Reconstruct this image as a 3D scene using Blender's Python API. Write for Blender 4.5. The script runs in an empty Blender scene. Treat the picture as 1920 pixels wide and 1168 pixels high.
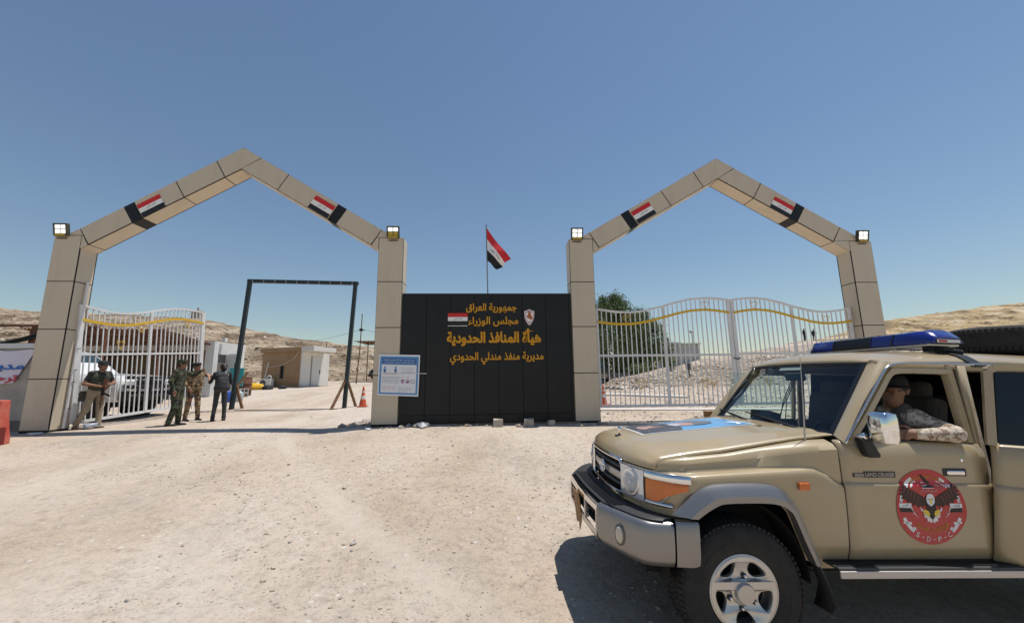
import bpy, bmesh, math, random
import numpy as np
from mathutils import Matrix, Vector
R = math.radians
rng = np.random.default_rng(7)
random.seed(7)
scene = bpy.context.scene
col = scene.collection

# ------------------------------------------------------------------ camera
cam = bpy.data.cameras.new('camera')
cam.sensor_width = 36.0
cam.lens = 14.006
cam.clip_start = 0.05
cam.clip_end = 5000
cam_o = bpy.data.objects.new('camera', cam)
col.objects.link(cam_o)
cam_o.matrix_world = Matrix(((0.99851313, 0.00276223, -0.05444177, -0.390),
                             (-0.0532192, -0.16680237, -0.98455304, -10.538),
                             (-0.01180058, 0.98598648, -0.16640735, 1.105),
                             (0, 0, 0, 1)))
scene.camera = cam_o

# ------------------------------------------------------------------ sky and sun
SUN = Vector((0.28, 0.09, 1.0)).normalized()
world = bpy.data.worlds.new('World')
scene.world = world
world.use_nodes = True
wn = world.node_tree
bgn = wn.nodes['Background']
sky = wn.nodes.new('ShaderNodeTexSky')
sky.sky_type = 'NISHITA'
sky.sun_disc = False
sky.sun_elevation = math.asin(SUN.z)
sky.sun_rotation = math.atan2(SUN.x, SUN.y)
sky.altitude = 3000
sky.air_density = 2.0
sky.dust_density = 0.5
sky.ozone_density = 3.0
wn.links.new(sky.outputs['Color'], bgn.inputs['Color'])
bgn.inputs['Strength'].default_value = 0.09
sl = bpy.data.lights.new('sun', 'SUN')
sl.energy = 4.9
sl.angle = R(0.53)
sl.color = (1.0, 0.955, 0.89)
so = bpy.data.objects.new('sun', sl)
col.objects.link(so)
so.rotation_euler = SUN.to_track_quat('Z', 'Y').to_euler()
so.location = (5, 5, 30)
scene.view_settings.view_transform = 'Standard'
scene.view_settings.look = 'None'
scene.view_settings.exposure = 0.0
scene.view_settings.gamma = 1.0
scene.view_settings.use_curve_mapping = False

# ------------------------------------------------------------------ materials
MATS = {}
def mat(name, c, rough=0.6, metal=0.0, c2=None, scale=6.0, bump=0.0, bscale=None, detail=6.0, spec=None,
        emit=None, trans=0.0, ior=1.45, coat=0.0, alpha=1.0, mix=(0.35, 0.65), stretch=None, c3=None, rvar=0.0, bdist=0.02):
    if name in MATS:
        return MATS[name]
    m = bpy.data.materials.new(name)
    m.use_nodes = True
    nt = m.node_tree
    b = nt.nodes['Principled BSDF']
    b.inputs['Base Color'].default_value = (*c, 1)
    b.inputs['Roughness'].default_value = rough
    b.inputs['Metallic'].default_value = metal
    b.inputs['IOR'].default_value = ior
    b.inputs['Transmission Weight'].default_value = trans
    b.inputs['Coat Weight'].default_value = coat
    b.inputs['Coat Roughness'].default_value = 0.06
    b.inputs['Alpha'].default_value = alpha
    if spec is not None:
        b.inputs['Specular IOR Level'].default_value = spec
    if emit:
        b.inputs['Emission Color'].default_value = (*emit[0], 1)
        b.inputs['Emission Strength'].default_value = emit[1]
    if c2 or bump or rvar:
        tc = nt.nodes.new('ShaderNodeTexCoord')
        src = tc.outputs['Object']
        if stretch:
            mp = nt.nodes.new('ShaderNodeMapping')
            mp.inputs['Scale'].default_value = stretch
            nt.links.new(src, mp.inputs['Vector'])
            src = mp.outputs['Vector']
    if c2 or rvar:
        n = nt.nodes.new('ShaderNodeTexNoise')
        n.inputs['Scale'].default_value = scale
        n.inputs['Detail'].default_value = detail
        n.inputs['Roughness'].default_value = 0.62
        nt.links.new(src, n.inputs['Vector'])
        if c2:
            r = nt.nodes.new('ShaderNodeValToRGB')
            r.color_ramp.elements[0].position = mix[0]
            r.color_ramp.elements[0].color = (*c, 1)
            r.color_ramp.elements[1].position = mix[1]
            r.color_ramp.elements[1].color = (*c2, 1)
            if c3:
                e = r.color_ramp.elements.new(min(0.99, mix[1] + 0.12))
                e.color = (*c3, 1)
            nt.links.new(n.outputs['Fac'], r.inputs['Fac'])
            nt.links.new(r.outputs['Color'], b.inputs['Base Color'])
        if rvar:
            mr = nt.nodes.new('ShaderNodeMapRange')
            mr.inputs['To Min'].default_value = max(0.02, rough - rvar)
            mr.inputs['To Max'].default_value = min(1, rough + rvar)
            nt.links.new(n.outputs['Fac'], mr.inputs['Value'])
            nt.links.new(mr.outputs['Result'], b.inputs['Roughness'])
    if bump:
        n2 = nt.nodes.new('ShaderNodeTexNoise')
        n2.inputs['Scale'].default_value = bscale or scale * 4
        n2.inputs['Detail'].default_value = 8
        nt.links.new(src, n2.inputs['Vector'])
        bp = nt.nodes.new('ShaderNodeBump')
        bp.inputs['Strength'].default_value = bump
        bp.inputs['Distance'].default_value = bdist
        nt.links.new(n2.outputs['Fac'], bp.inputs['Height'])
        nt.links.new(bp.outputs['Normal'], b.inputs['Normal'])
    MATS[name] = m
    return m

def camo(name, cols, scale=9.0):
    """three or four colour camouflage cloth, printed in blotches"""
    if name in MATS:
        return MATS[name]
    m = bpy.data.materials.new(name)
    m.use_nodes = True
    nt = m.node_tree
    b = nt.nodes['Principled BSDF']
    b.inputs['Roughness'].default_value = 0.9
    tc = nt.nodes.new('ShaderNodeTexCoord')
    last = None
    for i, c in enumerate(cols):
        if i == 0:
            rgb = nt.nodes.new('ShaderNodeRGB')
            rgb.outputs[0].default_value = (*c, 1)
            last = rgb.outputs[0]
            continue
        mp = nt.nodes.new('ShaderNodeMapping')
        mp.inputs['Location'].default_value = (3.7 * i, 1.3 * i, 5.1 * i)
        mp.inputs['Scale'].default_value = (1, 1, 1.5)
        n = nt.nodes.new('ShaderNodeTexNoise')
        n.inputs['Scale'].default_value = scale
        n.inputs['Detail'].default_value = 3
        st = nt.nodes.new('ShaderNodeMath')
        st.operation = 'GREATER_THAN'
        st.inputs[1].default_value = 0.53
        mx = nt.nodes.new('ShaderNodeMix')
        mx.data_type = 'RGBA'
        nt.links.new(tc.outputs['Object'], mp.inputs['Vector'])
        nt.links.new(mp.outputs['Vector'], n.inputs['Vector'])
        nt.links.new(n.outputs['Fac'], st.inputs[0])
        nt.links.new(st.outputs[0], mx.inputs[0])
        nt.links.new(last, mx.inputs[6])
        mx.inputs[7].default_value = (*c, 1)
        last = mx.outputs[2]
    nt.links.new(last, b.inputs['Base Color'])
    MATS[name] = m
    return m

# ------------------------------------------------------------------ mesh helpers
def tag(o, label=None, cat=None, group=None, kind=None):
    if label: o['label'] = label
    if cat: o['category'] = cat
    if group: o['group'] = group
    if kind: o['kind'] = kind
    return o

def empty(name, loc=(0, 0, 0), rz=0.0, label=None, cat=None, group=None, mw=None):
    o = bpy.data.objects.new(name, None)
    o.empty_display_size = 0.3
    col.objects.link(o)
    o.matrix_world = mw if mw is not None else Matrix.Translation(loc) @ Matrix.Rotation(rz, 4, 'Z')
    WM[o.name] = o.matrix_world.copy()
    tag(o, label, cat, group)
    return o
WM = {}

def basis(d):
    d = Vector(d).normalized()
    u = Vector((0, 0, 1)) if abs(d.z) < 0.95 else Vector((1, 0, 0))
    a = d.cross(u).normalized()
    return a, a.cross(d).normalized()

class MB:
    def __init__(s):
        s.v = []; s.f = []; s.m = []; s.cm = 0
    def add(s, vs, fs, mi=None):
        o = len(s.v)
        s.v += [tuple(p) for p in vs]
        s.f += [tuple(i + o for i in f) for f in fs]
        s.m += [s.cm if mi is None else mi] * len(fs)
        return s
    def box(s, x0, x1, y0, y1, z0, z1, mi=None):
        return s.add([(x, y, z) for z in (z0, z1) for y in (y0, y1) for x in (x0, x1)],
                     [(0, 2, 3, 1), (4, 5, 7, 6), (0, 1, 5, 4), (2, 6, 7, 3), (0, 4, 6, 2), (1, 3, 7, 5)], mi)
    def obox(s, c, size, rot=None, mi=None):
        M = (rot if rot is not None else Matrix.Identity(3))
        vs = [Vector(c) + M @ Vector((sx * size[0] / 2, sy * size[1] / 2, sz * size[2] / 2)) for sz in (-1, 1) for sy in (-1, 1) for sx in (-1, 1)]
        return s.add(vs, [(0, 2, 3, 1), (4, 5, 7, 6), (0, 1, 5, 4), (2, 6, 7, 3), (0, 4, 6, 2), (1, 3, 7, 5)], mi)
    def bar(s, a, b, w, d=None, side=None, mi=None):
        """rectangular bar from a to b; w across 'side', d the other way"""
        a = Vector(a); b = Vector(b); d = d or w
        t = (b - a).normalized()
        if side is None:
            p, q = basis(t)
        else:
            p = Vector(side); p = (p - t * p.dot(t)).normalized(); q = p.cross(t)
        vs = []
        for e in (a, b):
            for i, j in ((-1, -1), (1, -1), (1, 1), (-1, 1)):
                vs.append(e + p * (i * w / 2) + q * (j * d / 2))
        return s.add(vs, [(3, 2, 1, 0), (4, 5, 6, 7), (0, 1, 5, 4), (1, 2, 6, 5), (2, 3, 7, 6), (3, 0, 4, 7)], mi)
    def tube(s, pts, r, n=8, cap=True, mi=None):
        pts = [Vector(p) for p in pts]
        rr = r if isinstance(r, (list, tuple)) else [r] * len(pts)
        vs = []; fs = []
        up = None
        for i, p in enumerate(pts):
            t = (pts[min(i + 1, len(pts) - 1)] - pts[max(i - 1, 0)])
            if t.length < 1e-9: t = Vector((0, 0, 1))
            t.normalize()
            if up is None:
                a, b = basis(t)
            else:
                a = up - t * up.dot(t)
                if a.length < 1e-6: a, b = basis(t)
                a.normalize(); b = a.cross(t).normalized()
            up = a
            for k in range(n):
                an = 2 * math.pi * k / n
                vs.append(p + (a * math.cos(an) + b * math.sin(an)) * rr[i])
        for i in range(len(pts) - 1):
            for k in range(n):
                k2 = (k + 1) % n
                fs.append((i * n + k, i * n + k2, (i + 1) * n + k2, (i + 1) * n + k))
        if cap:
            fs.append(tuple(range(n - 1, -1, -1)))
            fs.append(tuple(range((len(pts) - 1) * n, len(pts) * n)))
        return s.add(vs, fs, mi)
    def lathe(s, prof, n=24, M=None, mi=None, close=False):
        """prof: list of (r, h) round local z, moved by matrix M"""
        M = M or Matrix.Identity(4)
        vs = []; fs = []
        for r, h in prof:
            for k in range(n):
                an = 2 * math.pi * k / n
                vs.append(M @ Vector((r * math.cos(an), r * math.sin(an), h)))
        for i in range(len(prof) - 1):
            for k in range(n):
                k2 = (k + 1) % n
                fs.append((i * n + k, i * n + k2, (i + 1) * n + k2, (i + 1) * n + k))
        if prof[0][0] > 1e-6 and not close: fs.append(tuple(range(n - 1, -1, -1)))
        if prof[-1][0] > 1e-6 and not close: fs.append(tuple(range((len(prof) - 1) * n, len(prof) * n)))
        return s.add(vs, fs, mi)
    def grid(s, rows, mi=None, wrap=False):
        nr = len(rows); nc = len(rows[0])
        fs = []
        for i in range(nr - 1):
            for j in range(nc - (0 if wrap else 1)):
                j2 = (j + 1) % nc
                fs.append((i * nc + j, i * nc + j2, (i + 1) * nc + j2, (i + 1) * nc + j))
        return s.add([p for r in rows for p in r], fs, mi)
    def prism(s, poly, fn0, fn1, mi=None):
        """poly: 2d points; fn0/fn1 map (u,v) to 3d for the two faces"""
        n = len(poly)
        vs = [fn0(*p) for p in poly] + [fn1(*p) for p in poly]
        fs = [tuple(range(n - 1, -1, -1)), tuple(range(n, 2 * n))] + [(i, (i + 1) % n, n + (i + 1) % n, n + i) for i in range(n)]
        return s.add(vs, fs, mi)
    def build(s, name, mats, parent=None, smooth=False, local=False, bevel=0.0, solid=0.0, sub=0, angle=None, seg=2):
        me = bpy.data.meshes.new(name)
        vs = s.v
        if parent is not None and not local:
            iv = WM[parent.name].inverted()
            vs = [iv @ Vector(p) for p in vs]
        me.from_pydata([tuple(p) for p in vs], [], s.f)
        mats = mats if isinstance(mats, (list, tuple)) else [mats]
        for m in mats: me.materials.append(m)
        if len(mats) > 1:
            me.polygons.foreach_set('material_index', s.m)
        if bevel or solid or angle or True:
            bm = bmesh.new(); bm.from_mesh(me)
            bmesh.ops.recalc_face_normals(bm, faces=bm.faces)
            bm.to_mesh(me); bm.free()
        if smooth:
            me.polygons.foreach_set('use_smooth', [True] * len(me.polygons))
            if angle:
                me.set_sharp_from_angle(angle=R(angle))
        o = bpy.data.objects.new(name, me)
        col.objects.link(o)
        if parent is not None:
            o.parent = parent
            WM[o.name] = WM[parent.name].copy()
        else:
            WM[o.name] = Matrix.Identity(4)
        if solid:
            md = o.modifiers.new('solid', 'SOLIDIFY'); md.thickness = solid; md.offset = 0
        if bevel:
            md = o.modifiers.new('bevel', 'BEVEL'); md.width = bevel; md.segments = seg; md.limit_method = 'ANGLE'; md.angle_limit = R(40)
        if sub:
            md = o.modifiers.new('sub', 'SUBSURF'); md.levels = sub; md.render_levels = sub
        return o

def rot(axis, deg):
    return Matrix.Rotation(R(deg), 3, axis)
def sstep(a, b, x):
    t = min(1, max(0, (x - a) / (b - a))); return t * t * (3 - 2 * t)
def lerp_pts(pts, x):
    """piecewise linear through (x, y) pairs with increasing x"""
    return float(np.interp(x, [p[0] for p in pts], [p[1] for p in pts]))
def smooth_path(pts, n=6):
    """Catmull-Rom through 3d points"""
    P = [Vector(p) for p in pts]
    out = []
    for i in range(len(P) - 1):
        p0 = P[max(i - 1, 0)]; p1 = P[i]; p2 = P[i + 1]; p3 = P[min(i + 2, len(P) - 1)]
        for k in range(n):
            t = k / n
            out.append(0.5 * ((2 * p1) + (p2 - p0) * t + (2 * p0 - 5 * p1 + 4 * p2 - p3) * t * t + (3 * p1 - p0 - 3 * p2 + p3) * t ** 3))
    out.append(P[-1])
    return out

# ------------------------------------------------------------------ lettering
FORMS = {'ا': (0xFE8D, 0xFE8E), 'أ': (0xFE83, 0xFE84), 'إ': (0xFE87, 0xFE88), 'آ': (0xFE81, 0xFE82), 'ب': 0xFE8F, 'ة': (0xFE93, 0xFE94), 'ت': 0xFE95, 'ث': 0xFE99,
         'ج': 0xFE9D, 'ح': 0xFEA1, 'خ': 0xFEA5, 'د': (0xFEA9, 0xFEAA), 'ذ': (0xFEAB, 0xFEAC), 'ر': (0xFEAD, 0xFEAE), 'ز': (0xFEAF, 0xFEB0),
         'س': 0xFEB1, 'ش': 0xFEB5, 'ص': 0xFEB9, 'ض': 0xFEBD, 'ط': 0xFEC1, 'ظ': 0xFEC5, 'ع': 0xFEC9, 'غ': 0xFECD, 'ف': 0xFED1, 'ق': 0xFED5, 'ك': 0xFED9,
         'ل': 0xFEDD, 'م': 0xFEE1, 'ن': 0xFEE5, 'ه': 0xFEE9, 'و': (0xFEED, 0xFEEE), 'ى': (0xFEEF, 0xFEF0), 'ي': 0xFEF1, 'ء': (0xFE80, 0xFE80), 'ئ': 0xFE89,
         'لا': (0xFEFB, 0xFEFC)}
def arabic(s):
    """right-to-left text as joined presentation forms in left-to-right order"""
    out = []
    for w in s.split(' '):
        L = []; i = 0
        while i < len(w):
            if w[i:i + 2] == 'لا': L.append('لا'); i += 2
            else: L.append(w[i]); i += 1
        g = []
        for k, c in enumerate(L):
            f = FORMS[c]
            prev = k > 0 and isinstance(FORMS[L[k - 1]], int) and c != 'ء'
            nxt = k < len(L) - 1 and L[k + 1] != 'ء'
            if isinstance(f, tuple): g.append(chr(f[1] if prev else f[0]))
            else: g.append(chr(f + (3 if prev and nxt else 1 if prev else 2 if nxt else 0)))
        out.append(''.join(reversed(g)))
    return ' '.join(reversed(out))

def text_mesh(s, bold=0.0, extrude=0.0, res=3):
    """outline mesh of a line of text, fitted to the unit box: width 1, height relative"""
    c = bpy.data.curves.new('lettering', 'FONT')
    c.body = s; c.size = 1.0; c.resolution_u = res
    c.extrude = extrude; c.bevel_depth = bold; c.bevel_resolution = 0
    if not extrude and not bold: c.fill_mode = 'FRONT'
    o = bpy.data.objects.new('lettering', c)
    col.objects.link(o)
    dg = bpy.context.evaluated_depsgraph_get()
    me = bpy.data.meshes.new_from_object(o.evaluated_get(dg))
    vs = np.array([v.co[:] for v in me.vertices]).reshape(-1, 3)
    fs = [tuple(p.vertices) for p in me.polygons]
    bpy.data.objects.remove(o); bpy.data.curves.remove(c); bpy.data.meshes.remove(me)
    return vs, fs

def put_text(mb, s, fn, x0, x1, z0=None, zc=None, height=None, bold=0.0, ex=0.0, mi=None, res=3):
    """text stretched between x0 and x1 (x0<x1 in reading plane, left to right); fn(u,v,w)->3d; height None keeps proportion"""
    vs, fs = text_mesh(s, bold, ex, res)
    lo = vs.min(0); hi = vs.max(0)
    k = (x1 - x0) / (hi[0] - lo[0])
    kv = k if height is None else height / (hi[1] - lo[1])
    mid = zc if zc is not None else z0 + (hi[1] - lo[1]) * kv / 2
    out = []
    for p in vs:
        u = x0 + (p[0] - lo[0]) * k
        v = mid + (p[1] - (lo[1] + hi[1]) / 2) * kv
        out.append(fn(u, v, p[2] * k))
    mb.add(out, fs, mi)

def plate_mesh(outer, holes=(), ex=0.01, bev=0.0):
    """flat plate with holes: outlines in 2d, returned as mesh in xy with thickness along z"""
    c = bpy.data.curves.new('plate', 'CURVE')
    c.dimensions = '2D'; c.fill_mode = 'BOTH'; c.extrude = ex; c.bevel_depth = bev; c.bevel_resolution = 1
    for poly in [outer] + list(holes):
        sp = c.splines.new('POLY')
        sp.points.add(len(poly) - 1)
        for i, p in enumerate(poly): sp.points[i].co = (p[0], p[1], 0, 1)
        sp.use_cyclic_u = True
    o = bpy.data.objects.new('plate', c)
    col.objects.link(o)
    dg = bpy.context.evaluated_depsgraph_get()
    me = bpy.data.meshes.new_from_object(o.evaluated_get(dg))
    vs = [tuple(v.co) for v in me.vertices]; fs = [tuple(p.vertices) for p in me.polygons]
    bpy.data.objects.remove(o); bpy.data.curves.remove(c); bpy.data.meshes.remove(me)
    return vs, fs

# ------------------------------------------------------------------ numpy bulk meshes
ICO_V = None
def ico():
    global ICO_V, ICO_F
    if ICO_V is None:
        t = (1 + 5 ** .5) / 2
        v = np.array([(-1, t, 0), (1, t, 0), (-1, -t, 0), (1, -t, 0), (0, -1, t), (0, 1, t), (0, -1, -t), (0, 1, -t), (t, 0, -1), (t, 0, 1), (-t, 0, -1), (-t, 0, 1)], float)
        ICO_V = v / np.linalg.norm(v[0])
        ICO_F = np.array([(0, 11, 5), (0, 5, 1), (0, 1, 7), (0, 7, 10), (0, 10, 11), (1, 5, 9), (5, 11, 4), (11, 10, 2), (10, 7, 6), (7, 1, 8),
                          (3, 9, 4), (3, 4, 2), (3, 2, 6), (3, 6, 8), (3, 8, 9), (4, 9, 5), (2, 4, 11), (6, 2, 10), (8, 6, 7), (9, 8, 1)])
    return ICO_V, ICO_F
def np_mesh(name, verts, faces, mats, parent=None, smooth=False, mi=None):
    me = bpy.data.meshes.new(name)
    nv = len(verts); nf = len(faces); k = faces.shape[1]
    me.vertices.add(nv); me.vertices.foreach_set('co', np.ascontiguousarray(verts, dtype=np.float32).ravel())
    me.loops.add(nf * k); me.loops.foreach_set('vertex_index', np.ascontiguousarray(faces, dtype=np.int32).ravel())
    me.polygons.add(nf)
    me.polygons.foreach_set('loop_start', np.arange(0, nf * k, k, dtype=np.int32))
    for m in (mats if isinstance(mats, (list, tuple)) else [mats]): me.materials.append(m)
    if mi is not None: me.polygons.foreach_set('material_index', np.ascontiguousarray(mi, dtype=np.int32))
    me.polygons.foreach_set('use_smooth', np.full(nf, smooth))
    me.update(calc_edges=True); me.validate()
    o = bpy.data.objects.new(name, me)
    col.objects.link(o)
    if parent is not None: o.parent = parent
    WM[o.name] = Matrix.Identity(4)
    return o
def rocks(name, P, S, mats, flat=0.65, parent=None, mi=None, jit=0.28):
    """one angular stone at every point P with size S"""
    V, F = ico(); n = len(P)
    J = 1 + rng.uniform(-jit, jit, (n, 12, 1))
    sc = rng.uniform(0.6, 1.25, (n, 1, 3)); sc[:, :, 2] *= flat
    W = V[None] * J * sc * S[:, None, None]
    a = rng.uniform(0, 6.283, n); c, s = np.cos(a), np.sin(a)
    tl = rng.uniform(-.5, .5, n); ct, st = np.cos(tl), np.sin(tl)
    x = W[..., 0]; y = W[..., 1] * ct[:, None] - W[..., 2] * st[:, None]; z = W[..., 1] * st[:, None] + W[..., 2] * ct[:, None]
    X = x * c[:, None] - y * s[:, None]; Y = x * s[:, None] + y * c[:, None]
    W = np.stack([X, Y, z], -1) + P[:, None, :]
    Fa = (F[None] + (np.arange(n) * 12)[:, None, None]).reshape(-1, 3)
    m = None if mi is None else np.repeat(mi, 20)
    return np_mesh(name, W.reshape(-1, 3), Fa, mats, parent, False, m)

def vnoise(x, y, seed=0):
    """smooth value noise on arrays"""
    xi = np.floor(x).astype(int); yi = np.floor(y).astype(int)
    fx = x - xi; fy = y - yi
    fx = fx * fx * (3 - 2 * fx); fy = fy * fy * (3 - 2 * fy)
    def h(a, b):
        n = (a * 374761393 + b * 668265263 + seed * 982451653) & 0x7fffffff
        n = ((n ^ (n >> 13)) * 1274126177) & 0x7fffffff
        return ((n ^ (n >> 16)) & 0xffff) / 65535.0
    return (h(xi, yi) * (1 - fx) + h(xi + 1, yi) * fx) * (1 - fy) + (h(xi, yi + 1) * (1 - fx) + h(xi + 1, yi + 1) * fx) * fy
def fbm(x, y, oct=4, seed=0):
    v = 0; a = 1; t = 0
    for i in range(oct):
        v = v + a * vnoise(x * 2 ** i, y * 2 ** i, seed + i); t += a; a *= .5
    return v / t - .5
# ------------------------------------------------------------------ ground
GY = [(-200, -2.5), (-40, -1.4), (-14, -.75), (-10.5, -.64), (-7, -.585), (-4.5, -.37), (-2.5, -.18), (-1, -.085), (0, -.035), (2, -.02), (5, .10), (9.5, .45), (18, .70), (27, 1.0), (60, 1.6), (400, 3), (3000, 3)]
def gz(x, y):
    x = np.asarray(x, float); y = np.asarray(y, float)
    z = np.interp(y, [p[0] for p in GY], [p[1] for p in GY])
    # smooth the kinks a little
    z = (z + np.interp(y - .8, [p[0] for p in GY], [p[1] for p in GY]) + np.interp(y + .8, [p[0] for p in GY], [p[1] for p in GY])) / 3
    w = np.clip((-y - 1.5) / 3.5, 0, 1) * np.clip((y + 30) / 15, 0, 1)
    z = z - 0.033 * np.clip(x - 1.15, -5, 5) * w
    # shallow dip beside the second pillar, and wheel ruts through the left gateway
    z = z - 0.06 * np.exp(-((x + 4.3) / 1.1) ** 2 - ((y + .5) / .9) ** 2)
    z = z + 0.05 * np.exp(-((x + 8.5) / 2.2) ** 2 - ((y + .2) / 1.6) ** 2)
    near = np.exp(-(np.abs(x) / 60) ** 2)
    z = z + .05 * fbm(x * .35 + 11, y * .35 + 5, 3, 3) * near + .022 * fbm(x * 1.6, y * 1.6, 3, 9) * near
    under_car = np.exp(-((x - 2.3) / 2.6) ** 2 - ((y + 7) / 1.6) ** 2)
    return z - .03 * fbm(x * .35 + 11, y * .35 + 5, 3, 3) * under_car
def gzf(x, y):
    return float(gz(x, y))

def axis(lo, hi, segs):
    out = [lo]
    for a, b, st in segs:
        n = max(1, int(round((b - a) / st)))
        out += list(np.linspace(a, b, n + 1)[(0 if not len(out) or out[-1] != a else 1):])
    if out[-1] != hi: out.append(hi)
    return np.array(sorted(set(np.round(out, 4))))
gx = axis(-2500, 2500, [(-2500, -400, 300), (-400, -60, 30), (-60, -16, 2.0), (-16, 9, .11), (9, 30, .6), (30, 100, 4), (100, 400, 30), (400, 2500, 300)])
gy = axis(-300, 3000, [(-300, -30, 25), (-30, -11, 1.0), (-11, 3, .11), (3, 12, .25), (12, 30, .6), (30, 100, 5), (100, 400, 40), (400, 3000, 400)])
GX, GYm = np.meshgrid(gx, gy)
V = np.stack([GX, GYm, gz(GX, GYm)], -1).reshape(-1, 3)
nx = len(gx); ny = len(gy)
ii = (np.arange(ny - 1)[:, None] * nx + np.arange(nx - 1)[None]).ravel()
F = np.stack([ii, ii + 1, ii + nx + 1, ii + nx], -1)

gm = bpy.data.materials.new('dusty_gravel')
gm.use_nodes = True
nt = gm.node_tree
b = nt.nodes['Principled BSDF']
b.inputs['Roughness'].default_value = 0.95
b.inputs['Specular IOR Level'].default_value = 0.2
tc = nt.nodes.new('ShaderNodeTexCoord')
def tex(scale, detail=6, rough=.6, stretch=None, seed=0.0):
    mp = nt.nodes.new('ShaderNodeMapping')
    mp.inputs['Location'].default_value = (seed, seed * .7, seed * .3)
    if stretch: mp.inputs['Scale'].default_value = stretch; mp.inputs['Rotation'].default_value = (0, 0, R(28))
    nt.links.new(tc.outputs['Object'], mp.inputs['Vector'])
    n = nt.nodes.new('ShaderNodeTexNoise')
    n.inputs['Scale'].default_value = scale; n.inputs['Detail'].default_value = detail; n.inputs['Roughness'].default_value = rough
    nt.links.new(mp.outputs['Vector'], n.inputs['Vector'])
    return n.outputs['Fac']
def ramp(src, p):
    r = nt.nodes.new('ShaderNodeValToRGB')
    e = r.color_ramp.elements
    while len(e) < len(p): e.new(.5)
    for i, (pos, c) in enumerate(p):
        e[i].position = pos; e[i].color = (*c, 1)
    nt.links.new(src, r.inputs['Fac'])
    return r.outputs['Color']
def mixc(f, a, c, mode='MIX'):
    m = nt.nodes.new('ShaderNodeMix'); m.data_type = 'RGBA'; m.blend_type = mode
    for sock, v in ((0, f), (6, a), (7, c)):
        if isinstance(v, (int, float)): m.inputs[sock].default_value = v
        elif isinstance(v, tuple): m.inputs[sock].default_value = (*v, 1)
        else: nt.links.new(v, m.inputs[sock])
    return m.outputs[2]
base = ramp(tex(.38, 6, .6), [(.30, (.36, .285, .215)), (.48, (.46, .375, .295)), (.68, (.55, .47, .39))])
base = mixc(ramp(tex(.34, 5, .55, (1, .22, 1), 5.0), [(.44, (0, 0, 0)), (.60, (.75, .75, .75))]), base, (.54, .485, .425))
base = mixc(ramp(tex(.9, 6, .7, (1, .35, 1), 15.0), [(.53, (0, 0, 0)), (.66, (.55, .55, .55))]), base, (.33, .29, .25))
base = mixc(ramp(tex(3.2, 6, .7, None, 2.0), [(.40, (.0, .0, .0)), (.72, (.7, .7, .7))]), base, (.50, .40, .31))
grit = ramp(tex(38, 3, .7, None, 7.0), [(.30, (.55, .55, .56)), (.46, (1, 1, 1)), (.62, (1, 1, 1)), (.78, (1.25, 1.22, 1.18))])
base = mixc(.85, base, grit, 'MULTIPLY')
gritty = ramp(tex(9, 5, .75, None, 9.0), [(.34, (.72, .71, .70)), (.52, (1, 1, 1)), (.8, (1.1, 1.09, 1.08))])
base = mixc(.8, base, gritty, 'MULTIPLY')
vor = nt.nodes.new('ShaderNodeTexVoronoi')
vor.inputs['Scale'].default_value = 13
nt.links.new(tc.outputs['Object'], vor.inputs['Vector'])
sep = nt.nodes.new('ShaderNodeSeparateColor')
nt.links.new(vor.outputs['Color'], sep.inputs['Color'])
peb = nt.nodes.new('ShaderNodeMath'); peb.operation = 'LESS_THAN'
rad = nt.nodes.new('ShaderNodeMapRange')
rad.inputs['From Min'].default_value = .55; rad.inputs['From Max'].default_value = 1.0
rad.inputs['To Min'].default_value = 0.0; rad.inputs['To Max'].default_value = .30
nt.links.new(sep.outputs[0], rad.inputs['Value'])
nt.links.new(vor.outputs['Distance'], peb.inputs[0]); nt.links.new(rad.outputs['Result'], peb.inputs[1])
pc = ramp(sep.outputs[1], [(0, (.30, .27, .24)), (.5, (.50, .44, .38)), (1, (.60, .56, .51))])
base = mixc(peb.outputs[0], base, pc)
att = nt.nodes.new('ShaderNodeAttribute'); att.attribute_name = 'track'
tmul = nt.nodes.new('ShaderNodeMath'); tmul.operation = 'MULTIPLY'; tmul.inputs[1].default_value = .6
nt.links.new(att.outputs['Fac'], tmul.inputs[0])
base = mixc(tmul.outputs[0], base, (.545, .475, .40))
nt.links.new(base, b.inputs['Base Color'])
hsum = nt.nodes.new('ShaderNodeMath'); hsum.operation = 'ADD'
nt.links.new(tex(30, 8, .75, None, 7.0), hsum.inputs[0])
pm = nt.nodes.new('ShaderNodeMath'); pm.operation = 'MULTIPLY'; pm.inputs[1].default_value = .5
nt.links.new(peb.outputs[0], pm.inputs[0]); nt.links.new(pm.outputs[0], hsum.inputs[1])
bp = nt.nodes.new('ShaderNodeBump'); bp.inputs['Strength'].default_value = .75; bp.inputs['Distance'].default_value = .02
nt.links.new(hsum.outputs[0], bp.inputs['Height']); nt.links.new(bp.outputs['Normal'], b.inputs['Normal'])
ground = np_mesh('ground', V, F, gm, None, True)
def track(x, y):
    # two worn pairs of wheel lanes leading out of the open gateway
    t = np.zeros_like(np.asarray(x, float))
    for x0, c in ((-7.5, .034), (-6.9, .012)):
        xc = x0 + c * (np.minimum(y, 6) - 6) ** 2
        for o in (-.78, .78):
            t = np.maximum(t, np.exp(-((x - xc - o * (1 + .02 * np.abs(y))) / .26) ** 2))
    return t * np.clip(.55 + 1.6 * fbm(np.asarray(x) * .5, np.asarray(y) * .5, 3, 41), 0, 1)
at = ground.data.attributes.new('track', 'FLOAT', 'POINT')
at.data.foreach_set('value', track(V[:, 0], V[:, 1]).astype(np.float32))
tag(ground, kind='structure')

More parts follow.
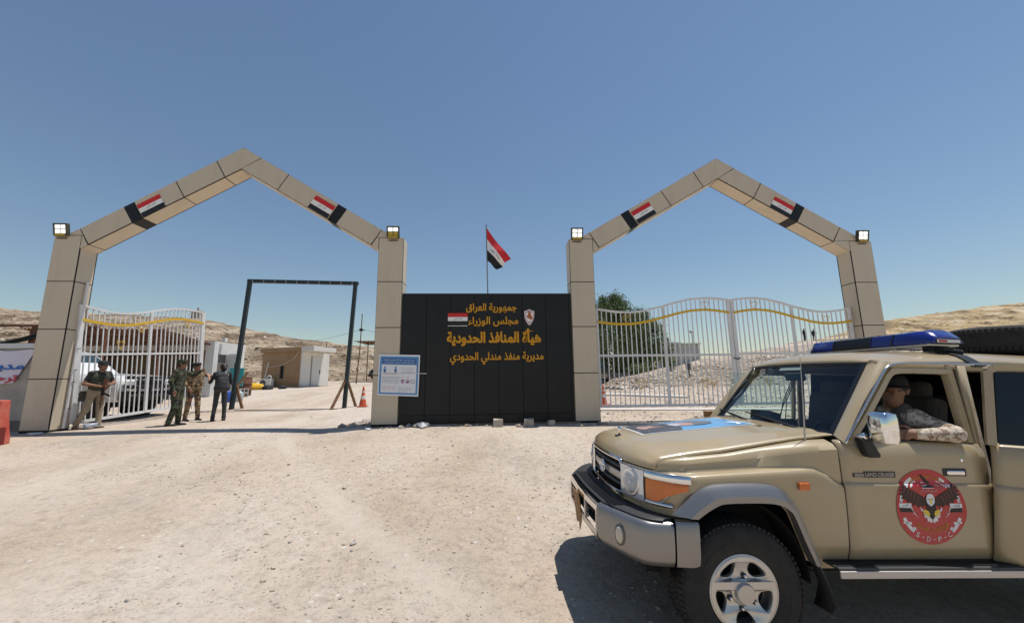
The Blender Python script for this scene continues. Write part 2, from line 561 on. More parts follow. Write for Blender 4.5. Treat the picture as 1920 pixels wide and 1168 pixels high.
stone_mats = [mat('stone_pale', (.41, .345, .27), .9, c2=(.49, .425, .345), scale=9), mat('stone_tan', (.33, .265, .205), .9, c2=(.41, .335, .265), scale=9),
              mat('stone_grey', (.28, .26, .24), .9, c2=(.40, .37, .34), scale=9)]
# loose gravel on the ground: uncountable
n = 24000
px = rng.uniform(-9.5, 4.5, n); py = -10.2 + 10.5 * rng.beta(1.0, 1.6, n)
keep = (fbm(px * .5, py * .5, 3, 21) > -.10 + .12 * np.sin(px * 1.1 + py)) & (track(px, py) < .55)
px, py = px[keep], py[keep]
S = np.clip(.0058 * np.exp(rng.normal(0, .58, len(px))), .0028, .034)
P = np.stack([px, py, gz(px, py) + S * .15], -1)
tag(rocks('gravel', P, S, stone_mats, .6, mi=rng.choice(3, len(px), p=[.5, .35, .15])), 'loose pale gravel scattered over the dusty ground in front of the gate', 'gravel', kind='stuff')
# gravel and broken stone in front of and behind the right gate
n = 9000
px = rng.uniform(2.4, 16, n); py = rng.uniform(-2.5, 12, n)
S = np.clip(.016 * np.exp(rng.normal(0, .6, n)), .007, .09)
P = np.stack([px, py, gz(px, py) + S * .1], -1)
tag(rocks('crushed_stone', P, S, stone_mats, .65, mi=rng.choice(3, n, p=[.55, .32, .13])), 'coarse crushed stone spread around the closed right gate', 'gravel', kind='stuff')
# rubble at the foot of the second pillar
n = 260
a = rng.uniform(0, 1, n)
px = -3.5 - .75 * rng.uniform(0, 1, n) * (1 - a * .6); py = .1 + 1.7 * a
S = np.clip(.035 * np.exp(rng.normal(0, .5, n)), .012, .11)
P = np.stack([px, py, gz(px, py) + S * .3], -1)
tag(rocks('rubble', P, S, stone_mats, .6, mi=rng.choice(3, n)), 'broken stone rubble heaped beside the second pillar', 'rubble', kind='stuff')
n = 160
px = rng.uniform(-3.3, 2.6, n); py = rng.uniform(-.5, -.06, n)
S = np.clip(.022 * np.exp(rng.normal(0, .6, n)), .008, .08)
P = np.stack([px, py, gz(px, py) + S * .3], -1)
tag(rocks('rubble_fringe', P, S, stone_mats, .6, mi=rng.choice(3, n)), 'small stones lying along the foot of the black sign wall', 'rubble', kind='stuff')

# ------------------------------------------------------------------ hills
def loft_hill(name, lines, cols, m, nz=1.0, seed=1, ledge=0.0):
    """lines: polylines (toe .. crest .. back) of (x,y,z); blended into one uneven slope"""
    L = []
    for ln in lines:
        q = np.array(ln, float); d = np.r_[0, np.cumsum(np.linalg.norm(np.diff(q[:, :2], axis=0), axis=1))]; d /= d[-1]
        s = np.linspace(0, 1, cols)
        L.append(np.stack([np.interp(s, d, q[:, k]) for k in range(3)], -1))
    rows = []
    cnt = [int(c) for c in (96,) + (14,) * (len(L) - 2)]
    for i in range(len(L) - 1):
        for t in np.linspace(0, 1, cnt[i], endpoint=(i == len(L) - 2)):
            rows.append(L[i] * (1 - t) + L[i + 1] * t)
    Pn = np.array(rows)
    T = np.linspace(0, 1, Pn.shape[0])[:, None]
    x, y = Pn[..., 0], Pn[..., 1]
    amp = np.sin(np.pi * np.clip(T * 1.05, 0, 1)) ** .6
    h = nz * (fbm(x * .09, y * .09, 4, seed) * 2.0 + fbm(x * .35, y * .35, 4, seed + 5) * .9 + fbm(x * 1.2, y * 1.2, 3, seed + 8) * .5 + np.abs(fbm(x * .22, y * .22, 3, seed + 20)) * -1.6)
    z = Pn[..., 2] + h * amp
    if ledge:
        q = ledge * (1 + .6 * fbm(x * .05, y * .05, 2, seed + 3))
        zz = z + .5 * fbm(x * .12, y * .12, 3, seed + 4)
        fr = zz / q - np.floor(zz / q)
        z = z + q * .42 * (np.clip((fr - .72) / .28, 0, 1) ** 1.5 - fr * .5) * np.clip(amp, 0, 1)
    Pn[..., 2] = z
    r, c = Pn.shape[:2]
    ii = (np.arange(r - 1)[:, None] * c + np.arange(c - 1)[None]).ravel()
    o = np_mesh(name, Pn.reshape(-1, 3), np.stack([ii, ii + 1, ii + c + 1, ii + c], -1), m, None, False)
    tag(o, kind='structure')
    return Pn
hill_m = mat('hill_soil', (.15, .105, .068), .95, c2=(.33, .255, .175), scale=.20, bump=1.0, bscale=.9, bdist=.55, detail=14, mix=(.42, .54), c3=(.40, .33, .25), stretch=(1, 1, 5))
bank_m = mat('bank_rubble', (.25, .195, .14), .95, c2=(.42, .35, .28), scale=.5, bump=1.0, bscale=2.0, bdist=.25, detail=12, mix=(.38, .56), c3=(.48, .42, .35))
grass_m = mat('hill_dry_grass', (.17, .12, .07), .95, c2=(.42, .31, .165), scale=.25, bump=1.0, bscale=1.5, bdist=.3, detail=12, mix=(.40, .54), c3=(.47, .42, .34))
left_ridge = [(-150, 66, 19), (-112.6, 69.1, 17.3), (-96.2, 71.4, 16.3), (-88.9, 71.2, 15.3), (-77.5, 68.7, 14.5), (-66.6, 66.1, 13.9), (-55.7, 63.7, 12.8), (-49, 61.5, 11.7), (-41.2, 59.3, 10), (-33.9, 57.1, 8.5), (-27.7, 54.9, 7.6), (-19.4, 52.6, 6.3), (-11.6, 50.3, 5.1), (-2, 52.1, 3.6), (12, 55.6, 2.0), (22, 58, .8)]
left_toe = [(-110, 20, .2), (-70, 21, .5), (-40, 24, .6), (-20, 27.5, .7), (-10, 29.5, .9), (0, 33, 1.0), (10, 40, 1.0), (20, 46, .9)]
left_back = [(p[0] * 1.15, p[1] + 45, p[2] - 6) for p in left_ridge]
HL = loft_hill('hill', [left_toe, left_ridge, left_back], 420, hill_m, .75, 3, 1.5)
right_toe = [(5.5, 16.5, .45), (8.2, 12.6, .5), (10.8, 11.3, .4), (12.8, 10.4, .35), (17.5, 11.5, .35), (22.7, 12.0, .5), (34, 9, .5), (55, 0, .3), (85, -14, 0)]
right_crest = [(8.0, 18, .9), (10.4, 17.2, 1.5), (12.8, 18.5, 1.85), (15.5, 20.9, 2.25), (22.4, 28.5, 3.3), (31.7, 35.9, 4.25), (41.5, 41.2, 5.64), (53.4, 46.4, 6.3), (69.4, 53.2, 6.6), (83.9, 55.1, 7.0), (106.6, 56.5, 7.6), (150, 54, 9)]
right_back = [(p[0] * 1.1, p[1] + 26, p[2] - 1.5 - .03 * p[0]) for p in right_crest]
HR = loft_hill('rubble_bank', [right_toe, right_crest, right_back], 320, bank_m, .32, 12, .9)
hill_stone_mats = [mat('hill_stone_tan', (.34, .27, .19), .95, c2=(.43, .35, .26), scale=5), mat('hill_stone_brown', (.24, .18, .12), .95, c2=(.33, .26, .18), scale=5), mat('hill_stone_pale', (.42, .36, .29), .95, c2=(.50, .44, .36), scale=5)]
# scattered boulders and stones on both slopes
def on_hill(H, n, t0, t1, s0, s1):
    r, c = H.shape[:2]
    a = rng.uniform(t0, t1, n) * (r - 1.01); bq = rng.uniform(s0, s1, n) * (c - 1.01)
    i = a.astype(int); j = bq.astype(int); fa = (a - i)[:, None]; fb = (bq - j)[:, None]
    return (H[i, j] * (1 - fa) + H[i + 1, j] * fa) * (1 - fb) + (H[i, j + 1] * (1 - fa) + H[i + 1, j + 1] * fa) * fb
P = on_hill(HL, 14000, .0, .8, .05, .95)
S = np.clip(.095 * np.exp(rng.normal(0, .6, len(P))), .04, .6)
tag(rocks('hill_stones', P, S, hill_stone_mats, .6, mi=rng.choice(3, len(P), p=[.35, .4, .25])), 'loose rock strewn over the dry hillside behind the cabins', 'rocks', kind='stuff')
P = on_hill(HR, 26000, .0, .62, .0, .5)
d = np.linalg.norm(P[:, :2] - np.array([-.4, -10.5]), axis=1)
S = np.clip(.0019 * d * np.exp(rng.normal(0, .55, len(P))), .02, .30)
tag(rocks('bank_stones', P, S, stone_mats[:2] + [hill_stone_mats[0]], .8, mi=rng.choice(3, len(P), p=[.6, .28, .12])), 'pale broken rock covering the bank behind the right gate', 'rocks', kind='stuff')
# dry grass hill standing behind the bank on the right
gr_toe = [(30, 34, 3.2), (46, 40, 4.6), (62, 44, 6.2), (90, 46, 8.0), (130, 44, 10)]
gr_crest = [(44, 47.5, 5.6), (56, 51.5, 7.7), (69.4, 56.5, 10.4), (83.9, 60.5, 12.5), (106.6, 64, 15.2), (150, 62, 20)]
gr_back = [(p[0] * 1.1, p[1] + 30, p[2] - 4) for p in gr_crest]
loft_hill('grassy_hill', [gr_toe, gr_crest, gr_back], 160, grass_m, .5, 33, 1.2)
# ------------------------------------------------------------------ gate arches
clad = mat('beige_cladding', (.55, .47, .355), .42, c2=(.485, .415, .315), scale=1.5, rvar=.08, bump=.05, bscale=2.2, stretch=(1.6, 1.6, .35), mix=(.48, .78), detail=8)
dark_clad = mat('black_cladding', (.010, .0105, .011), .42, c2=(.015, .0155, .016), scale=2.0, rvar=.1, spec=.35)
joint_m = mat('joint_black', (.012, .012, .012), .8)
plinth_m = mat('plinth_clay', (.30, .20, .12), .9, c2=(.40, .29, .19), scale=6, bump=.3)
red_m = mat('flag_red', (.55, .02, .02), .55)
white_m = mat('flag_white', (.78, .78, .76), .55)
black_m = mat('flag_black', (.012, .012, .013), .5)
green_m = mat('flag_green', (.02, .10, .04), .55)
GAP = .011
def front(u, v, w=0): return (u, -w, v)

def flag_print(mb_parent, cx, cz, w, h, ang, y=-.004, name='flag_plaque', textw=.42):
    c, s = math.cos(ang), math.sin(ang)
    def fn(u, v, d=0): return (cx + u * c - v * s, y - d, cz + u * s + v * c)
    mb = MB()
    for i, (v0, v1) in enumerate(((h / 6, h / 2), (-h / 6, h / 6), (-h / 2, -h / 6))):
        mb.prism([(-w / 2, v0), (w / 2, v0), (w / 2, v1), (-w / 2, v1)], lambda u, v: fn(u, v, 0), lambda u, v: fn(u, v, .006), mi=i)
    put_text(mb, arabic('الله اكبر'), lambda u, v, d: fn(u, v, .0075), -w * textw / 2, w * textw / 2, zc=0, height=h * .2, mi=3)
    return mb.build(name, [red_m, white_m, black_m, green_m], mb_parent)

def arch(name, label, xl, xr, xa, zo, zi, joints_l, joints_r, bands, flags, W=.67, D=.5):
    """two clad pillars and a gabled beam; xl/xr outer pillar edges, xa apex"""
    root = empty(name, (xa, 0, 0), 0, label, 'gate arch', 'gable arches of the gateway')
    H = 4.94; ph = H / 4
    for (a, b_, inner) in ((xl, xl + W, 1), (xr - W, xr, 0)):
        MB().box(a + .005, b_ - .005, .005, D - .005, -.12, H - .012).build('core', joint_m, root)
        MB().box(a + .09, b_ - .06, .03, D - .05, -.35, -.001).build('plinth', plinth_m, root)
        for k in range(4):
            z0 = k * ph + GAP; z1 = (k + 1) * ph - GAP
            for (x0, x1, y0, y1) in ((a + GAP, b_ - GAP, 0, .024), (a + GAP, b_ - GAP, D - .024, D), (a, a + .024, .036, D - .036), (b_ - .024, b_, .036, D - .036)):
                MB().box(x0, x1, y0, y1, z0, z1).build('panel', clad, root, bevel=.003)
        MB().box(a + .03, b_ - .03, .03, D - .03, H - .012, H).build('cap', clad, root)
    # beam outline
    so = (zo - 5.13) / (xa - joints_l[0]); si = (zi - 4.58) / (xa - (xl + W))
    def top(x): return zo - so * abs(x - xa)
    def bot(x): return zi - si * abs(x - xa)
    il, ir = xl + W, xr - W
    xtl = xa - (zo - H) / so; xtr = xa + (zo - H) / so
    core = [(xtl, H), (xa, zo), (xtr, H), (ir, H), (ir, bot(ir)), (xa, zi), (il, bot(il)), (il, H)]
    q = [(x + (xa - x) * .003, z - .012 if i in (1,) else z) for i, (x, z) in enumerate(core)]
    MB().prism([(xtl + .012, H), (xa, zo - .003), (xtr - .012, H), (ir, H), (ir, bot(ir) + .003), (xa, zi + .004), (il, bot(il) + .003), (il, H)],
               lambda u, v: (u, .006, v), lambda u, v: (u, D - .006, v)).build('core', joint_m, root)
    dx = .265
    def poly_panels(tops, side):
        """tops: x of the joints on the outer edge from the pillar upwards; side -1 left slope, +1 right slope"""
        out = []
        for i in range(len(tops) - 1):
            t0, t1 = tops[i], tops[i + 1]
            g = GAP * (1 if t1 > t0 else -1)
            b0, b1 = t0 - side * dx, t1 - side * dx
            if side == 1 and i == len(tops) - 2: b1 = xa - .004
            out.append((t0 + g, t1 - g, b0 + g, b1 - g))
        return out
    def emit(poly, m, nm='panel'):
        for y0, y1 in ((0, .024), (D - .024, D)):
            MB().prism(poly, lambda u, v: (u, y0, v), lambda u, v: (u, y1, v)).build(nm, m, root, bevel=.003)
    for side, js in ((-1, joints_l), (1, joints_r)):
        for (t0, t1, b0, b1) in poly_panels(js, side):
            isb = any(abs((t0 + t1) / 2 - q) < .12 for q in bands)
            emit([(t0, top(t0) - .010), (t1, top(t1) - .010), (b1, bot(b1) + .014), (b0, bot(b0) + .014)], dark_clad if isb else clad, 'band' if isb else 'panel')
            # soffit and top strip
            m = dark_clad if isb else clad
            MB().prism([(b0, bot(b0) - .002), (b1, bot(b1) - .002), (b1, bot(b1) + .014), (b0, bot(b0) + .014)], lambda u, v: (u, .036, v), lambda u, v: (u, D - .036, v)).build('soffit_panel', m, root)
            MB().prism([(t0, top(t0) + .002), (t1, top(t1) + .002), (t1, top(t1) - .016), (t0, top(t0) - .016)], lambda u, v: (u, .036, v), lambda u, v: (u, D - .036, v)).build('top_panel', m, root)
    # end pieces on the pillars
    for t, sd, xt, ii in ((joints_l[0] - GAP, 1, xtl + .02, il + .004), (joints_r[0] + GAP, -1, xtr - .02, ir - .004)):
        bb_ = t + sd * dx
        xh = t + (bb_ - t) * (top(t) - H - .004) / (top(t) - bot(bb_))
        emit([(xt, H + .006), (t, top(t)), (xh, H + .006)], clad)
        emit([(ii, H - .006), (xh + sd * .004, H - .006), (bb_, bot(bb_)), (ii, bot(ii))], clad)
    # apex piece runs over the ridge to the slanting joint
    a = joints_l[-1] + GAP; j = joints_r[-1] - GAP
    emit([(a, top(a) - .010), (xa, zo - .011), (j, top(j) - .010), (xa + .006, zi + .020), (a + dx, bot(a + dx) + .014)], clad)
    g = joints_r[-1] + GAP; e = joints_r[-1]
    for (u0, u1) in ((a + dx, xa - .006), (il + .002, joints_l[0] + dx - GAP), (joints_r[0] - dx + GAP, ir - .002)):
        MB().prism([(u0, bot(u0) - .002), (u1, bot(u1) - .002), (u1, bot(u1) + .014), (u0, bot(u0) + .014)], lambda u, v: (u, .036, v), lambda u, v: (u, D - .036, v)).build('soffit_panel', clad, root)
    for (u0, u1) in ((joints_l[0] - .3, joints_l[0] - GAP), (a, xa - .004), (xa + .004, j), (joints_r[0] + GAP, joints_r[0] + .3)):
        MB().prism([(u0, top(u0) + .002), (u1, top(u1) + .002), (u1, top(u1) - .016), (u0, top(u0) - .016)], lambda u, v: (u, .036, v), lambda u, v: (u, D - .036, v)).build('top_panel', clad, root)
    ang = math.atan((so + si) / 2)
    for fx, fz, sg in flags:
        flag_print(root, fx, fz, .63, .40, ang * sg)
    return root

# the slanting joint right of the apex: the first right-hand panel starts there
archL = arch('gate_arch', 'beige clad gable arch on the left over the open gateway', -11.73, -2.74, -7.22, 7.53, 6.88,
             [-11.14, -10.13, -9.90, -8.90, -7.90], [-3.35, -4.32, -4.54, -5.94, -6.72], (-10.015, -4.43), [(-9.44, 5.78, 1), (-4.99, 5.80, -1)])
archR = arch('gate_arch', 'beige clad gable arch on the right over the closed white gate', 1.81, 10.70, 6.30, 7.47, 6.82,
             [2.39, 3.33, 3.54, 4.55, 5.56], [9.82, 8.81, 8.60, 7.58, 6.81], (3.435, 8.705), [(3.99, 5.73, 1), (8.13, 5.95, -1)])
# thin steel rail left on the end of the left beam
tag(MB().bar((-3.36, .1, 5.17), (-3.02, .1, 4.97), .03, .03).bar((-3.33, .1, 5.10), (-3.05, .1, 4.95), .03, .03).bar((-3.2, .1, 5.08), (-3.2, .1, 4.94), .03, .03)
    .build('beam_bracket', mat('dark_steel', (.03, .032, .035), .5, .6)), 'small dark steel bracket where the left beam meets its right pillar', 'bracket')

# ------------------------------------------------------------------ floodlights
yel = mat('lamp_amber_rim', (.45, .33, .03), .5)
lens_m = mat('lamp_lens', (.8, .8, .78), .2, emit=((1, .98, .93), 1.0))
steel_d = mat('dark_steel', (.03, .032, .035), .5, .6)
def floodlight(x, y, z, label, tilt=12, lit=4):
    root = empty('floodlight', (x, y, z), 0, label, 'floodlight', 'floodlights on the pillars')
    M = rot('X', tilt)
    def T(p): return tuple(Vector((x, y, z + .16)) + M @ Vector(p))
    mb = MB()
    for (a, b_, c, d, e, f) in ((-.165, .165, -.03, .07, .14, .165), (-.165, .165, -.03, .07, -.165, -.10), (-.165, -.14, -.03, .07, -.0995, .1395), (.14, .165, -.03, .07, -.0995, .1395), (-.139, .139, .0, .07, -.0995, .1395)):
        mb.v_start = len(mb.v); mb.box(a, b_, c, d, e, f)
    mb.v = [T(p) for p in mb.v]
    mb.build('housing', mat('lamp_housing', (.05, .05, .035), .5), root, bevel=.004)
    am = MB().box(-.13, .13, -.034, -.0305, -.155, -.105); am.v = [T(p) for p in am.v]
    am.build('amber_strip', yel, root)
    for i, (a, e) in enumerate(((-.13, .026), (.012, .026), (-.13, -.092), (.012, -.092))):
        lm = MB().box(a, a + .118, -.012, -.002, e, e + .10); lm.v = [T(p) for p in lm.v]
        lm.build('lens', lens_m if i < lit else yel, root)
    MB().bar((x - .1, y + .06, z + .12), (x - .1, y + .1, z - .05), .02, .02).bar((x + .1, y + .06, z + .12), (x + .1, y + .1, z - .05), .02, .02).box(x - .12, x + .12, y + .04, y + .16, z - .06, z - .045).build('bracket', steel_d, root)
floodlight(-11.53, -.075, 4.90, 'square floodlight on the pillar at the far left of the left arch')
floodlight(-3.02, -.075, 4.90, 'square floodlight on the pillar left of the black sign wall, lower lenses amber', lit=2)
floodlight(2.03, -.075, 4.90, 'square floodlight on the pillar right of the black sign wall')
floodlight(10.40, -.075, 4.90, 'square floodlight on the pillar at the far right of the right arch')

# ------------------------------------------------------------------ black sign wall
gold = mat('gold_letters', (.62, .30, .02), .45, .15)
wall = empty('sign_wall', (-.465, .03, 0), 0, 'black panelled sign wall with gold Arabic lettering between the two arches', 'sign wall')
WY = .035
MB().box(-2.735, 1.805, WY + .015, .42, .0, 3.375).build('core', joint_m, wall)
cols_x = [-2.737, -2.08, -1.443, -.806, -.169, .468, 1.105, 1.742, 1.807]
for i in range(8):
    for z0, z1 in ((.006, .205), (.217, 3.39)):
        MB().box(cols_x[i] + .008, cols_x[i + 1] - .008, WY, WY + .03, z0, z1).build('panel', dark_clad, wall, bevel=.003)
MB().box(-2.737, 1.807, WY + .031, .42, 3.376, 3.392).build('coping', dark_clad, wall)
def wf(u, v, w=0): return (u, WY - .012 - w, v)
for s, x0, x1, zc, h, bd in (('جمهورية العراق', -1.04, .32, 2.985, .27, .022), ('مجلس الوزراء', -.98, .36, 2.62, .27, .022),
                             ('هيأة المنافذ الحدودية', -1.54, .96, 2.20, .47, .035), ('مديرية منفذ مندلي الحدودي', -1.45, 1.02, 1.65, .33, .022)):
    mb = MB()
    put_text(mb, arabic(s), wf, x0, x1, zc=zc, height=h, bold=bd * 1.4, ex=.03)
    o = mb.build('lettering', gold, wall)
    o['label'] = 'raised gold Arabic lettering'
flag_print(wall, -1.255, 2.69, .52, .32, 0, WY - .006)
MB().box(-1.515, -.995, WY - .004, WY, 2.50, 2.515).build('plaque_edge', white_m, wall)
# shield with the outline of a country in clay red
def shield(s):
    pts = [(-.5, .62), (-.32, .66), (-.12, .74), (0, .82), (.12, .74), (.32, .66), (.5, .62), (.5, .2), (.44, -.15), (.3, -.5), (.12, -.74), (0, -.84), (-.12, -.74), (-.3, -.5), (-.44, -.15), (-.5, .2)]
    return [(x * s, y * s) for x, y in pts]
sx, sz = .66, 2.735
for nm, k, m, d in (('shield', .29, mat('shield_black', (.03, .02, .02), .5), .004), ('shield_field', .265, white_m, .010)):
    MB().prism(shield(k), lambda u, v: (sx + u, WY, sz + v), lambda u, v: (sx + u, WY - d, sz + v)).build(nm, m, wall)
for k, m, d in ((.23, red_m, .012), (.205, white_m, .014)):
    MB().prism(shield(k), lambda u, v: (sx + u, WY - d + .002, sz + v), lambda u, v: (sx + u, WY - d, sz + v)).build('shield_line', m, wall)
cl = [(-.02, .11), (.03, .11), (.045, .06), (.04, .03), (.065, 0), (.085, -.05), (.06, -.075), (.03, -.085), (-.02, -.05), (-.075, -.02), (-.06, .02), (-.035, .04), (-.03, .08)]
MB().prism([(x * 1.05, y * 1.05 + .02) for x, y in cl], lambda u, v: (sx + u, WY - .012, sz + v), lambda u, v: (sx + u, WY - .017, sz + v)).build('emblem_map', mat('clay_red', (.42, .12, .04), .6), wall)
for zz, w in ((.135, .10), (.155, .07), (-.13, .09)):
    MB().box(sx - w / 2, sx + w / 2, WY - .0165, WY - .0145, sz + zz - .005, sz + zz + .005).build('emblem_line', mat('ink_grey', (.1, .1, .12), .7), wall)
# footing the wall and pillars stand on
tag(MB().box(-2.7, 1.95, .0, .5, -.35, -.004).build('wall_footing', mat('footing', (.17, .11, .07), .95, c2=(.27, .19, .13), scale=5, bump=.5)), 'low brown concrete footing under the black sign wall', 'footing')
def rough_block(x, y, w, d, h, rz, label):
    bm = MB().obox((x, y, gzf(x, y) + h / 2 - .02), (w, d, h), rot('Z', rz))
    bm.v = [tuple(Vector(p) + Vector((random.uniform(-.018, .018), random.uniform(-.018, .018), random.uniform(-.018, .018)))) for p in bm.v]
    tag(bm.build('concrete_block', mat('block_grey', (.36, .31, .25), .95, c2=(.46, .41, .34), scale=14, bump=.5), bevel=.015), label, 'block', 'blocks at the foot of the sign wall')
rough_block(-.20, -.38, .24, .18, .20, 4, 'largest squared stone block at the foot of the black wall, leftmost of three')
rough_block(.56, -.34, .24, .2, .20, -6, 'hollow-edged stone block at the foot of the black wall, middle of three')
rough_block(1.13, -.30, .16, .14, .15, 20, 'smallest pale stone block at the foot of the black wall, rightmost of three')

# ------------------------------------------------------------------ flag on its pole
fp = empty('flagpole', (-.44, .25, 3.38), 0, 'thin pole with red white and black flag behind the sign wall', 'flagpole')
MB().tube([(-.44, .3, 2.6), (-.50, .3, 5.45)], .017, 8).build('pole', mat('pole_grey', (.25, .25, .26), .5, .6), fp)
rows = []
nu, nv = 14, 19
for j in range(nv):
    v = j / (nv - 1)
    r = []
    for i in range(nu):
        u = i / (nu - 1)
        hx = -.495 + .02 * v; hz = 5.37 - .98 * v
        du = .66 - .36 * v; dz = -.98 + .66 * v
        wob = .07 * math.sin(7 * u + 3.2 * v) * u + .10 * u * u
        sag = .12 * math.sin(math.pi * u) * (1 - v)
        r.append((hx + du * u + .03 * math.sin(9 * v + 2 * u) * u, .3 - .28 * u + wob + .05 * math.sin(5 * v + 4 * u) * u, hz + dz * u - sag * .35))
    rows.append(r)
fm = MB()
for j in range(nv - 1):
    fm.grid(rows[j:j + 2], mi=0 if j < 6 else 1 if j < 12 else 2)
fo = fm.build('flag', [mat('cloth_red', (.58, .025, .035), .8), mat('cloth_white', (.75, .75, .75), .8), mat('cloth_black', (.015, .015, .017), .8)], fp, smooth=True)
tm = MB()
def flagfn(u, v, w):
    i = max(0, min(nu - 1.01, u * (nu - 1))); j = max(0, min(nv - 1.01, v * (nv - 1)))
    a, b2 = int(i), int(j); fa, fb = i - a, j - b2
    p = (Vector(rows[b2][a]) * (1 - fa) + Vector(rows[b2][a + 1]) * fa) * (1 - fb) + (Vector(rows[b2 + 1][a]) * (1 - fa) + Vector(rows[b2 + 1][a + 1]) * fa) * fb
    return tuple(p + Vector((0, -.008, 0)))
put_text(tm, arabic('الله اكبر'), lambda u, v, w: flagfn(u, .5 - v, w), .22, .75, zc=0, height=.16, mi=0)
tm.build('flag_script', mat('flag_script_green', (.02, .13, .06), .7), fp)

# ------------------------------------------------------------------ poster
ps = empty('poster', (-2.74, -.02, .7), 0, 'white and blue health notice taped across the pillar and black wall', 'poster')
PC = [(-3.26, 1.77), (-2.21, 1.74), (-2.235, .685), (-3.27, .735)]
def pf(u, v, d=0.0):
    """u 0..1 to the right, v 0..1 downwards on the sheet"""
    a = Vector(PC[0]).lerp(Vector(PC[1]), u); c = Vector(PC[3]).lerp(Vector(PC[2]), u)
    p = a.lerp(c, v)
    bulge = .010 * math.sin(3.1 * u * 2 + v * 3) + .006 * math.sin(8 * v + 3 * u)
    return (p.x, -.020 - d - .012 + bulge * .5, p.y)
def psheet(u0, u1, v0, v1, d, n=10):
    mb = MB()
    mb.grid([[pf(u0 + (u1 - u0) * i / n, v0 + (v1 - v0) * j / n, d) for i in range(n + 1)] for j in range(n + 1)])
    return mb
paper = mat('poster_paper', (.72, .74, .78), .35, coat=.4)
pblue = mat('poster_blue', (.07, .24, .50), .35, coat=.4)
pblue2 = mat('poster_header', (.03, .13, .36), .35, coat=.4)
pink = mat('poster_ink', (.20, .22, .30), .6)
ppur = mat('poster_purple', (.25, .07, .22), .6)
pred = mat('poster_red', (.55, .12, .08), .6)
psheet(0, 1, 0, 1, 0).build('sheet', paper, ps, smooth=True)
for a in ((.03, .97, .045, .085), (.03, .97, .925, .965), (.03, .075, .085, .925), (.925, .97, .085, .925)):
    psheet(*a, .0015).build('border', pblue, ps, smooth=True)
psheet(.076, .924, .0855, .245, .0016).build('header', pblue2, ps, smooth=True)
tm = MB()
for s, zc in (('من أجل تجنب الإصابة بفيروس كورونا', .13), ('المستجد أثناء وجودك خارج البيت', .195)):
    put_text(tm, arabic(s), lambda u, v, w: pf(u, -v, .0035), .14, .86, zc=-zc, height=.055)
tm.build('header_lettering', white_m, ps)
tm = MB()
def pdisc(u, v, r, d=.003, n=14): tm.add([pf(u + r * math.cos(6.2832 * k / n), v + r * math.sin(6.2832 * k / n), d) for k in range(n)], [tuple(range(n))])
def pring(u, v, r, w=.007, d=.003, n=18):
    o = len(tm.v)
    tm.add([pf(u + q * math.cos(6.2832 * k / n), v + q * math.sin(6.2832 * k / n), d) for q in (r, r - w) for k in range(n)], [(k, (k + 1) % n, n + (k + 1) % n, n + k) for k in range(n)])
def pquad(pts, d=.003): tm.add([pf(u, v, d) for u, v in pts], [tuple(range(len(pts)))])
for u in (.155, .42):
    pdisc(u, .315, .022)
    pquad([(u - .033, .35), (u + .033, .35), (u + .028, .42), (u + .017, .42), (u + .014, .465), (u - .014, .465), (u - .017, .42), (u - .028, .42)])
tm.build('figure_print', pblue2, ps)
tm = MB()
pquad([(.12, .472), (.46, .474), (.46, .483), (.12, .481)])
for u in (.60, .73): pdisc(u, .55, .012)
for u in (.165, .28, .39): pring(u, .81, .04)
tm.build('warning_print', pred, ps)
tm = MB()
for u in (.60, .725, .845): pring(u, .645, .048, .012)
pquad([(.69, .645), (.76, .63), (.75, .67), (.70, .68)]); pquad([(.58, .61), (.62, .61), (.61, .68), (.59, .68)])
tm.build('symbol_print', ppur, ps)
tm = MB()
def prow(u0, u1, v, h=.011):
    u = u0
    while u < u1 - .01:
        l = random.uniform(.02, .06); tm_ = min(u + l, u1)
        pquad([(u, v), (tm_, v), (tm_, v + h * random.uniform(.6, 1)), (u, v + h * random.uniform(.6, 1))]); u = tm_ + random.uniform(.006, .014)
for v in (.325, .375, .425): prow(.56, .86, v)
for v in (.545, .58, .615, .65, .685): prow(.11, .52, v)
for v in (.80, .845): prow(.50, .84, v)
prow(.50, .70, .925 - .03)
tm.build('small_print', pink, ps)['kind'] = 'stuff'
MB().prism([(-3.40, 1.285), (-2.03, 1.255), (-2.03, 1.275), (-3.40, 1.305)], lambda u, v: (u, -.042, v), lambda u, v: (u, -.046, v)).build('tape', mat('clear_tape', (.75, .75, .72), .3, alpha=.6), ps)

# ------------------------------------------------------------------ white steel gates
wsteel = mat('white_paint_steel', (.70, .70, .70), .45, c2=(.62, .61, .60), scale=3, rvar=.1)
gyel = mat('yellow_paint', (.66, .40, .02), .5)
TOPC = [(0, 3.0), (.08, 2.945), (.16, 2.91), (.25, 2.90), (.34, 2.935), (.43, 3.01), (.5, 3.075), (.6, 3.18), (.7, 3.265), (.8, 3.305), (.88, 3.30), (.95, 3.275), (1, 3.25)]
def heart(mb, cx, cz, s, y=0):
    """wrought scroll heart"""
    for sg in (-1, 1):
        pts = [(0, -1.0), (.25, -.55), (.62, -.05), (.86, .38), (.86, .72), (.62, .95), (.34, .90), (.2, .66), (.30, .46), (.50, .48), (.54, .64)]
        mb.tube([Vector((cx + sg * p[0] * s, y, cz + p[1] * s)) for p in smooth_path([(a, 0, b_) for a, b_ in pts], 3) for p in [(p.x, p.z)]], .0065, 5)
        foot = [(0, -1.0), (.25, -1.08), (.4, -.95), (.30, -.84)]
        mb.tube([Vector((cx + sg * a * s, y, cz + b_ * s)) for a, b_ in foot], .006, 5)
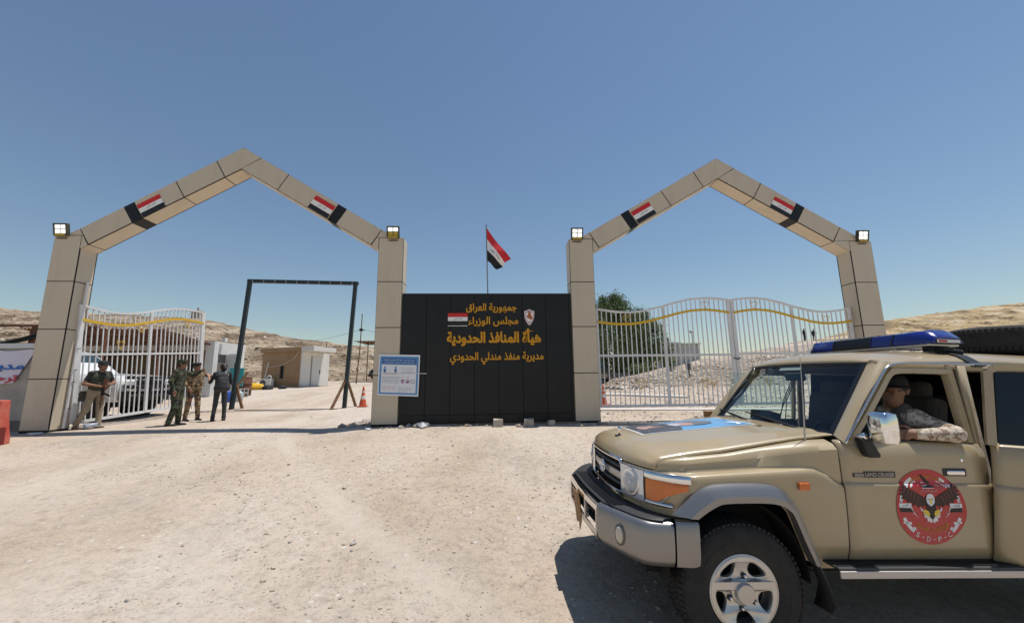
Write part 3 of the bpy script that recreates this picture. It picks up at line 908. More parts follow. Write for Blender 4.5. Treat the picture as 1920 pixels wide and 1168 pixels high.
def leaf(label, mw, L, bot, mid, topc, nb, hearts, flip=False, posts=(.07, .10), yoff=.37):
    root = empty('gate_leaf', label=label, cat='gate', group='white barred gate leaves', mw=mw)
    def S(s): return (1 - s) * L if flip else s * L
    def top(s): return lerp_pts(topc, s)
    N = 36
    pts = [(S(i / N), 0, top(i / N)) for i in range(N + 1)]
    mb = MB()
    for a, b_ in zip(pts, pts[1:]): mb.bar(a, b_, .055, .05, (0, 1, 0))
    mb.build('top_rail', wsteel, root, local=True)
    mb = MB()
    yp = [(S(i / N), -.035, top(i / N) - yoff + .05 * math.sin(3.1416 * i / N)) for i in range(N + 1)]
    for a, b_ in zip(yp, yp[1:]): mb.bar(a, b_, .015, .065, (0, 1, 0))
    mb.build('yellow_rail', gyel, root, local=True)
    MB().bar((0, 0, mid), (L, 0, mid), .06, .045, (0, 0, 1)).build('middle_rail', wsteel, root, local=True)
    MB().bar((0, 0, bot), (L, 0, bot), .07, .045, (0, 0, 1)).build('bottom_rail', wsteel, root, local=True)
    for s, w in ((0, posts[0]), (.5, .075), (1, posts[1])):
        MB().bar((S(s), .002, bot - .02), (S(s), .002, top(s) + .02), w, .06, (1, 0, 0)).build('post', wsteel, root, local=True, bevel=.004)
    for i in range(1, nb):
        s = i / nb
        if abs(s - .5) < .6 / nb: continue
        MB().bar((S(s), 0, bot), (S(s), 0, top(s)), .024, .024, (1, 0, 0)).build('bar', wsteel, root, local=True)
    for s, z, sc in hearts:
        mb = MB(); heart(mb, S(s), z, sc, -.03)
        mb.build('scroll_heart', gyel, root, local=True)
    return root
Mt = lambda x, y, z, a=0, t=0: Matrix.Translation((x, y, z)) @ Matrix.Rotation(R(a), 4, 'Z') @ Matrix.Rotation(R(t), 4, 'Y')
g1 = leaf('closed white barred gate leaf beside the sign wall, tree behind it', Mt(2.57, .28, 0), 3.80, .35, 1.70, TOPC, 28, [(.22, 2.70, .12), (.82, 3.10, .12), (.30, .93, .12), (.77, .93, .12), (.83, .90, .08)])
g2 = leaf('closed white barred gate leaf nearest the far right pillar', Mt(6.49, .28, 0), 3.48, .36, 1.72, TOPC, 25, [(.22, 2.68, .12), (.82, 3.10, .12), (.30, .95, .12), (.77, .95, .12)], flip=True)
tlt = math.degrees(math.atan2(.27, 3.72))
TL = [(s, z + .14 - .25 * s * (1 if s < .9 else .9) + .10 * s) for s, z in TOPC]
g3 = leaf('open white barred gate leaf swung inwards at the left arch', Mt(-11.0, .50, 0, math.degrees(math.atan2(3.65, .50)), -tlt), 3.72, .13, 1.86, TL, 27, [(.42, 2.62, .11), (.83, 2.83, .11), (.27, 2.12, .12), (.72, .85, .11)], posts=(.12, .13))
# chain round the two closed leaves
tag(MB().tube([(6.36, .22, 1.60), (6.45, .19, 1.57), (6.54, .22, 1.60)], .016, 6).tube([(6.36, .34, 1.60), (6.45, .37, 1.58), (6.54, .34, 1.60)], .016, 6).build('gate_chain', steel_d), 'dark chain tied round the meeting posts of the closed gate', 'chain')
# pipe strapped to the inner face of the first pillar
pp = empty('hinge_pipe', (-11.0, .3, 0), 0, 'pale vertical pipe with clamps strapped to the far left pillar', 'pipe')
MB().tube([(-11.01, .30, .02), (-11.01, .30, 3.75)], .03, 8).build('pipe', wsteel, pp)
for z in (.5, 1.15, 1.45, 2.0): MB().tube([(-11.055, .30, z), (-10.97, .30, z), (-10.95, .34, z + .01)], .012, 6).build('clamp', steel_d, pp)

# ------------------------------------------------------------------ dark goal-shaped frame
fr = empty('height_frame', (-7.7, 4.8, 0), 0, 'dark steel goal-shaped height frame on the track inside the left arch', 'frame')
fst = mat('frame_steel', (.022, .035, .04), .45, .3, c2=(.03, .045, .05), scale=3)
z1, z2 = gzf(-9.95, 5.1), gzf(-5.78, 4.85)
MB().bar((-9.95, 5.1, z1 - .02), (-9.62, 4.9, 4.86), .13, .13, (1, 0, 0)).build('post', fst, fr, bevel=.006)
MB().bar((-5.78, 4.85, z2 - .02), (-5.58, 4.75, 4.78), .13, .13, (1, 0, 0)).build('post', fst, fr, bevel=.006)
MB().bar((-9.69, 4.9, 4.93), (-5.48, 4.75, 4.80), .13, .13, (0, 1, 0)).build('crossbar', fst, fr, bevel=.006)
prop = mat('prop_timber', (.17, .085, .04), .8, c2=(.26, .15, .08), scale=6, bump=.3)
for nm, a, b_ in (('prop', (-9.90, 5.05, 1.05), (-9.70, 5.35, .0)), ('prop', (-5.76, 4.8, 1.05), (-6.08, 4.35, .0)), ('prop', (-5.74, 4.85, 1.05), (-5.50, 5.3, .0))):
    zz = gzf(b_[0], b_[1])
    MB().bar((a[0], a[1], zz + a[2]), (b_[0], b_[1], zz - .03), .09, .06, (1, 0, 0)).build(nm, prop, fr, bevel=.004)
for k in range(10):
    t = (k + .5) / 10
    p = Vector((-9.69, 4.9, 4.93)).lerp(Vector((-5.48, 4.75, 4.80)), t)
    MB().box(p.x - .012, p.x + .012, p.y - .07, p.y + .07, p.z - .07, p.z + .07).build('reflective_tape', mat('tape_grey', (.3, .32, .33), .4), fr)
tag(MB().tube([(-9.6, 4.7, gzf(-9.6, 4.7) + .012), (-8.2, 4.55, gzf(-8.2, 4.55) + .012), (-7, 4.6, gzf(-7, 4.6) + .012), (-5.9, 4.5, gzf(-5.9, 4.5) + .012)], .012, 5).build('frame_shadow_strip', steel_d), 'thin dark strip imitating the shadow of the height frame on the track', 'shadow strip')  # dark tube laid on the ground as the frame's cast shadow

# ------------------------------------------------------------------ cones and barrier
cone_o = mat('cone_orange', (.62, .10, .03), .55, c2=(.50, .10, .05), scale=9)
cone_w = mat('cone_white', (.62, .6, .57), .6)
def cone(x, y, label):
    z = gzf(x, y)
    root = empty('traffic_cone', (x, y, z), 0, label, 'traffic cone', 'traffic cones')
    T = Matrix.Translation((x, y, z))
    MB().box(x - .17, x + .17, y - .17, y + .17, z, z + .035).build('base', cone_o, root, bevel=.01)
    MB().lathe([(.135, .035), (.118, .16), (.095, .28)], 20, T, close=True).lathe([(.074, .41), (.06, .49), (.035, .68), (.03, .74), (.02, .745)], 20, T, close=True).build('body', cone_o, root, smooth=True)
    MB().lathe([(.0955, .28), (.0745, .41)], 20, T, close=True).build('white_band', cone_w, root, smooth=True)
    MB().lathe([(.0565, .52), (.049, .575)], 20, T, close=True).build('white_band', cone_w, root, smooth=True)
cone(-5.2, 5.14, 'orange traffic cone with white bands left of the sign wall')
cone(3.86, 4.6, 'orange traffic cone behind the closed gate beside the pillar')
bx, by = -10.36, -1.58
bz = gzf(bx, by)
br = empty('road_barrier', (bx, by, bz), 0, 'faded red plastic road barrier at the left edge', 'barrier')
red_pl = mat('barrier_red', (.50, .07, .04), .55, c2=(.56, .16, .11), scale=5, bump=.1)
prof = [(-.20, 0), (.20, 0), (.20, .12), (.15, .32), (.10, .62), (.085, .86), (.075, .9), (-.075, .9), (-.085, .86), (-.10, .62), (-.15, .32), (-.20, .12)]
MB().prism(prof, lambda u, v: (bx - 1.0, by + u, bz + v), lambda u, v: (bx + .0, by + u, bz + v)).build('body', red_pl, br, bevel=.02)
MB().prism([(-.08, 0), (.08, 0), (.07, .35), (-.07, .35)], lambda u, v: (bx - .005, by + u, bz + v), lambda u, v: (bx + .012, by + u, bz + v)).build('end_slot', mat('barrier_dark', (.16, .02, .015), .7), br)

# ------------------------------------------------------------------ concrete wall with banner, left of the arch
cw = mat('old_concrete', (.30, .28, .26), .9, c2=(.40, .38, .35), scale=1.6, bump=.35, bscale=12, c3=(.25, .23, .21))
lw = empty('concrete_wall', (-14, .5, 0), 0, 'grey concrete wall with pale coping left of the left arch', 'wall')
MB().box(-18, -11.74, .38, .56, .22, 2.02).build('wall_panel', cw, lw)
MB().box(-18, -11.74, .36, .58, -.3, .215).build('wall_base', mat('stained_base', (.16, .14, .12), .95, c2=(.24, .21, .18), scale=3), lw)
MB().box(-18, -11.74, .34, .60, 2.025, 2.15).build('coping', mat('pale_coping', (.55, .57, .60), .6), lw)
bn = empty('banner', (-13, .33, 1.5), 0, 'white cloth banner with blue and red Arabic words hung on the concrete wall', 'banner')
rows = []
for j in range(9):
    v = j / 8
    xr = -12.02 - .42 * v ** 1.1
    rows.append([(-14.2 + (xr + 14.2) * i / 12, .335 + .015 * math.sin(5 * i + 3 * j), 1.96 + .02 * i / 12 - (.85) * v - .02 * math.sin(i * .9)) for i in range(13)])
MB().grid(rows).build('cloth', mat('banner_cloth', (.62, .60, .70), .8), bn, smooth=True)
tm = MB(); put_text(tm, arabic('مديرية'), lambda u, v, w: (u, .312 - w, v), -13.4, -12.22, zc=1.55, height=.25, bold=.03); tm.build('blue_words', mat('banner_blue', (.03, .16, .50), .7), bn)
tm = MB(); put_text(tm, arabic('ترحب بكم'), lambda u, v, w: (u, .312 - w, v), -13.9, -12.33, zc=1.24, height=.26, bold=.03); tm.build('red_words', mat('banner_red', (.55, .05, .07), .7), bn)
rust = mat('rusty_steel', (.10, .035, .02), .85, c2=(.20, .08, .04), scale=8, bump=.2)
rs = empty('rusty_frame', (-14.2, 2.2, 0), 0, 'rusty steel frame and torn netting rising behind the concrete wall', 'frame')
MB().bar((-15.1, 2.16, 2.86), (-12.6, 2.16, 2.86), .05, .06).build('top_rail', rust, rs)
MB().bar((-14.25, 2.16, -.1), (-14.1, 2.16, 2.84), .16, .08, (1, 0, 0)).build('post', rust, rs)
MB().bar((-14.1, 2.2, 2.75), (-12.4, 2.3, 2.80), .12, .05, (0, 0, 1)).build('brace', rust, rs)
mb = MB()
for k in range(7):
    mb.tube([Vector((-15.6 + .05 * k, 2.0, 2.15 + .02 * k)).lerp(Vector((-13.2, 2.1, 2.75 + .03 * k)), t) + Vector((0, 0, -.10 * math.sin(3.14 * t))) for t in (0, .25, .5, .75, 1)], .02 + .01 * (k % 2), 5)
mb.build('netting', mat('black_netting', (.02, .02, .02), .9), rs)
# ------------------------------------------------------------------ far side of the left gateway
corr = mat('corrugated_rust', (.12, .05, .03), .8, c2=(.26, .15, .10), scale=3, bump=.2)
cream = mat('cream_panel', (.55, .50, .40), .7, c2=(.48, .43, .34), scale=1.2)
brown_in = mat('brown_interior', (.20, .135, .075), .85, c2=(.25, .17, .10), scale=.9)
prefab = mat('prefab_white', (.66, .66, .64), .55, c2=(.58, .58, .56), scale=1.5)
sh = empty('canopy', (-16, 7.5, 0), 0, 'rusty corrugated canopy on brown posts behind the open gate leaf', 'canopy')
rows = []
for j in range(2):
    r = []
    for i in range(121):
        u = i / 120
        x = -19.5 + (5.15 if j == 0 else 5.8) * u
        y = 6.6 + .5 * u if j == 0 else 9.25
        z = (3.36 if j == 0 else 2.88) + .035 * math.sin(i * 1.9)
        r.append((x, y, z))
    rows.append(r)
MB().grid(rows).build('roof_sheet', corr, sh, solid=.006)
for x, y in ((-16.3, 6.75), (-14.45, 7.2), (-18.4, 6.7)):
    MB().bar((x, y, gzf(x, y) - .1), (x, y, 3.28), .11, .11, (1, 0, 0)).build('post', rust, sh)
for y, z in ((6.9, 3.22), (7.8, 3.06), (8.7, 2.90)):
    MB().bar((-19.4, y, z), (-14.2, y, z), .05, .09, (0, 1, 0)).build('purlin', rust, sh)
cz0 = .42
ct = empty('open_cabin', (-16.5, 10.5, cz0), 0, 'cream cabin with open brown front under the rusty canopy, white door end', 'cabin')
MB().box(-20.5, -13.6, 9.34, 11.7, cz0, cz0 + .22).build('floor_frame', prefab, ct)
MB().box(-20.5, -13.6, 9.34, 11.7, 2.86, 3.06).build('roof', cream, ct)
MB().box(-20.5, -13.62, 11.6, 11.7, cz0 + .22, 2.86).build('back_wall', brown_in, ct)
MB().box(-20.5, -20.42, 9.36, 11.6, cz0 + .22, 2.86).build('side_wall', brown_in, ct)
for x in (-19.2, -17.6, -16.2): MB().box(x, x + .06, 11.45, 11.6, cz0 + .22, 2.86).build('rib', mat('brown_rib', (.13, .085, .05), .85), ct)
MB().box(-20.5, -13.98, 9.34, 9.40, 2.62, 2.855).build('lintel', cream, ct)
MB().box(-14.6, -14.0, 9.5, 9.56, cz0 + .22, 2.86).build('inner_panel', brown_in, ct)
MB().box(-13.97, -13.58, 9.30, 9.40, cz0 - .02, 3.0).build('corner_column', prefab, ct)
MB().box(-13.68, -13.58, 9.41, 9.62, cz0, 3.05).build('side_panel', prefab, ct)
MB().box(-13.68, -13.58, 10.32, 11.7, cz0, 3.05).build('side_panel', prefab, ct)
MB().box(-13.68, -13.58, 9.621, 10.319, 2.45, 3.05).build('door_header', prefab, ct)
MB().box(-13.75, -13.69, 9.62, 10.32, cz0 + .2, 2.45).build('doorway', mat('grey_doorway', (.16, .15, .14), .8), ct)
MB().box(-13.62, -12.98, 10.345, 10.385, cz0 + .25, 2.5).build('door', prefab, ct)
MB().box(-13.22, -13.08, 10.33, 10.343, 1.75, 2.05).build('door_pane', mat('door_glass', (.05, .06, .07), .2), ct)
MB().box(-13.5, -13.36, 9.65, 9.85, 3.06, 3.25).build('roof_box', prefab, ct)
# things left standing by the cabin
def barrel(x, y, label, m):
    z = gzf(x, y)
    root = empty('barrel', (x, y, z), 0, label, 'barrel')
    MB().lathe([(.27, 0), (.285, .03), (.28, .27), (.295, .29), (.28, .31), (.28, .57), (.295, .59), (.28, .61), (.285, .86), (.27, .88)], 22, Matrix.Translation((x, y, z))).build('drum', m, root, smooth=True, angle=40)
    MB().lathe([(.288, .855), (.292, .875), (.288, .89), (.26, .892), (.255, .872)], 22, Matrix.Translation((x, y, z)), close=True).build('rim', m, root, smooth=True)
barrel(-12.35, 9.9, 'rusty brown oil barrel beside the white cabin door', mat('drum_rust', (.11, .04, .025), .8, c2=(.19, .09, .06), scale=6, bump=.2))
def cblock(x, y, rz, z0, label):
    z = gzf(x, y) + z0
    vs, fs = plate_mesh([(-.2, -.1), (.2, -.1), (.2, .1), (-.2, .1)], [[(-.16, -.06), (-.02, -.06), (-.02, .06), (-.16, .06)], [(.02, -.06), (.16, -.06), (.16, .06), (.02, .06)]], .1)
    M = Matrix.Translation((x, y, z + .1)) @ Matrix.Rotation(R(rz), 4, 'Z') @ Matrix.Rotation(R(90), 4, 'X')
    tag(MB().add([M @ Vector(v) for v in vs], fs).build('hollow_block', mat('cinder_grey', (.33, .31, .29), .95, c2=(.42, .40, .37), scale=12, bump=.4)), label, 'block', 'hollow blocks by the barrel')
cblock(-11.95, 9.1, 60, 0, 'hollow concrete block on the ground before the barrel, lower of the pair')
cblock(-11.95, 9.1, 63, .2, 'hollow concrete block stacked before the barrel, upper of the pair')
def jug(x, y, m, label, s=1.0):
    z = gzf(x, y)
    root = empty('water_jug', (x, y, z), 0, label, 'jug')
    T = Matrix.Translation((x, y, z)) @ Matrix.Scale(s, 4)
    MB().lathe([(.13, 0), (.15, .03), (.15, .33), (.12, .40), (.05, .44)], 16, T).build('body', m, root, smooth=True, angle=50)
    MB().lathe([(.05, .442), (.05, .5), (.04, .505)], 12, T).build('neck', mat('jug_cap', (.5, .5, .52), .5), root)
jug(-11.55, 7.3, mat('jug_blue', (.03, .08, .35), .35), 'blue plastic water jug by the left post of the height frame', 1.15)
jug(-11.15, 7.5, mat('jug_grey', (.35, .42, .44), .4), 'grey-green plastic jug right of the blue jug', 1.0)
tl = MB().box(-12.75, -12.1, 9.25, 9.3, gzf(-12.4, 9.2) + .5, gzf(-12.4, 9.2) + 1.35)
tag(tl.build('teal_board', mat('teal_paint', (.03, .30, .32), .6)), 'teal board standing behind the height frame post beside the cabin', 'board')
tag(MB().bar((-11.9, 8.0, gzf(-11.9, 8)), (-11.3, 8.2, gzf(-11.3, 8.2) + 1.2), .18, .03, (0, 1, 0)).build('leaning_plank', prop), 'brown plank leaning by the blue jug', 'plank')
ys = MB()
ys.lathe([(.0, .0), (.55, .0), (.6, .2), (.5, .42), (.2, .5), (0, .5)], 10, Matrix.Translation((-15.1, 15.6, gzf(-15, 15.6))) @ Matrix.Scale(.75, 4) @ Matrix.Scale(1.35, 4, (1, 0, 0)))
ys.v = [(a + random.uniform(-.05, .05), b_ + random.uniform(-.05, .05), c + random.uniform(-.05, .05)) for a, b_, c in ys.v]
tag(ys.build('tarpaulin', mat('yellow_tarp', (.65, .38, .02), .7)), 'crumpled yellow tarpaulin on the ground left of the brown hut', 'tarpaulin')
def sack(x, y, s, label):
    m = MB().lathe([(.0, .0), (.8, .02), (1.0, .3), (.85, .65), (.4, .85), (0, .9)], 9, Matrix.Translation((x, y, gzf(x, y) - .02)) @ Matrix.Scale(s, 4))
    m.v = [(a + random.uniform(-.12, .12) * s, b_ + random.uniform(-.12, .12) * s, c + random.uniform(0, .1) * s) for a, b_, c in m.v]
    tag(m.build('rubbish_bag', mat('bag_black', (.02, .02, .022), .5)), label, 'bag', 'black rubbish bags by the hut')
sack(-14.2, 15.4, .32, 'black rubbish bag in front of the yellow tarpaulin')
sack(-13.55, 15.9, .26, 'small black rubbish bag between tarpaulin and air conditioner')

# ------------------------------------------------------------------ brown hut
ha = math.atan2(-.325, .946)
HM = Matrix.Translation((-13.2, 17.5, .62)) @ Matrix.Rotation(ha, 4, 'Z')       # local x runs right along the front, y into the depth
hut = empty('hut', label='small brown plastered hut with white end wall and flat roof slab', cat='hut', mw=HM)
plaster = mat('brown_plaster', (.30, .19, .105), .9, c2=(.36, .24, .14), scale=1.1, bump=.25, bscale=9, c3=(.27, .17, .10))
hw = mat('hut_white', (.62, .60, .55), .8, c2=(.68, .67, .63), scale=1.5, bump=.1)
def hb(name, m, x0, x1, y0, y1, z0, z1, bev=0): return MB().box(x0, x1, y0, y1, z0, z1).build(name, m, hut, local=True, bevel=bev)
hb('front_wall', plaster, -3.4, -1.79, 0, .15, .15, 2.5); hb('front_wall', plaster, -1.49, 0, 0, .15, .15, 2.5)
hb('front_wall', plaster, -1.79, -1.49, 0, .15, .15, .7); hb('front_wall', plaster, -1.79, -1.49, 0, .15, 1.55, 2.5)
hb('side_wall', plaster, -3.4, -3.25, .151, 2.6, .15, 2.5)
hb('back_wall', plaster, -3.249, -.12, 2.45, 2.6, .15, 2.5)
hb('end_wall', hw, -.12, .012, .151, 2.6, .15, 2.5)
hb('corner_strip', hw, -.10, .016, -.012, .15, .15, 2.5)
d = hb('door', mat('door_white', (.6, .6, .58), .6), .013, .05, .9, 1.75, .2, 2.15)
MB().box(.051, .09, 1.6, 1.64, 1.0, 1.25).build('handle', steel_d, d, local=True)
hb('door_frame', mat('frame_grey', (.3, .3, .3), .6), .0135, .06, .82, .895, .2, 2.2)
hb('roof', plaster, -3.5, .02, -.15, 2.7, 2.502, 2.80)
hb('canopy_slab', hw, .021, 1.05, -.15, 2.0, 2.52, 2.82)
hb('plinth', mat('hut_plinth', (.34, .27, .20), .9, c2=(.45, .37, .29), scale=5, bump=.4), -3.5, .35, -.35, 2.6, -.25, .149)
w = hb('window', mat('window_dark', (.012, .012, .014), .3), -1.78, -1.50, .06, .1, .705, 1.545)
for x0, x1, z0, z1 in ((-1.83, -1.79, .66, 1.59), (-1.49, -1.45, .66, 1.59), (-1.789, -1.491, .66, .70), (-1.789, -1.491, 1.55, 1.59)):
    MB().box(x0, x1, -.02, .02, z0, z1).build('window_frame', mat('frame_grey2', (.22, .2, .18), .7), w, local=True)
for k in range(3): MB().box(-1.72 + .09 * k, -1.70 + .09 * k, .02, .04, .70, 1.55).build('window_bar', steel_d, w, local=True)
hb('roof_post', steel_d, -.1, -.07, 2.3, 2.33, 2.82, 3.35)
mb = MB(); mb.tube([HM @ Vector(p) for p in ((-3.2, -.06, 1.55), (-2.4, -.10, 1.5), (-1.5, -.12, 1.62), (-.6, -.12, 2.0), (-.2, -.1, 2.5))], .015, 5)
mb.build('wall_cable', mat('cable_white', (.6, .58, .54), .6), hut)
ac = empty('air_conditioner', label='white air conditioner outdoor unit before the brown hut', cat='air conditioner', mw=HM @ Matrix.Translation((-2.35, -.5, 0)))
MB().box(-.45, .45, -.16, .16, .05, .68).build('casing', prefab, ac, local=True, bevel=.015)
Tm = Matrix.Translation((-.13, -.161, .37)) @ Matrix.Rotation(R(90), 4, 'X')
MB().lathe([(.24, 0), (.24, .012), (.2, .012)], 24, Tm, close=True).lathe([(.2, .008), (.0, .008)], 24, Tm).build('fan_grille', mat('grille_grey', (.12, .12, .12), .6), ac, local=True)
MB().lathe([(.05, .01), (.05, .02), (0, .02)], 12, Tm).build('fan_hub', prefab, ac, local=True)
MB().box(-.4, -.3, -.12, .12, -.1, .049).box(.3, .4, -.12, .12, -.1, .049).build('feet', mat('foot_grey', (.3, .28, .26), .9), ac, local=True)
MB().tube([(-.3, .1, .68), (-.33, .2, 1.1), (-.28, .30, 1.8)], .03, 6).build('pipe', mat('pipe_white', (.7, .7, .68), .6), ac, local=True)
Tm2 = Matrix.Translation((.2, .05, .68)) @ Matrix.Rotation(R(90), 4, 'X')
MB().tube([(.0, 0, .68), (.03, 0, .82), (.2, 0, .9), (.37, 0, .82), (.4, 0, .68)], .03, 6).build('pipe_loop', mat('pipe_white', (.7, .7, .68), .6), ac, local=True)

# ------------------------------------------------------------------ mast, wires, carport and a dark car far behind
mast = empty('mast', (-11.1, 22.4, .75), 0, 'tall thin rusty mast with a clamp carrying a wire', 'mast')
MB().tube([(-11.15, 22.5, .6), (-10.95, 22.4, 3.5), (-10.86, 22.3, 6.5)], [.045, .04, .035], 7).build('pole', rust, mast)
MB().box(-11.0, -10.8, 22.2, 22.5, 5.08, 5.28).build('clamp', steel_d, mast)
MB().bar((-11.15, 22.4, 5.15), (-10.6, 22.4, 5.18), .04, .04).build('arm', steel_d, mast)
tag(MB().tube([Vector((-36, 58, 8.3)).lerp(Vector((-10.9, 22.4, 5.2)), t) + Vector((0, 0, -.8 * math.sin(math.pi * t))) for t in [k / 10 for k in range(11)]], .012, 4).build('overhead_wire', steel_d), 'overhead wire running from the mast to the left hillside', 'wire')
tag(MB().tube([Vector((-10.6, 22.4, 5.18)).lerp(Vector((-3.5, 24, 4.4)), t) + Vector((0, 0, -.3 * math.sin(math.pi * t))) for t in [k / 8 for k in range(9)]], .012, 4).build('overhead_wire', steel_d), 'overhead wire running right from the mast behind the pillar', 'wire')
cp = empty('carport', (-10, 27, 1), 0, 'rusty flat carport roof on thin posts beside the second pillar', 'carport')
rows = [[(-12.7 + .1 * i, y, 4.62 + .04 * math.sin(i * 2.1)) for i in range(60)] for y in (26, 30)]
MB().grid(rows).build('roof_sheet', corr, cp, solid=.01)
for x, y in ((-11.45, 26.2), (-7.0, 26.2), (-11.45, 29.8), (-7, 29.8)):
    MB().tube([(x, y, .8), (x, y, 4.58)], .04, 6).build('post', rust, cp)
def simple_car(name, label, M, m, trim, s=1.0, bullbar=False):
    """boxy four wheel drive seen from some way off; local x forward from the front axle"""
    root = empty(name, label=label, cat='car' if not bullbar else 'pickup', mw=M)
    secs = []
    def sec(x, w, zb, zs, wt, zt):
        y0 = w / 2
        return [(x, -y0 * .93, zb), (x, -y0, zb + .15), (x, -y0, zs - .12), (x, -y0 * .95, zs), (x, -wt / 2, zt), (x, wt / 2, zt), (x, y0 * .95, zs), (x, y0, zs - .12), (x, y0, zb + .15), (x, y0 * .93, zb)]
    body = [sec(.80, 1.55, .55, .98, 1.3, 1.0), sec(.72, 1.72, .48, 1.02, 1.45, 1.08), sec(.5, 1.80, .48, 1.04, 1.5, 1.14), sec(.0, 1.82, .48, 1.06, 1.5, 1.18), sec(-.65, 1.82, .45, 1.08, 1.5, 1.22)]
    mb = MB().grid(body); mb.add(body[0], [tuple(range(10))]); mb.build('bonnet', m, root, local=True, smooth=True, angle=35)
    cab = [sec(-.66, 1.82, .45, 1.08, 1.5, 1.22), sec(-1.35, 1.82, .45, 1.10, 1.36, 1.80), sec(-1.6, 1.82, .45, 1.10, 1.36, 1.84), sec(-2.9, 1.82, .45, 1.10, 1.36, 1.82), sec(-3.2, 1.8, .5, 1.1, 1.4, 1.6)]
    mb = MB().grid(cab); mb.add(cab[-1], [tuple(range(10))]); mb.build('cab', m, root, local=True, smooth=True, angle=35)
    gl = mat('far_glass', (.03, .05, .055), .08)
    MB().add([(-.69, -.70, 1.235), (-.69, .70, 1.235), (-1.32, .64, 1.785), (-1.32, -.64, 1.785)], [(0, 1, 2, 3)]).build('windscreen', gl, root, local=True)
    for sg in (-1, 1):
        MB().add([(-.95, sg * .885, 1.13), (-1.72, sg * .885, 1.13), (-1.72, sg * .715, 1.76), (-1.42, sg * .715, 1.76)], [(0, 1, 2, 3)]).build('side_window', gl, root, local=True)
        MB().add([(-1.80, sg * .885, 1.13), (-2.8, sg * .885, 1.13), (-2.75, sg * .715, 1.76), (-1.80, sg * .715, 1.76)], [(0, 1, 2, 3)]).build('side_window', gl, root, local=True)
        MB().obox((.765, sg * .62, .93), (.08, .30, .16), rot('Z', sg * 12)).build('headlight', mat('far_lamp', (.6, .62, .65), .15), root, local=True, bevel=.02)
        MB().obox((-.75, sg * 1.0, 1.22), (.08, .2, .16)).build('mirror', trim, root, local=True, bevel=.02)
        ar = [(.46 * math.cos(a), .40 + .46 * math.sin(a)) for a in [math.pi * k / 14 for k in range(15)]]
        MB().grid([[(x, sg * .915, z) for x, z in ar], [(x * 1.14, sg * .93, .40 + (z - .4) * 1.14) for x, z in ar], [(x * 1.16, sg * .90, .40 + (z - .4) * 1.16) for x, z in ar]]).build('arch_flare', m, root, local=True, smooth=True)
        for x in (0, -2.75):
            T = Matrix.Translation((x, sg * .79, .385)) @ Matrix.Rotation(R(-90 * sg), 4, 'X')
            wh = MB().lathe([(.22, -.11), (.33, -.12), (.385, -.09), (.39, 0), (.385, .09), (.33, .125), (.225, .11)], 26, T, close=True).build('wheel', mat('far_tyre', (.018, .018, .018), .9), root, local=True, smooth=True)
            MB().lathe([(.225, .1), (.21, .07), (.12, .085), (.06, .10), (0, .10)], 20, T).build('rim', mat('far_rim', (.45, .45, .44), .45, .5), wh, local=True, smooth=True)
            MB().lathe([(.42, -.2), (.42, .02)], 20, T, close=True).build('wheel_well', mat('well_black', (.008, .008, .008), .95), root, local=True)
    MB().obox((.82, 0, .62), (.16, 1.7, .24)).build('bumper', trim, root, local=True, bevel=.04)
    MB().obox((.80, 0, .92), (.04, .86, .22)).build('grille', trim, root, local=True, bevel=.02)
    MB().box(-3.1, .6, -.8, .8, .35, .5).build('underbody', mat('well_black', (.008, .008, .008), .95), root, local=True)
    if bullbar:
        mb = MB()
        for z in (.62, .85, 1.08): mb.tube([(.85, -.82, z), (.98, -.55, z), (1.0, 0, z), (.98, .55, z), (.85, .82, z)], .045, 8)
        for y in (-.55, -.2, .2, .55): mb.tube([(.98, y, .5), (.99, y, 1.1)], .04, 8)
        mb.build('bull_bar', trim, root, local=True, smooth=True)
    return root
simple_car('pickup_truck', 'white pickup with black bull bar parked behind the open gate leaf', Matrix.Translation((-12.42, 3.22, -.02)) @ Matrix.Rotation(R(1), 4, 'Z') @ Matrix.Scale(1.2, 4), mat('truck_white', (.68, .68, .67), .25, coat=.5), mat('truck_black', (.012, .012, .014), .45), bullbar=True)
simple_car('parked_car', 'dark four wheel drive parked under the far carport', Matrix.Translation((-10.6, 26.9, .95)) @ Matrix.Rotation(R(200), 4, 'Z'), mat('car_black', (.012, .013, .015), .3, coat=.5), mat('truck_black', (.012, .012, .014), .45))
tag(MB().box(-54.0, -52.6, 63.0, 64.2, 11.5, 13.9).box(-53.4, -53.2, 63.5, 63.7, 13.9, 14.5).build('lookout_post', mat('post_stone', (.33, .29, .25), .9)), 'tiny grey lookout post on the ridge above the open gate leaf', 'lookout post')

# ------------------------------------------------------------------ beyond the right gate
tk = empty('water_tank', (17, 25.5, 2), 0, 'pale ribbed water tank block behind the closed gate', 'tank')
tank_m = mat('tank_pale', (.56, .56, .53), .6, c2=(.48, .48, .45), scale=1.5)
MB().box(15.35, 18.5, 24.7, 27, 1.4, 4.0).build('body', tank_m, tk)
for k in range(6): MB().box(15.35 + .6 * k - .03, 15.35 + .6 * k + .03, 24.64, 24.699, 1.5, 4.0).build('rib', tank_m, tk)
MB().box(15.2, 18.65, 24.55, 27.1, 4.001, 4.1).build('lid', mat('tank_lid', (.50, .50, .48), .6), tk)
MB().box(15.3, 17.0, 24.9, 26.4, 4.101, 4.22).build('lid_step', mat('tank_lid', (.50, .50, .48), .6), tk)
ll = empty('yard_lamp', (18.9, 26.4, 3.9), 0, 'thin lamp post rising above the pale tank', 'lamp post')
MB().tube([(18.95, 26.5, 1.5), (18.85, 26.4, 5.25)], .03, 6).build('pole', steel_d, ll)
MB().obox((18.75, 26.3, 5.3), (.35, .15, .22), rot('Y', 15)).build('lamp_head', mat('lamp_grey', (.4, .4, .4), .5), ll, bevel=.03)
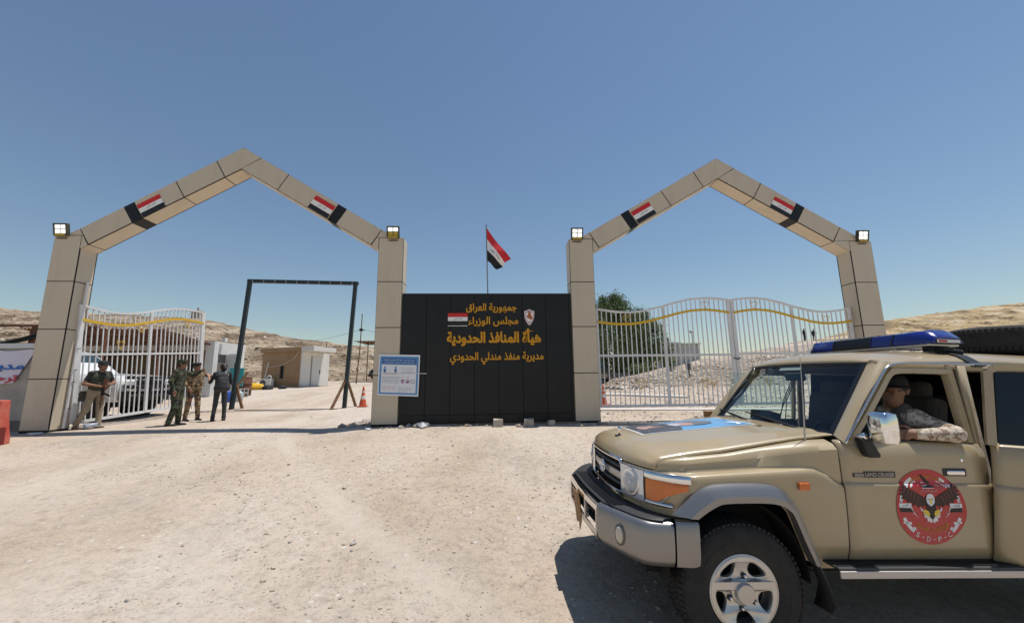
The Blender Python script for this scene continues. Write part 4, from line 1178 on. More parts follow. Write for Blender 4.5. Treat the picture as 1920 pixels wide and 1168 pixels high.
kx, ky = 12.6, 15.2
kz = float(HR[np.argmin(np.abs(HR[..., 0] - kx) + np.abs(HR[..., 1] - ky)) // HR.shape[1], np.argmin(np.abs(HR[..., 0] - kx) + np.abs(HR[..., 1] - ky)) % HR.shape[1], 2])
kb = empty('control_box', (kx, ky, kz), 0, 'small dark control box on a post on the rubble bank', 'control box')
MB().tube([(kx, ky, kz - .2), (kx, ky, kz + .45)], .04, 6).build('post', steel_d, kb)
MB().box(kx - .17, kx + .17, ky - .1, ky + .1, kz + .4, kz + .85).build('box', mat('box_grey', (.08, .085, .085), .6), kb, bevel=.01)

# tree: trunk, limbs and a crown of many small leaves in hanging clumps
def make_tree(x, y, z, h, rx, label, nclump, leaves_per, seed, name='tree'):
    rg = np.random.default_rng(seed)
    root = empty(name, (x, y, z), 0, label, 'tree')
    tr = MB()
    tr.tube(smooth_path([(x, y, z - .2), (x + .1, y, z + h * .2), (x - .1, y + .1, z + h * .5), (x + .05, y, z + h * .85)], 4), [.16 - .14 * k / 12 for k in range(13)], 8)
    ends = []
    for k in range(16):
        t = .18 + .72 * k / 15; a = rg.uniform(0, 6.283); r = rx * (.45 + .5 * rg.uniform()) * (1 - .35 * t)
        b0 = Vector((x, y, z + h * t)); e = b0 + Vector((r * math.cos(a), r * math.sin(a), h * .14))
        tr.tube([b0, b0.lerp(e, .5) + Vector((0, 0, .15)), e], [.06, .04, .015], 5)
        ends.append(e)
    tr.build('trunk', mat('bark', (.10, .075, .055), .9, c2=(.15, .12, .09), scale=5), root, smooth=True)
    P = []
    for k in range(nclump):
        t = rg.beta(1.2, 1.1); a = rg.uniform(0, 6.283)
        prof = math.sin(math.pi * min(1, .12 + .86 * t)) ** .55
        lob = 1 + .28 * math.sin(3 * a + 5 * t) + .16 * math.sin(7 * a + 11 * t)
        r = rx * prof * lob * math.sqrt(rg.uniform(.15, 1))
        P.append((x + r * math.cos(a), y + r * math.sin(a) * .9, z + h * (.10 + .90 * t), rg.uniform(.25, .6)))
    P = np.array(P)
    n = nclump * leaves_per
    c = np.repeat(P, leaves_per, 0)
    off = rg.normal(0, 1, (n, 3)) * c[:, 3:4] * np.array([.42, .42, .62])
    ctr = c[:, :3] + off
    ctr[:, 2] -= np.abs(rg.normal(0, .15, n))
    ctr[:, 2] = np.maximum(ctr[:, 2], z + .15)
    d = rg.normal(0, 1, (n, 3)) * np.array([.6, .6, .5]) + np.array([0, 0, -.8]); d /= np.linalg.norm(d, axis=1)[:, None]
    q = np.cross(d, rg.normal(0, 1, (n, 3))); q /= np.linalg.norm(q, axis=1)[:, None]
    L = rg.uniform(.07, .15, n)[:, None]; W = L * .28
    V = np.stack([ctr - d * L, ctr + q * W, ctr + d * L, ctr - q * W], 1).reshape(-1, 3)
    F = np.arange(4 * n).reshape(-1, 4)
    lm = [mat('leaf_dark', (.06, .095, .03), .6), mat('leaf_mid', (.11, .16, .05), .6), mat('leaf_light', (.18, .22, .09), .6)]
    V = V - np.array([x, y, z])
    o = np_mesh('crown', V, F, lm, root, False, rg.choice(3, n, p=[.4, .4, .2]))
    return root
make_tree(9.7, 21.5, .75, 6.9, 2.3, 'tall dark green feathery tree behind the closed gate, taller of the pair', 290, 85, 5)
make_tree(12.2, 22.5, .9, 5.7, 2.0, 'lower dark green feathery tree beside the pale tank', 260, 95, 8)
def shrub(x, y, z, h, r, label, seed):
    rg = np.random.default_rng(seed)
    root = empty('shrub', (x, y, z), 0, label, 'shrub', 'shrubs under the trees')
    mb = MB()
    for k in range(7):
        a = rg.uniform(0, 6.283); mb.tube([(x, y, z - .1), (x + r * .7 * math.cos(a), y + r * .7 * math.sin(a), z + h * .8)], [.02, .008], 4)
    mb.build('stems', mat('bark', (.1, .075, .055), .9), root)
    n = 1500
    P = rg.normal(0, 1, (n, 3)); P /= np.linalg.norm(P, axis=1)[:, None]; P *= (rg.uniform(.2, 1, (n, 1)) ** .5)
    P = P * np.array([r, r, h * .55]) * (1 + .25 * np.sin(4 * P[:, :1] * 3)) + np.array([0, 0, h * .55])
    d = rg.normal(0, 1, (n, 3)); d /= np.linalg.norm(d, axis=1)[:, None]; q = np.cross(d, rg.normal(0, 1, (n, 3))); q /= np.linalg.norm(q, axis=1)[:, None]
    V = np.stack([P - d * .06, P + q * .03, P + d * .06, P - q * .03], 1).reshape(-1, 3)
    np_mesh('foliage', V, np.arange(4 * n).reshape(-1, 4), [mat('leaf_mid', (.055, .085, .025), .6), mat('leaf_light', (.10, .13, .045), .6)], root, False, rg.choice(2, n))
shrub(12.9, 18.9, 1.7, .9, .6, 'low green shrub on the bank below the pale tank', 3)
shrub(10.3, 18.2, 1.2, .8, .7, 'green shrub at the foot of the taller tree', 4)
tag(MB().box(6.6, 10.2, 19.3, 19.6, .5, 1.45).build('low_wall', mat('low_wall_grey', (.13, .13, .13), .9, c2=(.2, .2, .19), scale=3)), 'low dark grey wall in the shade under the trees', 'wall')
dk = simple_car('parked_car', 'dark vehicle in the tree shade just right of the third pillar', Matrix.Translation((7.0, 17.2, .6)) @ Matrix.Rotation(R(60), 4, 'Z'), mat('car_black', (.012, .013, .015), .3, coat=.5), mat('truck_black', (.012, .012, .014), .45))
mb = MB()
for k in range(26):
    a = random.uniform(0, 6.28); x0 = 6.3 + random.uniform(-.9, 1.3); y0 = 10.6 + random.uniform(-.4, .4); l = random.uniform(.3, .8)
    mb.tube([(x0, y0, gzf(x0, y0) + .03), (x0 + l * math.cos(a) * .5, y0 + l * math.sin(a) * .3, gzf(x0, y0) + random.uniform(.05, .22)), (x0 + l * math.cos(a), y0 + l * math.sin(a) * .6, gzf(x0, y0) + .04)], .018, 4)
tag(mb.build('dead_branches', mat('dead_wood', (.06, .05, .04), .9)), 'heap of dead dark branches on the yard behind the closed gate', 'branches', kind='stuff')
def slab(pts, h, label):
    mb = MB()
    mb.prism(pts, lambda u, v: (u, v, gzf(u, v) - .1), lambda u, v: (u, v, gzf(u, v) + h))
    tag(mb.build('concrete_strip', mat('pale_concrete', (.55, .51, .46), .9, c2=(.62, .58, .53), scale=2, bump=.1), bevel=.02), label, 'kerb')
slab([(2.6, 7.9), (5.5, 7.2), (8.0, 6.3), (8.0, 6.7), (5.6, 7.6), (2.6, 8.3)], .08, 'pale concrete strip across the yard behind the closed gate')
slab([(2.6, 2.9), (9.5, 2.2), (9.5, 2.6), (2.6, 3.3)], .05, 'pale concrete strip on the ground just behind the closed gate')
# scraps
lit = mat('litter_white', (.6, .62, .64), .5)
def litter(x, y, s, label, m=lit):
    mb = MB().obox((x, y, gzf(x, y) + s * .15), (s, s * .55, s * .25), rot('Z', random.uniform(0, 180)))
    mb.v = [(a + random.uniform(-.3, .3) * s, b_ + random.uniform(-.3, .3) * s, c + random.uniform(-.05, .25) * s) for a, b_, c in mb.v]
    tag(mb.build('litter', m), label, 'litter', 'scraps of litter on the ground')
litter(-11.0, -.35, .2, 'crumpled pale plastic scrap at the foot of the far left pillar')
litter(-10.55, .55, .3, 'pale plastic bag lying behind the standing guard in the khaki trousers', mat('litter_blue', (.45, .5, .6), .5))
litter(-3.35, -.35, .12, 'clear plastic scrap by the second pillar base', mat('litter_blue', (.45, .5, .6), .5))
litter(-2.1, -.3, .28, 'torn white sack at the left foot of the sign wall')
litter(-5.9, 2.4, .1, 'small white scrap in the middle of the gateway')
# ------------------------------------------------------------------ people
def surface_nets(f, lo, hi, h):
    """closed quad surface round the blended shapes in f: (distance, low corner, high corner, blend)"""
    n = np.ceil((np.array(hi) - lo) / h).astype(int) + 1
    ax = [lo[k] + h * np.arange(n[k]) for k in range(3)]
    D = np.full(n, 1.0)
    for dist, plo, phi, kk in f:
        i0 = np.maximum(0, np.floor((plo - lo) / h).astype(int)); i1 = np.minimum(n, np.ceil((phi - lo) / h).astype(int) + 1)
        X, Y, Z = np.meshgrid(*[ax[k][i0[k]:i1[k]] for k in range(3)], indexing='ij')
        q = dist(np.stack([X, Y, Z], -1).reshape(-1, 3)).reshape(X.shape)
        sl = tuple(slice(i0[k], i1[k]) for k in range(3))
        d = D[sl]
        t = np.clip(.5 + .5 * (d - q) / kk, 0, 1)
        D[sl] = d * (1 - t) + q * t - kk * t * (1 - t)
    c = [D[a:n[0] - 1 + a, b:n[1] - 1 + b, d:n[2] - 1 + d] for a in (0, 1) for b in (0, 1) for d in (0, 1)]
    offs = np.array([(a, b, d) for a in (0, 1) for b in (0, 1) for d in (0, 1)], float)
    neg = sum((q < 0).astype(int) for q in c)
    act = (neg > 0) & (neg < 8)
    idx = -np.ones(act.shape, int); idx[act] = np.arange(act.sum())
    I = np.argwhere(act)
    vals = np.stack([q[act] for q in c], -1)
    acc = np.zeros((len(I), 3)); cnt = np.zeros(len(I))
    for e0 in range(8):
        for e1 in range(e0 + 1, 8):
            if np.abs(offs[e0] - offs[e1]).sum() != 1: continue
            a, b = vals[:, e0], vals[:, e1]
            m = (a < 0) != (b < 0)
            t = np.where(m, a / np.where(m, a - b, 1), 0)
            p = offs[e0] + t[:, None] * (offs[e1] - offs[e0])
            acc[m] += p[m]; cnt[m] += 1
    V = np.array(lo) + h * (I + acc / cnt[:, None])
    Q = []
    for k in range(3):
        u, v = (k + 1) % 3, (k + 2) % 3
        sl0 = [slice(1, -1)] * 3; sl0[k] = slice(0, -1)
        sl1 = [slice(1, -1)] * 3; sl1[k] = slice(1, None)
        A = D[tuple(sl0)]; B = D[tuple(sl1)]
        cr = (A < 0) != (B < 0)
        P = np.argwhere(cr); sgn = A[cr] < 0
        base = P + 1; base[:, k] -= 1
        def g(du, dv):
            q = base.copy(); q[:, u] -= du; q[:, v] -= dv
            return idx[q[:, 0], q[:, 1], q[:, 2]]
        quad = np.stack([g(1, 1), g(0, 1), g(0, 0), g(1, 0)], -1)
        quad[~sgn] = quad[~sgn][:, ::-1]
        Q.append(quad)
    return V, np.concatenate(Q)

def sdf_body(prims, k=.025):
    """prims: (a, b, ra, rb, material index, squash); smooth union of tapered capsules"""
    def dist(P, pr):
        a, b, ra, rb = np.array(pr[0], float), np.array(pr[1], float), pr[2], pr[3]
        sq = np.array(pr[5] if len(pr) > 5 and pr[5] is not None else (1, 1, 1), float)
        p = (P - a) / sq; ab = (b - a) / sq; L = ab @ ab
        t = np.clip((p @ ab) / L, 0, 1) if L > 1e-9 else np.zeros(len(P))
        return (np.linalg.norm(p - t[:, None] * ab, axis=1) - (ra + (rb - ra) * t)) * sq.min()
    f = []
    for pr in prims:
        kk = pr[6] if len(pr) > 6 else k
        m = max(pr[2], pr[3]) * 1.25 + kk + .035
        f.append((lambda P, pr=pr: dist(P, pr), np.minimum(pr[0], pr[1]) - m, np.maximum(pr[0], pr[1]) + m, kk))
    def label(P):
        D = np.stack([dist(P, pr) for pr in prims], -1)
        return np.array([pr[4] for pr in prims])[D.argmin(1)]
    lo = np.min([np.minimum(np.array(p[0]) - max(p[2], p[3]) * 1.6, np.array(p[1]) - max(p[2], p[3]) * 1.6) for p in prims], 0) - .03
    hi = np.max([np.maximum(np.array(p[0]) + max(p[2], p[3]) * 1.6, np.array(p[1]) + max(p[2], p[3]) * 1.6) for p in prims], 0) + .03
    return f, label, lo, hi

SK, SH, TR, BT, HR_, GL = 0, 1, 2, 3, 4, 5      # skin, shirt, trousers, boots, hair, glove/eye
def hand_prims(w, d, side_v, curl=.5, s=1.0, mi=SK):
    """palm, four unequal bent fingers and a thumb from its side; w wrist, d pointing direction, side_v towards the thumb"""
    w = np.array(w, float); d = np.array(d, float); d /= np.linalg.norm(d)
    t = np.array(side_v, float); t -= d * (t @ d); t /= np.linalg.norm(t)
    nrm = np.cross(d, t)
    out = [(w, w + d * .045 * s, .026 * s, .030 * s, mi, None, .012), (w + d * .05 * s + t * .018 * s, w + d * .075 * s - t * .022 * s, .020 * s, .019 * s, mi, None, .010)]
    for i, (o, L) in enumerate(((.026, .072), (.009, .080), (-.009, .074), (-.026, .058))):
        b0 = w + d * .085 * s + t * o * s
        p1 = b0 + (d * math.cos(curl) + nrm * math.sin(curl)) * L * .5 * s
        p2 = p1 + (d * math.cos(curl * 2.2) + nrm * math.sin(curl * 2.2)) * L * .5 * s
        out += [(b0 - d * .012 * s, p1, .0098 * s, .0092 * s, mi, None, .004), (p1, p2, .0092 * s, .0075 * s, mi, None, .004)]
    tb = w + d * .025 * s + t * .028 * s
    t1 = tb + (d * .7 + t * .7) * .036 * s; t2 = t1 + (d * .95 + t * .2 + nrm * .3) * .030 * s
    out += [(tb, t1, .013 * s, .011 * s, mi, None, .006), (t1, t2, .011 * s, .009 * s, mi, None, .004)]
    return out

def person(name, label, loc, rz, pose, mats, hair=None, res=.0125, scale=1.0, slim=1.0, sleeve=1.0, group=None, mw=None, female=False):
    """local frame: x to the person's right, y forward, z up; pose gives joints that differ from standing"""
    J = dict(hipL=(-.095, 0, .92), hipR=(.095, 0, .92), kneeL=(-.11, .02, .49), kneeR=(.11, .02, .49), ankL=(-.12, -.01, .09), ankR=(.12, -.01, .09),
             pel=(0, 0, .98), waist=(0, .0, 1.12), chest=(0, .01, 1.32), neck=(0, .0, 1.47), head=(0, .025, 1.625), shL=(-.185, 0, 1.42), shR=(.185, 0, 1.42),
             elL=(-.25, -.03, 1.14), elR=(.25, -.03, 1.14), wrL=(-.24, .08, .90), wrR=(.24, .08, .90), look=(0, 1, 0), toeL=None, toeR=None, curl=.5, handL=None, handR=None)
    J.update(pose)
    A = {k: np.array(v, float) for k, v in J.items() if isinstance(v, tuple)}
    h = A['head']; lk = A['look'] / np.linalg.norm(A['look'])
    rt = np.cross(lk, (0, 0, 1.0)); rt /= np.linalg.norm(rt); upv = np.cross(rt, lk)
    S = slim
    pr = []
    sq = (1, .82, 1)
    for sg, a in ((-1, 'L'), (1, 'R')):
        o = np.array([sg * .06, 0, 0])
        pr.append((A['pel'] + o * 1.15, A['waist'] + o, .125 * S, .112 * S, TR, sq))
        pr.append((A['waist'] + o * .9, A['chest'] + o * 1.3, .115 * S, .118 * S, SH, sq))
        pr.append((A['chest'] + o * 1.5 + (0, 0, .03), A['sh' + a], .095 * S, .068, SH))
        pr.append((A['hip' + a], A['knee' + a], .092 * S, .068 * S, TR)); pr.append((A['knee' + a], A['ank' + a] + (0, 0, .05), .068 * S, .055 * S, TR))
        toe = A.get('toe' + a)
        if toe is None: toe = np.array([sg * .03, 1, 0])
        toe = toe / np.linalg.norm(toe)
        an = A['ank' + a]
        pr.append((an + (0, 0, .06), an - (0, 0, .03), .050, .048, BT)); pr.append((an + (0, 0, -.045) - toe * .05, an + (0, 0, -.052) + toe * .16, .046, .038, BT))
        pr.append((A['sh' + a], A['el' + a], .062 * S, .050 * S, SH)) if sleeve > .4 else pr.append((A['sh' + a], A['sh' + a] * .45 + A['el' + a] * .55, .064 * S, .060 * S, SH))
        if sleeve <= .4: pr.append((A['sh' + a], A['el' + a], .050, .043, SK))
        pr.append((A['el' + a], A['wr' + a], (.050 if sleeve > .8 else .042) * S, (.036 if sleeve > .8 else .029), SH if sleeve > .8 else SK))
        hd = A.get('hand' + a)
        if hd is None: hd = A['wr' + a] - A['el' + a]
        hd = hd / np.linalg.norm(hd)
        th = J.get('thumb' + a)
        th = np.array(th if th is not None else (-sg * .6, .8, .35), float)
        if abs(th @ hd) > .95: th = np.array([0, 0, 1.0])
        pr += hand_prims(A['wr' + a], hd, th, J['curl'])
    pr.append((A['chest'] + (0, 0, .08), A['neck'] + (0, 0, .0), .10 * S, .060, SH))
    pr.append((A['neck'] - (0, 0, .02), h - upv * .06, .056, .054, SK))
    # head: skull, face, jaw, nose, brow, lips, ears
    pr.append((h + upv * .03 - lk * .018, h + upv * .03 + lk * .012, .088, .083, HR_ if hair else SK, None, .02))
    pr.append((h - upv * .01 + lk * .03, h - upv * .055 + lk * .04, .070, .058, SK, None, .02))
    pr.append((h - upv * .085 + lk * .055, h - upv * .075 + lk * .06, .036, .034, SK, None, .025))
    pr.append((h + upv * .012 + lk * .092, h - upv * .022 + lk * .112, .010, .015, SK, None, .012))
    for sg in (-1, 1):
        pr.append((h + rt * sg * .045 + upv * .026 + lk * .086, h + rt * sg * .016 + upv * .024 + lk * .094, .010, .011, SK, None, .010))
        pr.append((h + rt * sg * .033 + upv * .008 + lk * .085, h + rt * sg * .030 + upv * .008 + lk * .086, .0095, .0095, GL, None, .003))
        pr.append((h + rt * sg * .084 - upv * .012, h + rt * sg * .090 + upv * .018 - lk * .012, .013, .017, SK, None, .008))
    pr.append((h - upv * .052 + lk * .090 + rt * .02, h - upv * .052 + lk * .090 - rt * .02, .009, .009, SK, None, .008))
    if hair == 'bun':
        pr.append((h + upv * .02 - lk * .05, h - upv * .03 - lk * .055, .085, .07, HR_, None, .02)); pr.append((h - lk * .13 - upv * .02, h - lk * .15 - upv * .03, .045, .04, HR_, None, .01))
    elif hair:
        pr.append((h + upv * .0 - lk * .045, h - upv * .04 - lk * .03, .075, .06, HR_, None, .015))
    f, lab, lo, hi = sdf_body(pr)
    V, Q = surface_nets(f, lo, hi, res)
    mi = lab(V[Q].mean(1))
    if mw is None: mw = Matrix.Translation(loc) @ Matrix.Rotation(rz, 4, 'Z') @ Matrix.Scale(scale, 4)
    root = empty(name, label=label, cat='person', group=group, mw=mw)
    o = np_mesh('body', V, Q, mats, root, True, mi)
    root['_h'] = 0
    del root['_h']
    return root, A, (h, lk, rt, upv)

def pbuild(mb, name, m, root, **k): return mb.build(name, m, root, local=True, **k)
def headgear(root, fr, kind, m):
    h, lk, rt, up = fr
    M = Matrix([[rt[i], lk[i], up[i], h[i]] for i in range(3)] + [[0, 0, 0, 1]])
    if kind == 'cap':
        mb = MB().lathe([(.100, .035), (.103, .06), (.099, .095), (.08, .122), (.045, .136), (0, .139)], 20, M @ Matrix.Translation((0, -.005, 0)) @ Matrix.Scale(1.1, 4, (0, 1, 0)))
        o = pbuild(mb, 'cap', m, root, smooth=True)
        br = []
        for k in range(11):
            a = R(-68 + 136 * k / 10)
            br.append([M @ Vector((math.sin(a) * .098, math.cos(a) * .105, .045)), M @ Vector((math.sin(a) * .092, .10 + math.cos(a) * .085, .036 - .02 * abs(math.sin(a)))), M @ Vector((math.sin(a) * .085, .10 + math.cos(a) * .088, .030 - .02 * abs(math.sin(a)))), M @ Vector((math.sin(a) * .095, math.cos(a) * .103, .036))])
        pbuild(MB().grid(br), 'cap_brim', m, o, smooth=True)
    elif kind == 'patrol':
        mb = MB().lathe([(.102, .03), (.106, .05), (.108, .105), (.104, .118), (.0, .125)], 20, M @ Matrix.Scale(1.08, 4, (0, 1, 0)))
        o = pbuild(mb, 'cap', m, root, smooth=True, angle=40)
        pbuild(MB().grid([[M @ Vector((math.sin(R(a)) * r0, math.cos(R(a)) * (r0 + .008) + dy, z)) for a in range(-60, 61, 12)] for r0, dy, z in ((.103, 0, .045), (.085, .075, .025), (.083, .073, .02), (.10, 0, .037))]), 'cap_brim', m, o, smooth=True)
    elif kind == 'beret':
        mb = MB().lathe([(.098, .03), (.103, .05), (.122, .085), (.118, .108), (.07, .122), (0, .124)], 20, M @ Matrix.Translation((.012, -.005, 0)) @ Matrix.Rotation(R(8), 4, 'Y'))
        pbuild(mb, 'beret', m, root, smooth=True)
def vest(root, A, m, pouches, grow=.03):
    pr = []
    for sg in (-1, 1):
        o = np.array([sg * .06, 0, 0])
        pr.append((A['waist'] + o * .95 + (0, 0, -.02), A['chest'] + o * 1.3, .115 + grow, .118 + grow, 0, (1, .85, 1)))
        pr.append((A['chest'] + o * 1.6, A['chest'] + o * 1.7 + (0, 0, .13), .07 + grow * .4, .055, 0))
    f, lab, lo, hi = sdf_body(pr, .03)
    V, Q = surface_nets(f, lo, hi, .016)
    o = np_mesh('vest', V, Q, [m], root, True)
    for x, z in pouches:
        c = A['waist'] * .6 + A['chest'] * .4
        pbuild(MB().obox((c[0] + x, c[1] + .165, c[2] + z), (.075, .06, .13)), 'pouch', m, o, bevel=.012)
    return o
def rifle(label, a, b, up=(0, 0, 1), s=1.0):
    """short assault rifle with wooden furniture lying from butt a to muzzle b"""
    a = Vector(a); b = Vector(b); d = (b - a).normalized(); L = (b - a).length
    u = Vector(up); u = (u - d * u.dot(d)).normalized(); q = d.cross(u)
    M = Matrix([[d[i], q[i], u[i], a[i]] for i in range(3)] + [[0, 0, 0, 1]])
    root = empty('rifle', label=label, cat='rifle', mw=M)
    k = L / .88
    gm_ = mat('gun_steel', (.015, .015, .017), .4, .7); wd = mat('gun_wood', (.16, .05, .02), .5)
    def bx(n, m, x0, x1, w, z0, z1, **kw): return MB().box(x0 * k, x1 * k, -w * k / 2, w * k / 2, z0 * k, z1 * k).build(n, m, root, local=True, bevel=.004, **kw)
    MB().prism([(0, -.11), (0, .0), (.25, .02), (.25, -.035)], lambda x, z: (x * k, -.018 * k, z * k), lambda x, z: (x * k, .018 * k, z * k)).build('stock', wd, root, local=True, bevel=.006)
    bx('receiver', gm_, .25, .50, .038, -.035, .035)
    bx('hand_guard', wd, .501, .66, .042, -.03, .03)
    MB().tube([(.66 * k, 0, .0), (.88 * k, 0, 0)], .009 * k, 7).build('barrel', gm_, root, local=True)
    MB().tube([(.66 * k, 0, .028 * k), (.76 * k, 0, .028 * k)], .009 * k, 7).build('gas_tube', gm_, root, local=True)
    MB().prism([(.40, -.036), (.46, -.036), (.49, -.12), (.54, -.20), (.49, -.215), (.44, -.13)], lambda x, z: (x * k, -.013 * k, z * k), lambda x, z: (x * k, .013 * k, z * k)).build('magazine', gm_, root, local=True)
    MB().prism([(.27, -.036), (.32, -.036), (.29, -.13), (.25, -.125)], lambda x, z: (x * k, -.014 * k, z * k), lambda x, z: (x * k, .014 * k, z * k)).build('grip', wd, root, local=True)
    return root

skin = mat('skin_brown', (.24, .12, .07), .55)
skin2 = mat('skin_fair', (.36, .20, .13), .55)
hair_b = mat('hair_black', (.012, .010, .009), .6)
boot_b = mat('boot_black', (.015, .014, .013), .55)
boot_t = mat('boot_tan', (.20, .14, .09), .8)
eye_m = mat('eye_dark', (.03, .02, .018), .3)
blackcloth = mat('cloth_black', (.015, .015, .017), .8)
khaki = mat('khaki_cotton', (.27, .21, .14), .9, c2=(.32, .26, .18), scale=12, bump=.4, bscale=25)
woodland = camo('woodland_camo', [(.035, .055, .03), (.075, .09, .04), (.06, .04, .022), (.012, .014, .010)], 11)
desert = camo('desert_camo', [(.26, .17, .09), (.16, .09, .045), (.34, .26, .16), (.07, .05, .03)], 13)
digital = camo('digital_camo', [(.52, .44, .36), (.36, .27, .19), (.60, .53, .45), (.25, .18, .13)], 26)
olive = mat('olive_nylon', (.035, .038, .025), .85, c2=(.05, .052, .035), scale=20)

# guard leaning by the open leaf: black cap and shirt, khaki trousers, rifle across the body
gx1, gy1 = -10.66, .62
g1z = gzf(gx1, gy1) - .02
rz1 = R(-104)
pA = dict(pel=(.0, .0, .96), hipL=(-.095, .0, .91), hipR=(.095, .0, .91), kneeL=(-.12, .02, .50), kneeR=(.13, -.06, .51), ankL=(-.12, .04, .09), ankR=(.19, -.20, .09),
          waist=(0, .03, 1.10), chest=(0, .05, 1.31), neck=(0, .06, 1.46), head=(.0, .10, 1.615), shL=(-.185, .05, 1.41), shR=(.185, .05, 1.41), elL=(-.28, .12, 1.16), elR=(.29, .0, 1.15), wrL=(-.08, .31, 1.13), wrR=(.10, .26, 1.08),
          handL=(.9, .3, -.1), handR=(-.7, .6, -.1), thumbL=(0, .2, 1), thumbR=(0, .2, 1), look=(-.15, 1, -.02), curl=.9)
r1, A1, f1 = person('person', 'guard in black cap and T-shirt with khaki trousers leaning by the open gate leaf', (gx1, gy1, g1z), rz1, pA, [skin, blackcloth, khaki, boot_t, hair_b, eye_m], hair='short', sleeve=.3, res=.0115)
headgear(r1, f1, 'cap', blackcloth)
vest(r1, A1, olive, [(-.1, -.06), (0, -.06), (.1, -.06)])
pbuild(MB().obox((.19, -.12, .84), (.10, .16, .26)), 'thigh_pouch', olive, r1, bevel=.02)
W1 = WM[r1.name]
rifle('black rifle hanging muzzle down across the leaning guard', W1 @ Vector((.06, .30, 1.26)), W1 @ Vector((.10, .36, .52)), W1.to_3x3() @ Vector((.3, -1, .1)))

# soldier in dark woodland camouflage pointing to the right
g2x, g2y = -8.74, .77
pB = dict(kneeL=(-.10, .03, .49), kneeR=(.12, .04, .49), ankL=(-.10, .05, .09), ankR=(.14, -.05, .09), elR=(.27, -.05, 1.17), wrR=(.26, .03, .93), elL=(-.26, .24, 1.33), wrL=(-.12, .46, 1.46), handL=(.5, .85, .10), thumbL=(.2, .0, 1), look=(-.25, 1, 0), curl=.35, thumbR=(0, 1, 0))
r2, A2, f2 = person('person', 'soldier in dark woodland camouflage raising one arm, nearest of the three talking', (g2x, g2y, gzf(g2x, g2y) - .02), R(-78), pB, [skin, woodland, woodland, boot_b, hair_b, eye_m], hair='short', res=.0115, slim=1.13)
headgear(r2, f2, 'patrol', woodland)
pbuild(MB().lathe([(.158, .985), (.162, 1.0), (.158, 1.04)], 20, Matrix.Scale(.86, 4, (0, 1, 0)), close=True), 'belt', olive, r2, smooth=True)
pbuild(MB().obox((.19, -.02, .92), (.07, .14, .2)), 'holster', blackcloth, r2, bevel=.02)
# soldier in brown camouflage with a beret, arm stretched to the woman
g3x, g3y = -9.24, 2.09
pC = dict(kneeL=(-.11, .05, .49), kneeR=(.12, .0, .49), ankL=(-.14, .07, .09), ankR=(.14, -.03, .09), elL=(-.34, .16, 1.32), wrL=(-.42, .40, 1.37), handL=(-.2, 1, .05), thumbL=(.3, 0, 1), elR=(.28, .0, 1.15), wrR=(.20, .16, .95), look=(-.35, 1, -.03), curl=.5)
r3, A3, f3 = person('person', 'soldier in brown camouflage and black beret reaching towards the woman', (g3x, g3y, gzf(g3x, g3y) - .02), R(-118), pC, [skin, desert, desert, boot_b, hair_b, eye_m], hair='short', res=.0115, scale=.985, slim=1.02)
headgear(r3, f3, 'beret', blackcloth)
vest(r3, A3, desert, [(-.12, -.1), (0, -.1), (.12, -.1)], .022)
W3 = WM[r3.name]
rifle('black rifle with brown furniture slung at the hip of the beret soldier', W3 @ Vector((.24, .06, 1.08)), W3 @ Vector((.16, .30, .38)), W3.to_3x3() @ Vector((0, -1, 0)))
# woman with a backpack, seen from behind
g4x, g4y = -8.33, 1.88
grey_leg = mat('leggings_grey', (.035, .037, .04), .85)
pD = dict(hipL=(-.085, 0, .88), hipR=(.085, 0, .88), pel=(0, 0, .94), kneeL=(-.10, .03, .47), kneeR=(.12, .0, .47), ankL=(-.13, .0, .08), ankR=(.13, -.02, .08), waist=(0, 0, 1.08), chest=(0, .01, 1.27), neck=(0, 0, 1.41), head=(0, .02, 1.555), shL=(-.165, 0, 1.36), shR=(.165, 0, 1.36),
          elL=(-.27, .10, 1.12), wrL=(-.30, .30, 1.27), handL=(-.2, .5, .85), thumbL=(.8, .2, 0), elR=(.24, .02, 1.10), wrR=(.20, .20, 1.0), look=(-.3, 1, 0), curl=.45)
r4, A4, f4 = person('person', 'woman in black with hair in a bun and grey leggings facing the soldiers', (g4x, g4y, gzf(g4x, g4y) - .015), R(38), pD, [skin2, mat('jersey_black', (.025, .026, .028), .85), grey_leg, mat('shoe_dark', (.03, .026, .024), .8), mat('hair_dark', (.02, .012, .008), .5), eye_m], hair='bun', res=.0115, slim=.88, sleeve=.6)
chk = bpy.data.materials.new('checked_scarf'); chk.use_nodes = True
cn = chk.node_tree.nodes.new('ShaderNodeTexChecker'); cn.inputs['Scale'].default_value = 38; cn.inputs['Color1'].default_value = (.5, .5, .5, 1); cn.inputs['Color2'].default_value = (.03, .03, .035, 1)
ctc = chk.node_tree.nodes.new('ShaderNodeTexCoord'); chk.node_tree.links.new(ctc.outputs['Object'], cn.inputs['Vector'])
chk.node_tree.links.new(cn.outputs['Color'], chk.node_tree.nodes['Principled BSDF'].inputs['Base Color'])
pbuild(MB().lathe([(.185, 1.33), (.165, 1.36), (.11, 1.41), (.075, 1.44), (.07, 1.43)], 22, Matrix.Scale(.72, 4, (0, 1, 0)), close=True), 'scarf', chk, r4, smooth=True)
W4 = WM[r4.name]
bp_ = empty('backpack', label='dark grey backpack on the back of the woman', cat='backpack', mw=W4)
pr = [((0, -.20, 1.00), (0, -.19, 1.28), .14, .12, 0, (1.15, .62, 1)), ((-.1, -.2, .95), (.1, -.2, .95), .10, .10, 0, (1, .7, 1)), ((0, -.28, .98), (0, -.27, 1.10), .09, .085, 0, (1.2, .5, 1))]
f_, l_, lo_, hi_ = sdf_body(pr, .04)
V_, Q_ = surface_nets(f_, lo_, hi_, .014)
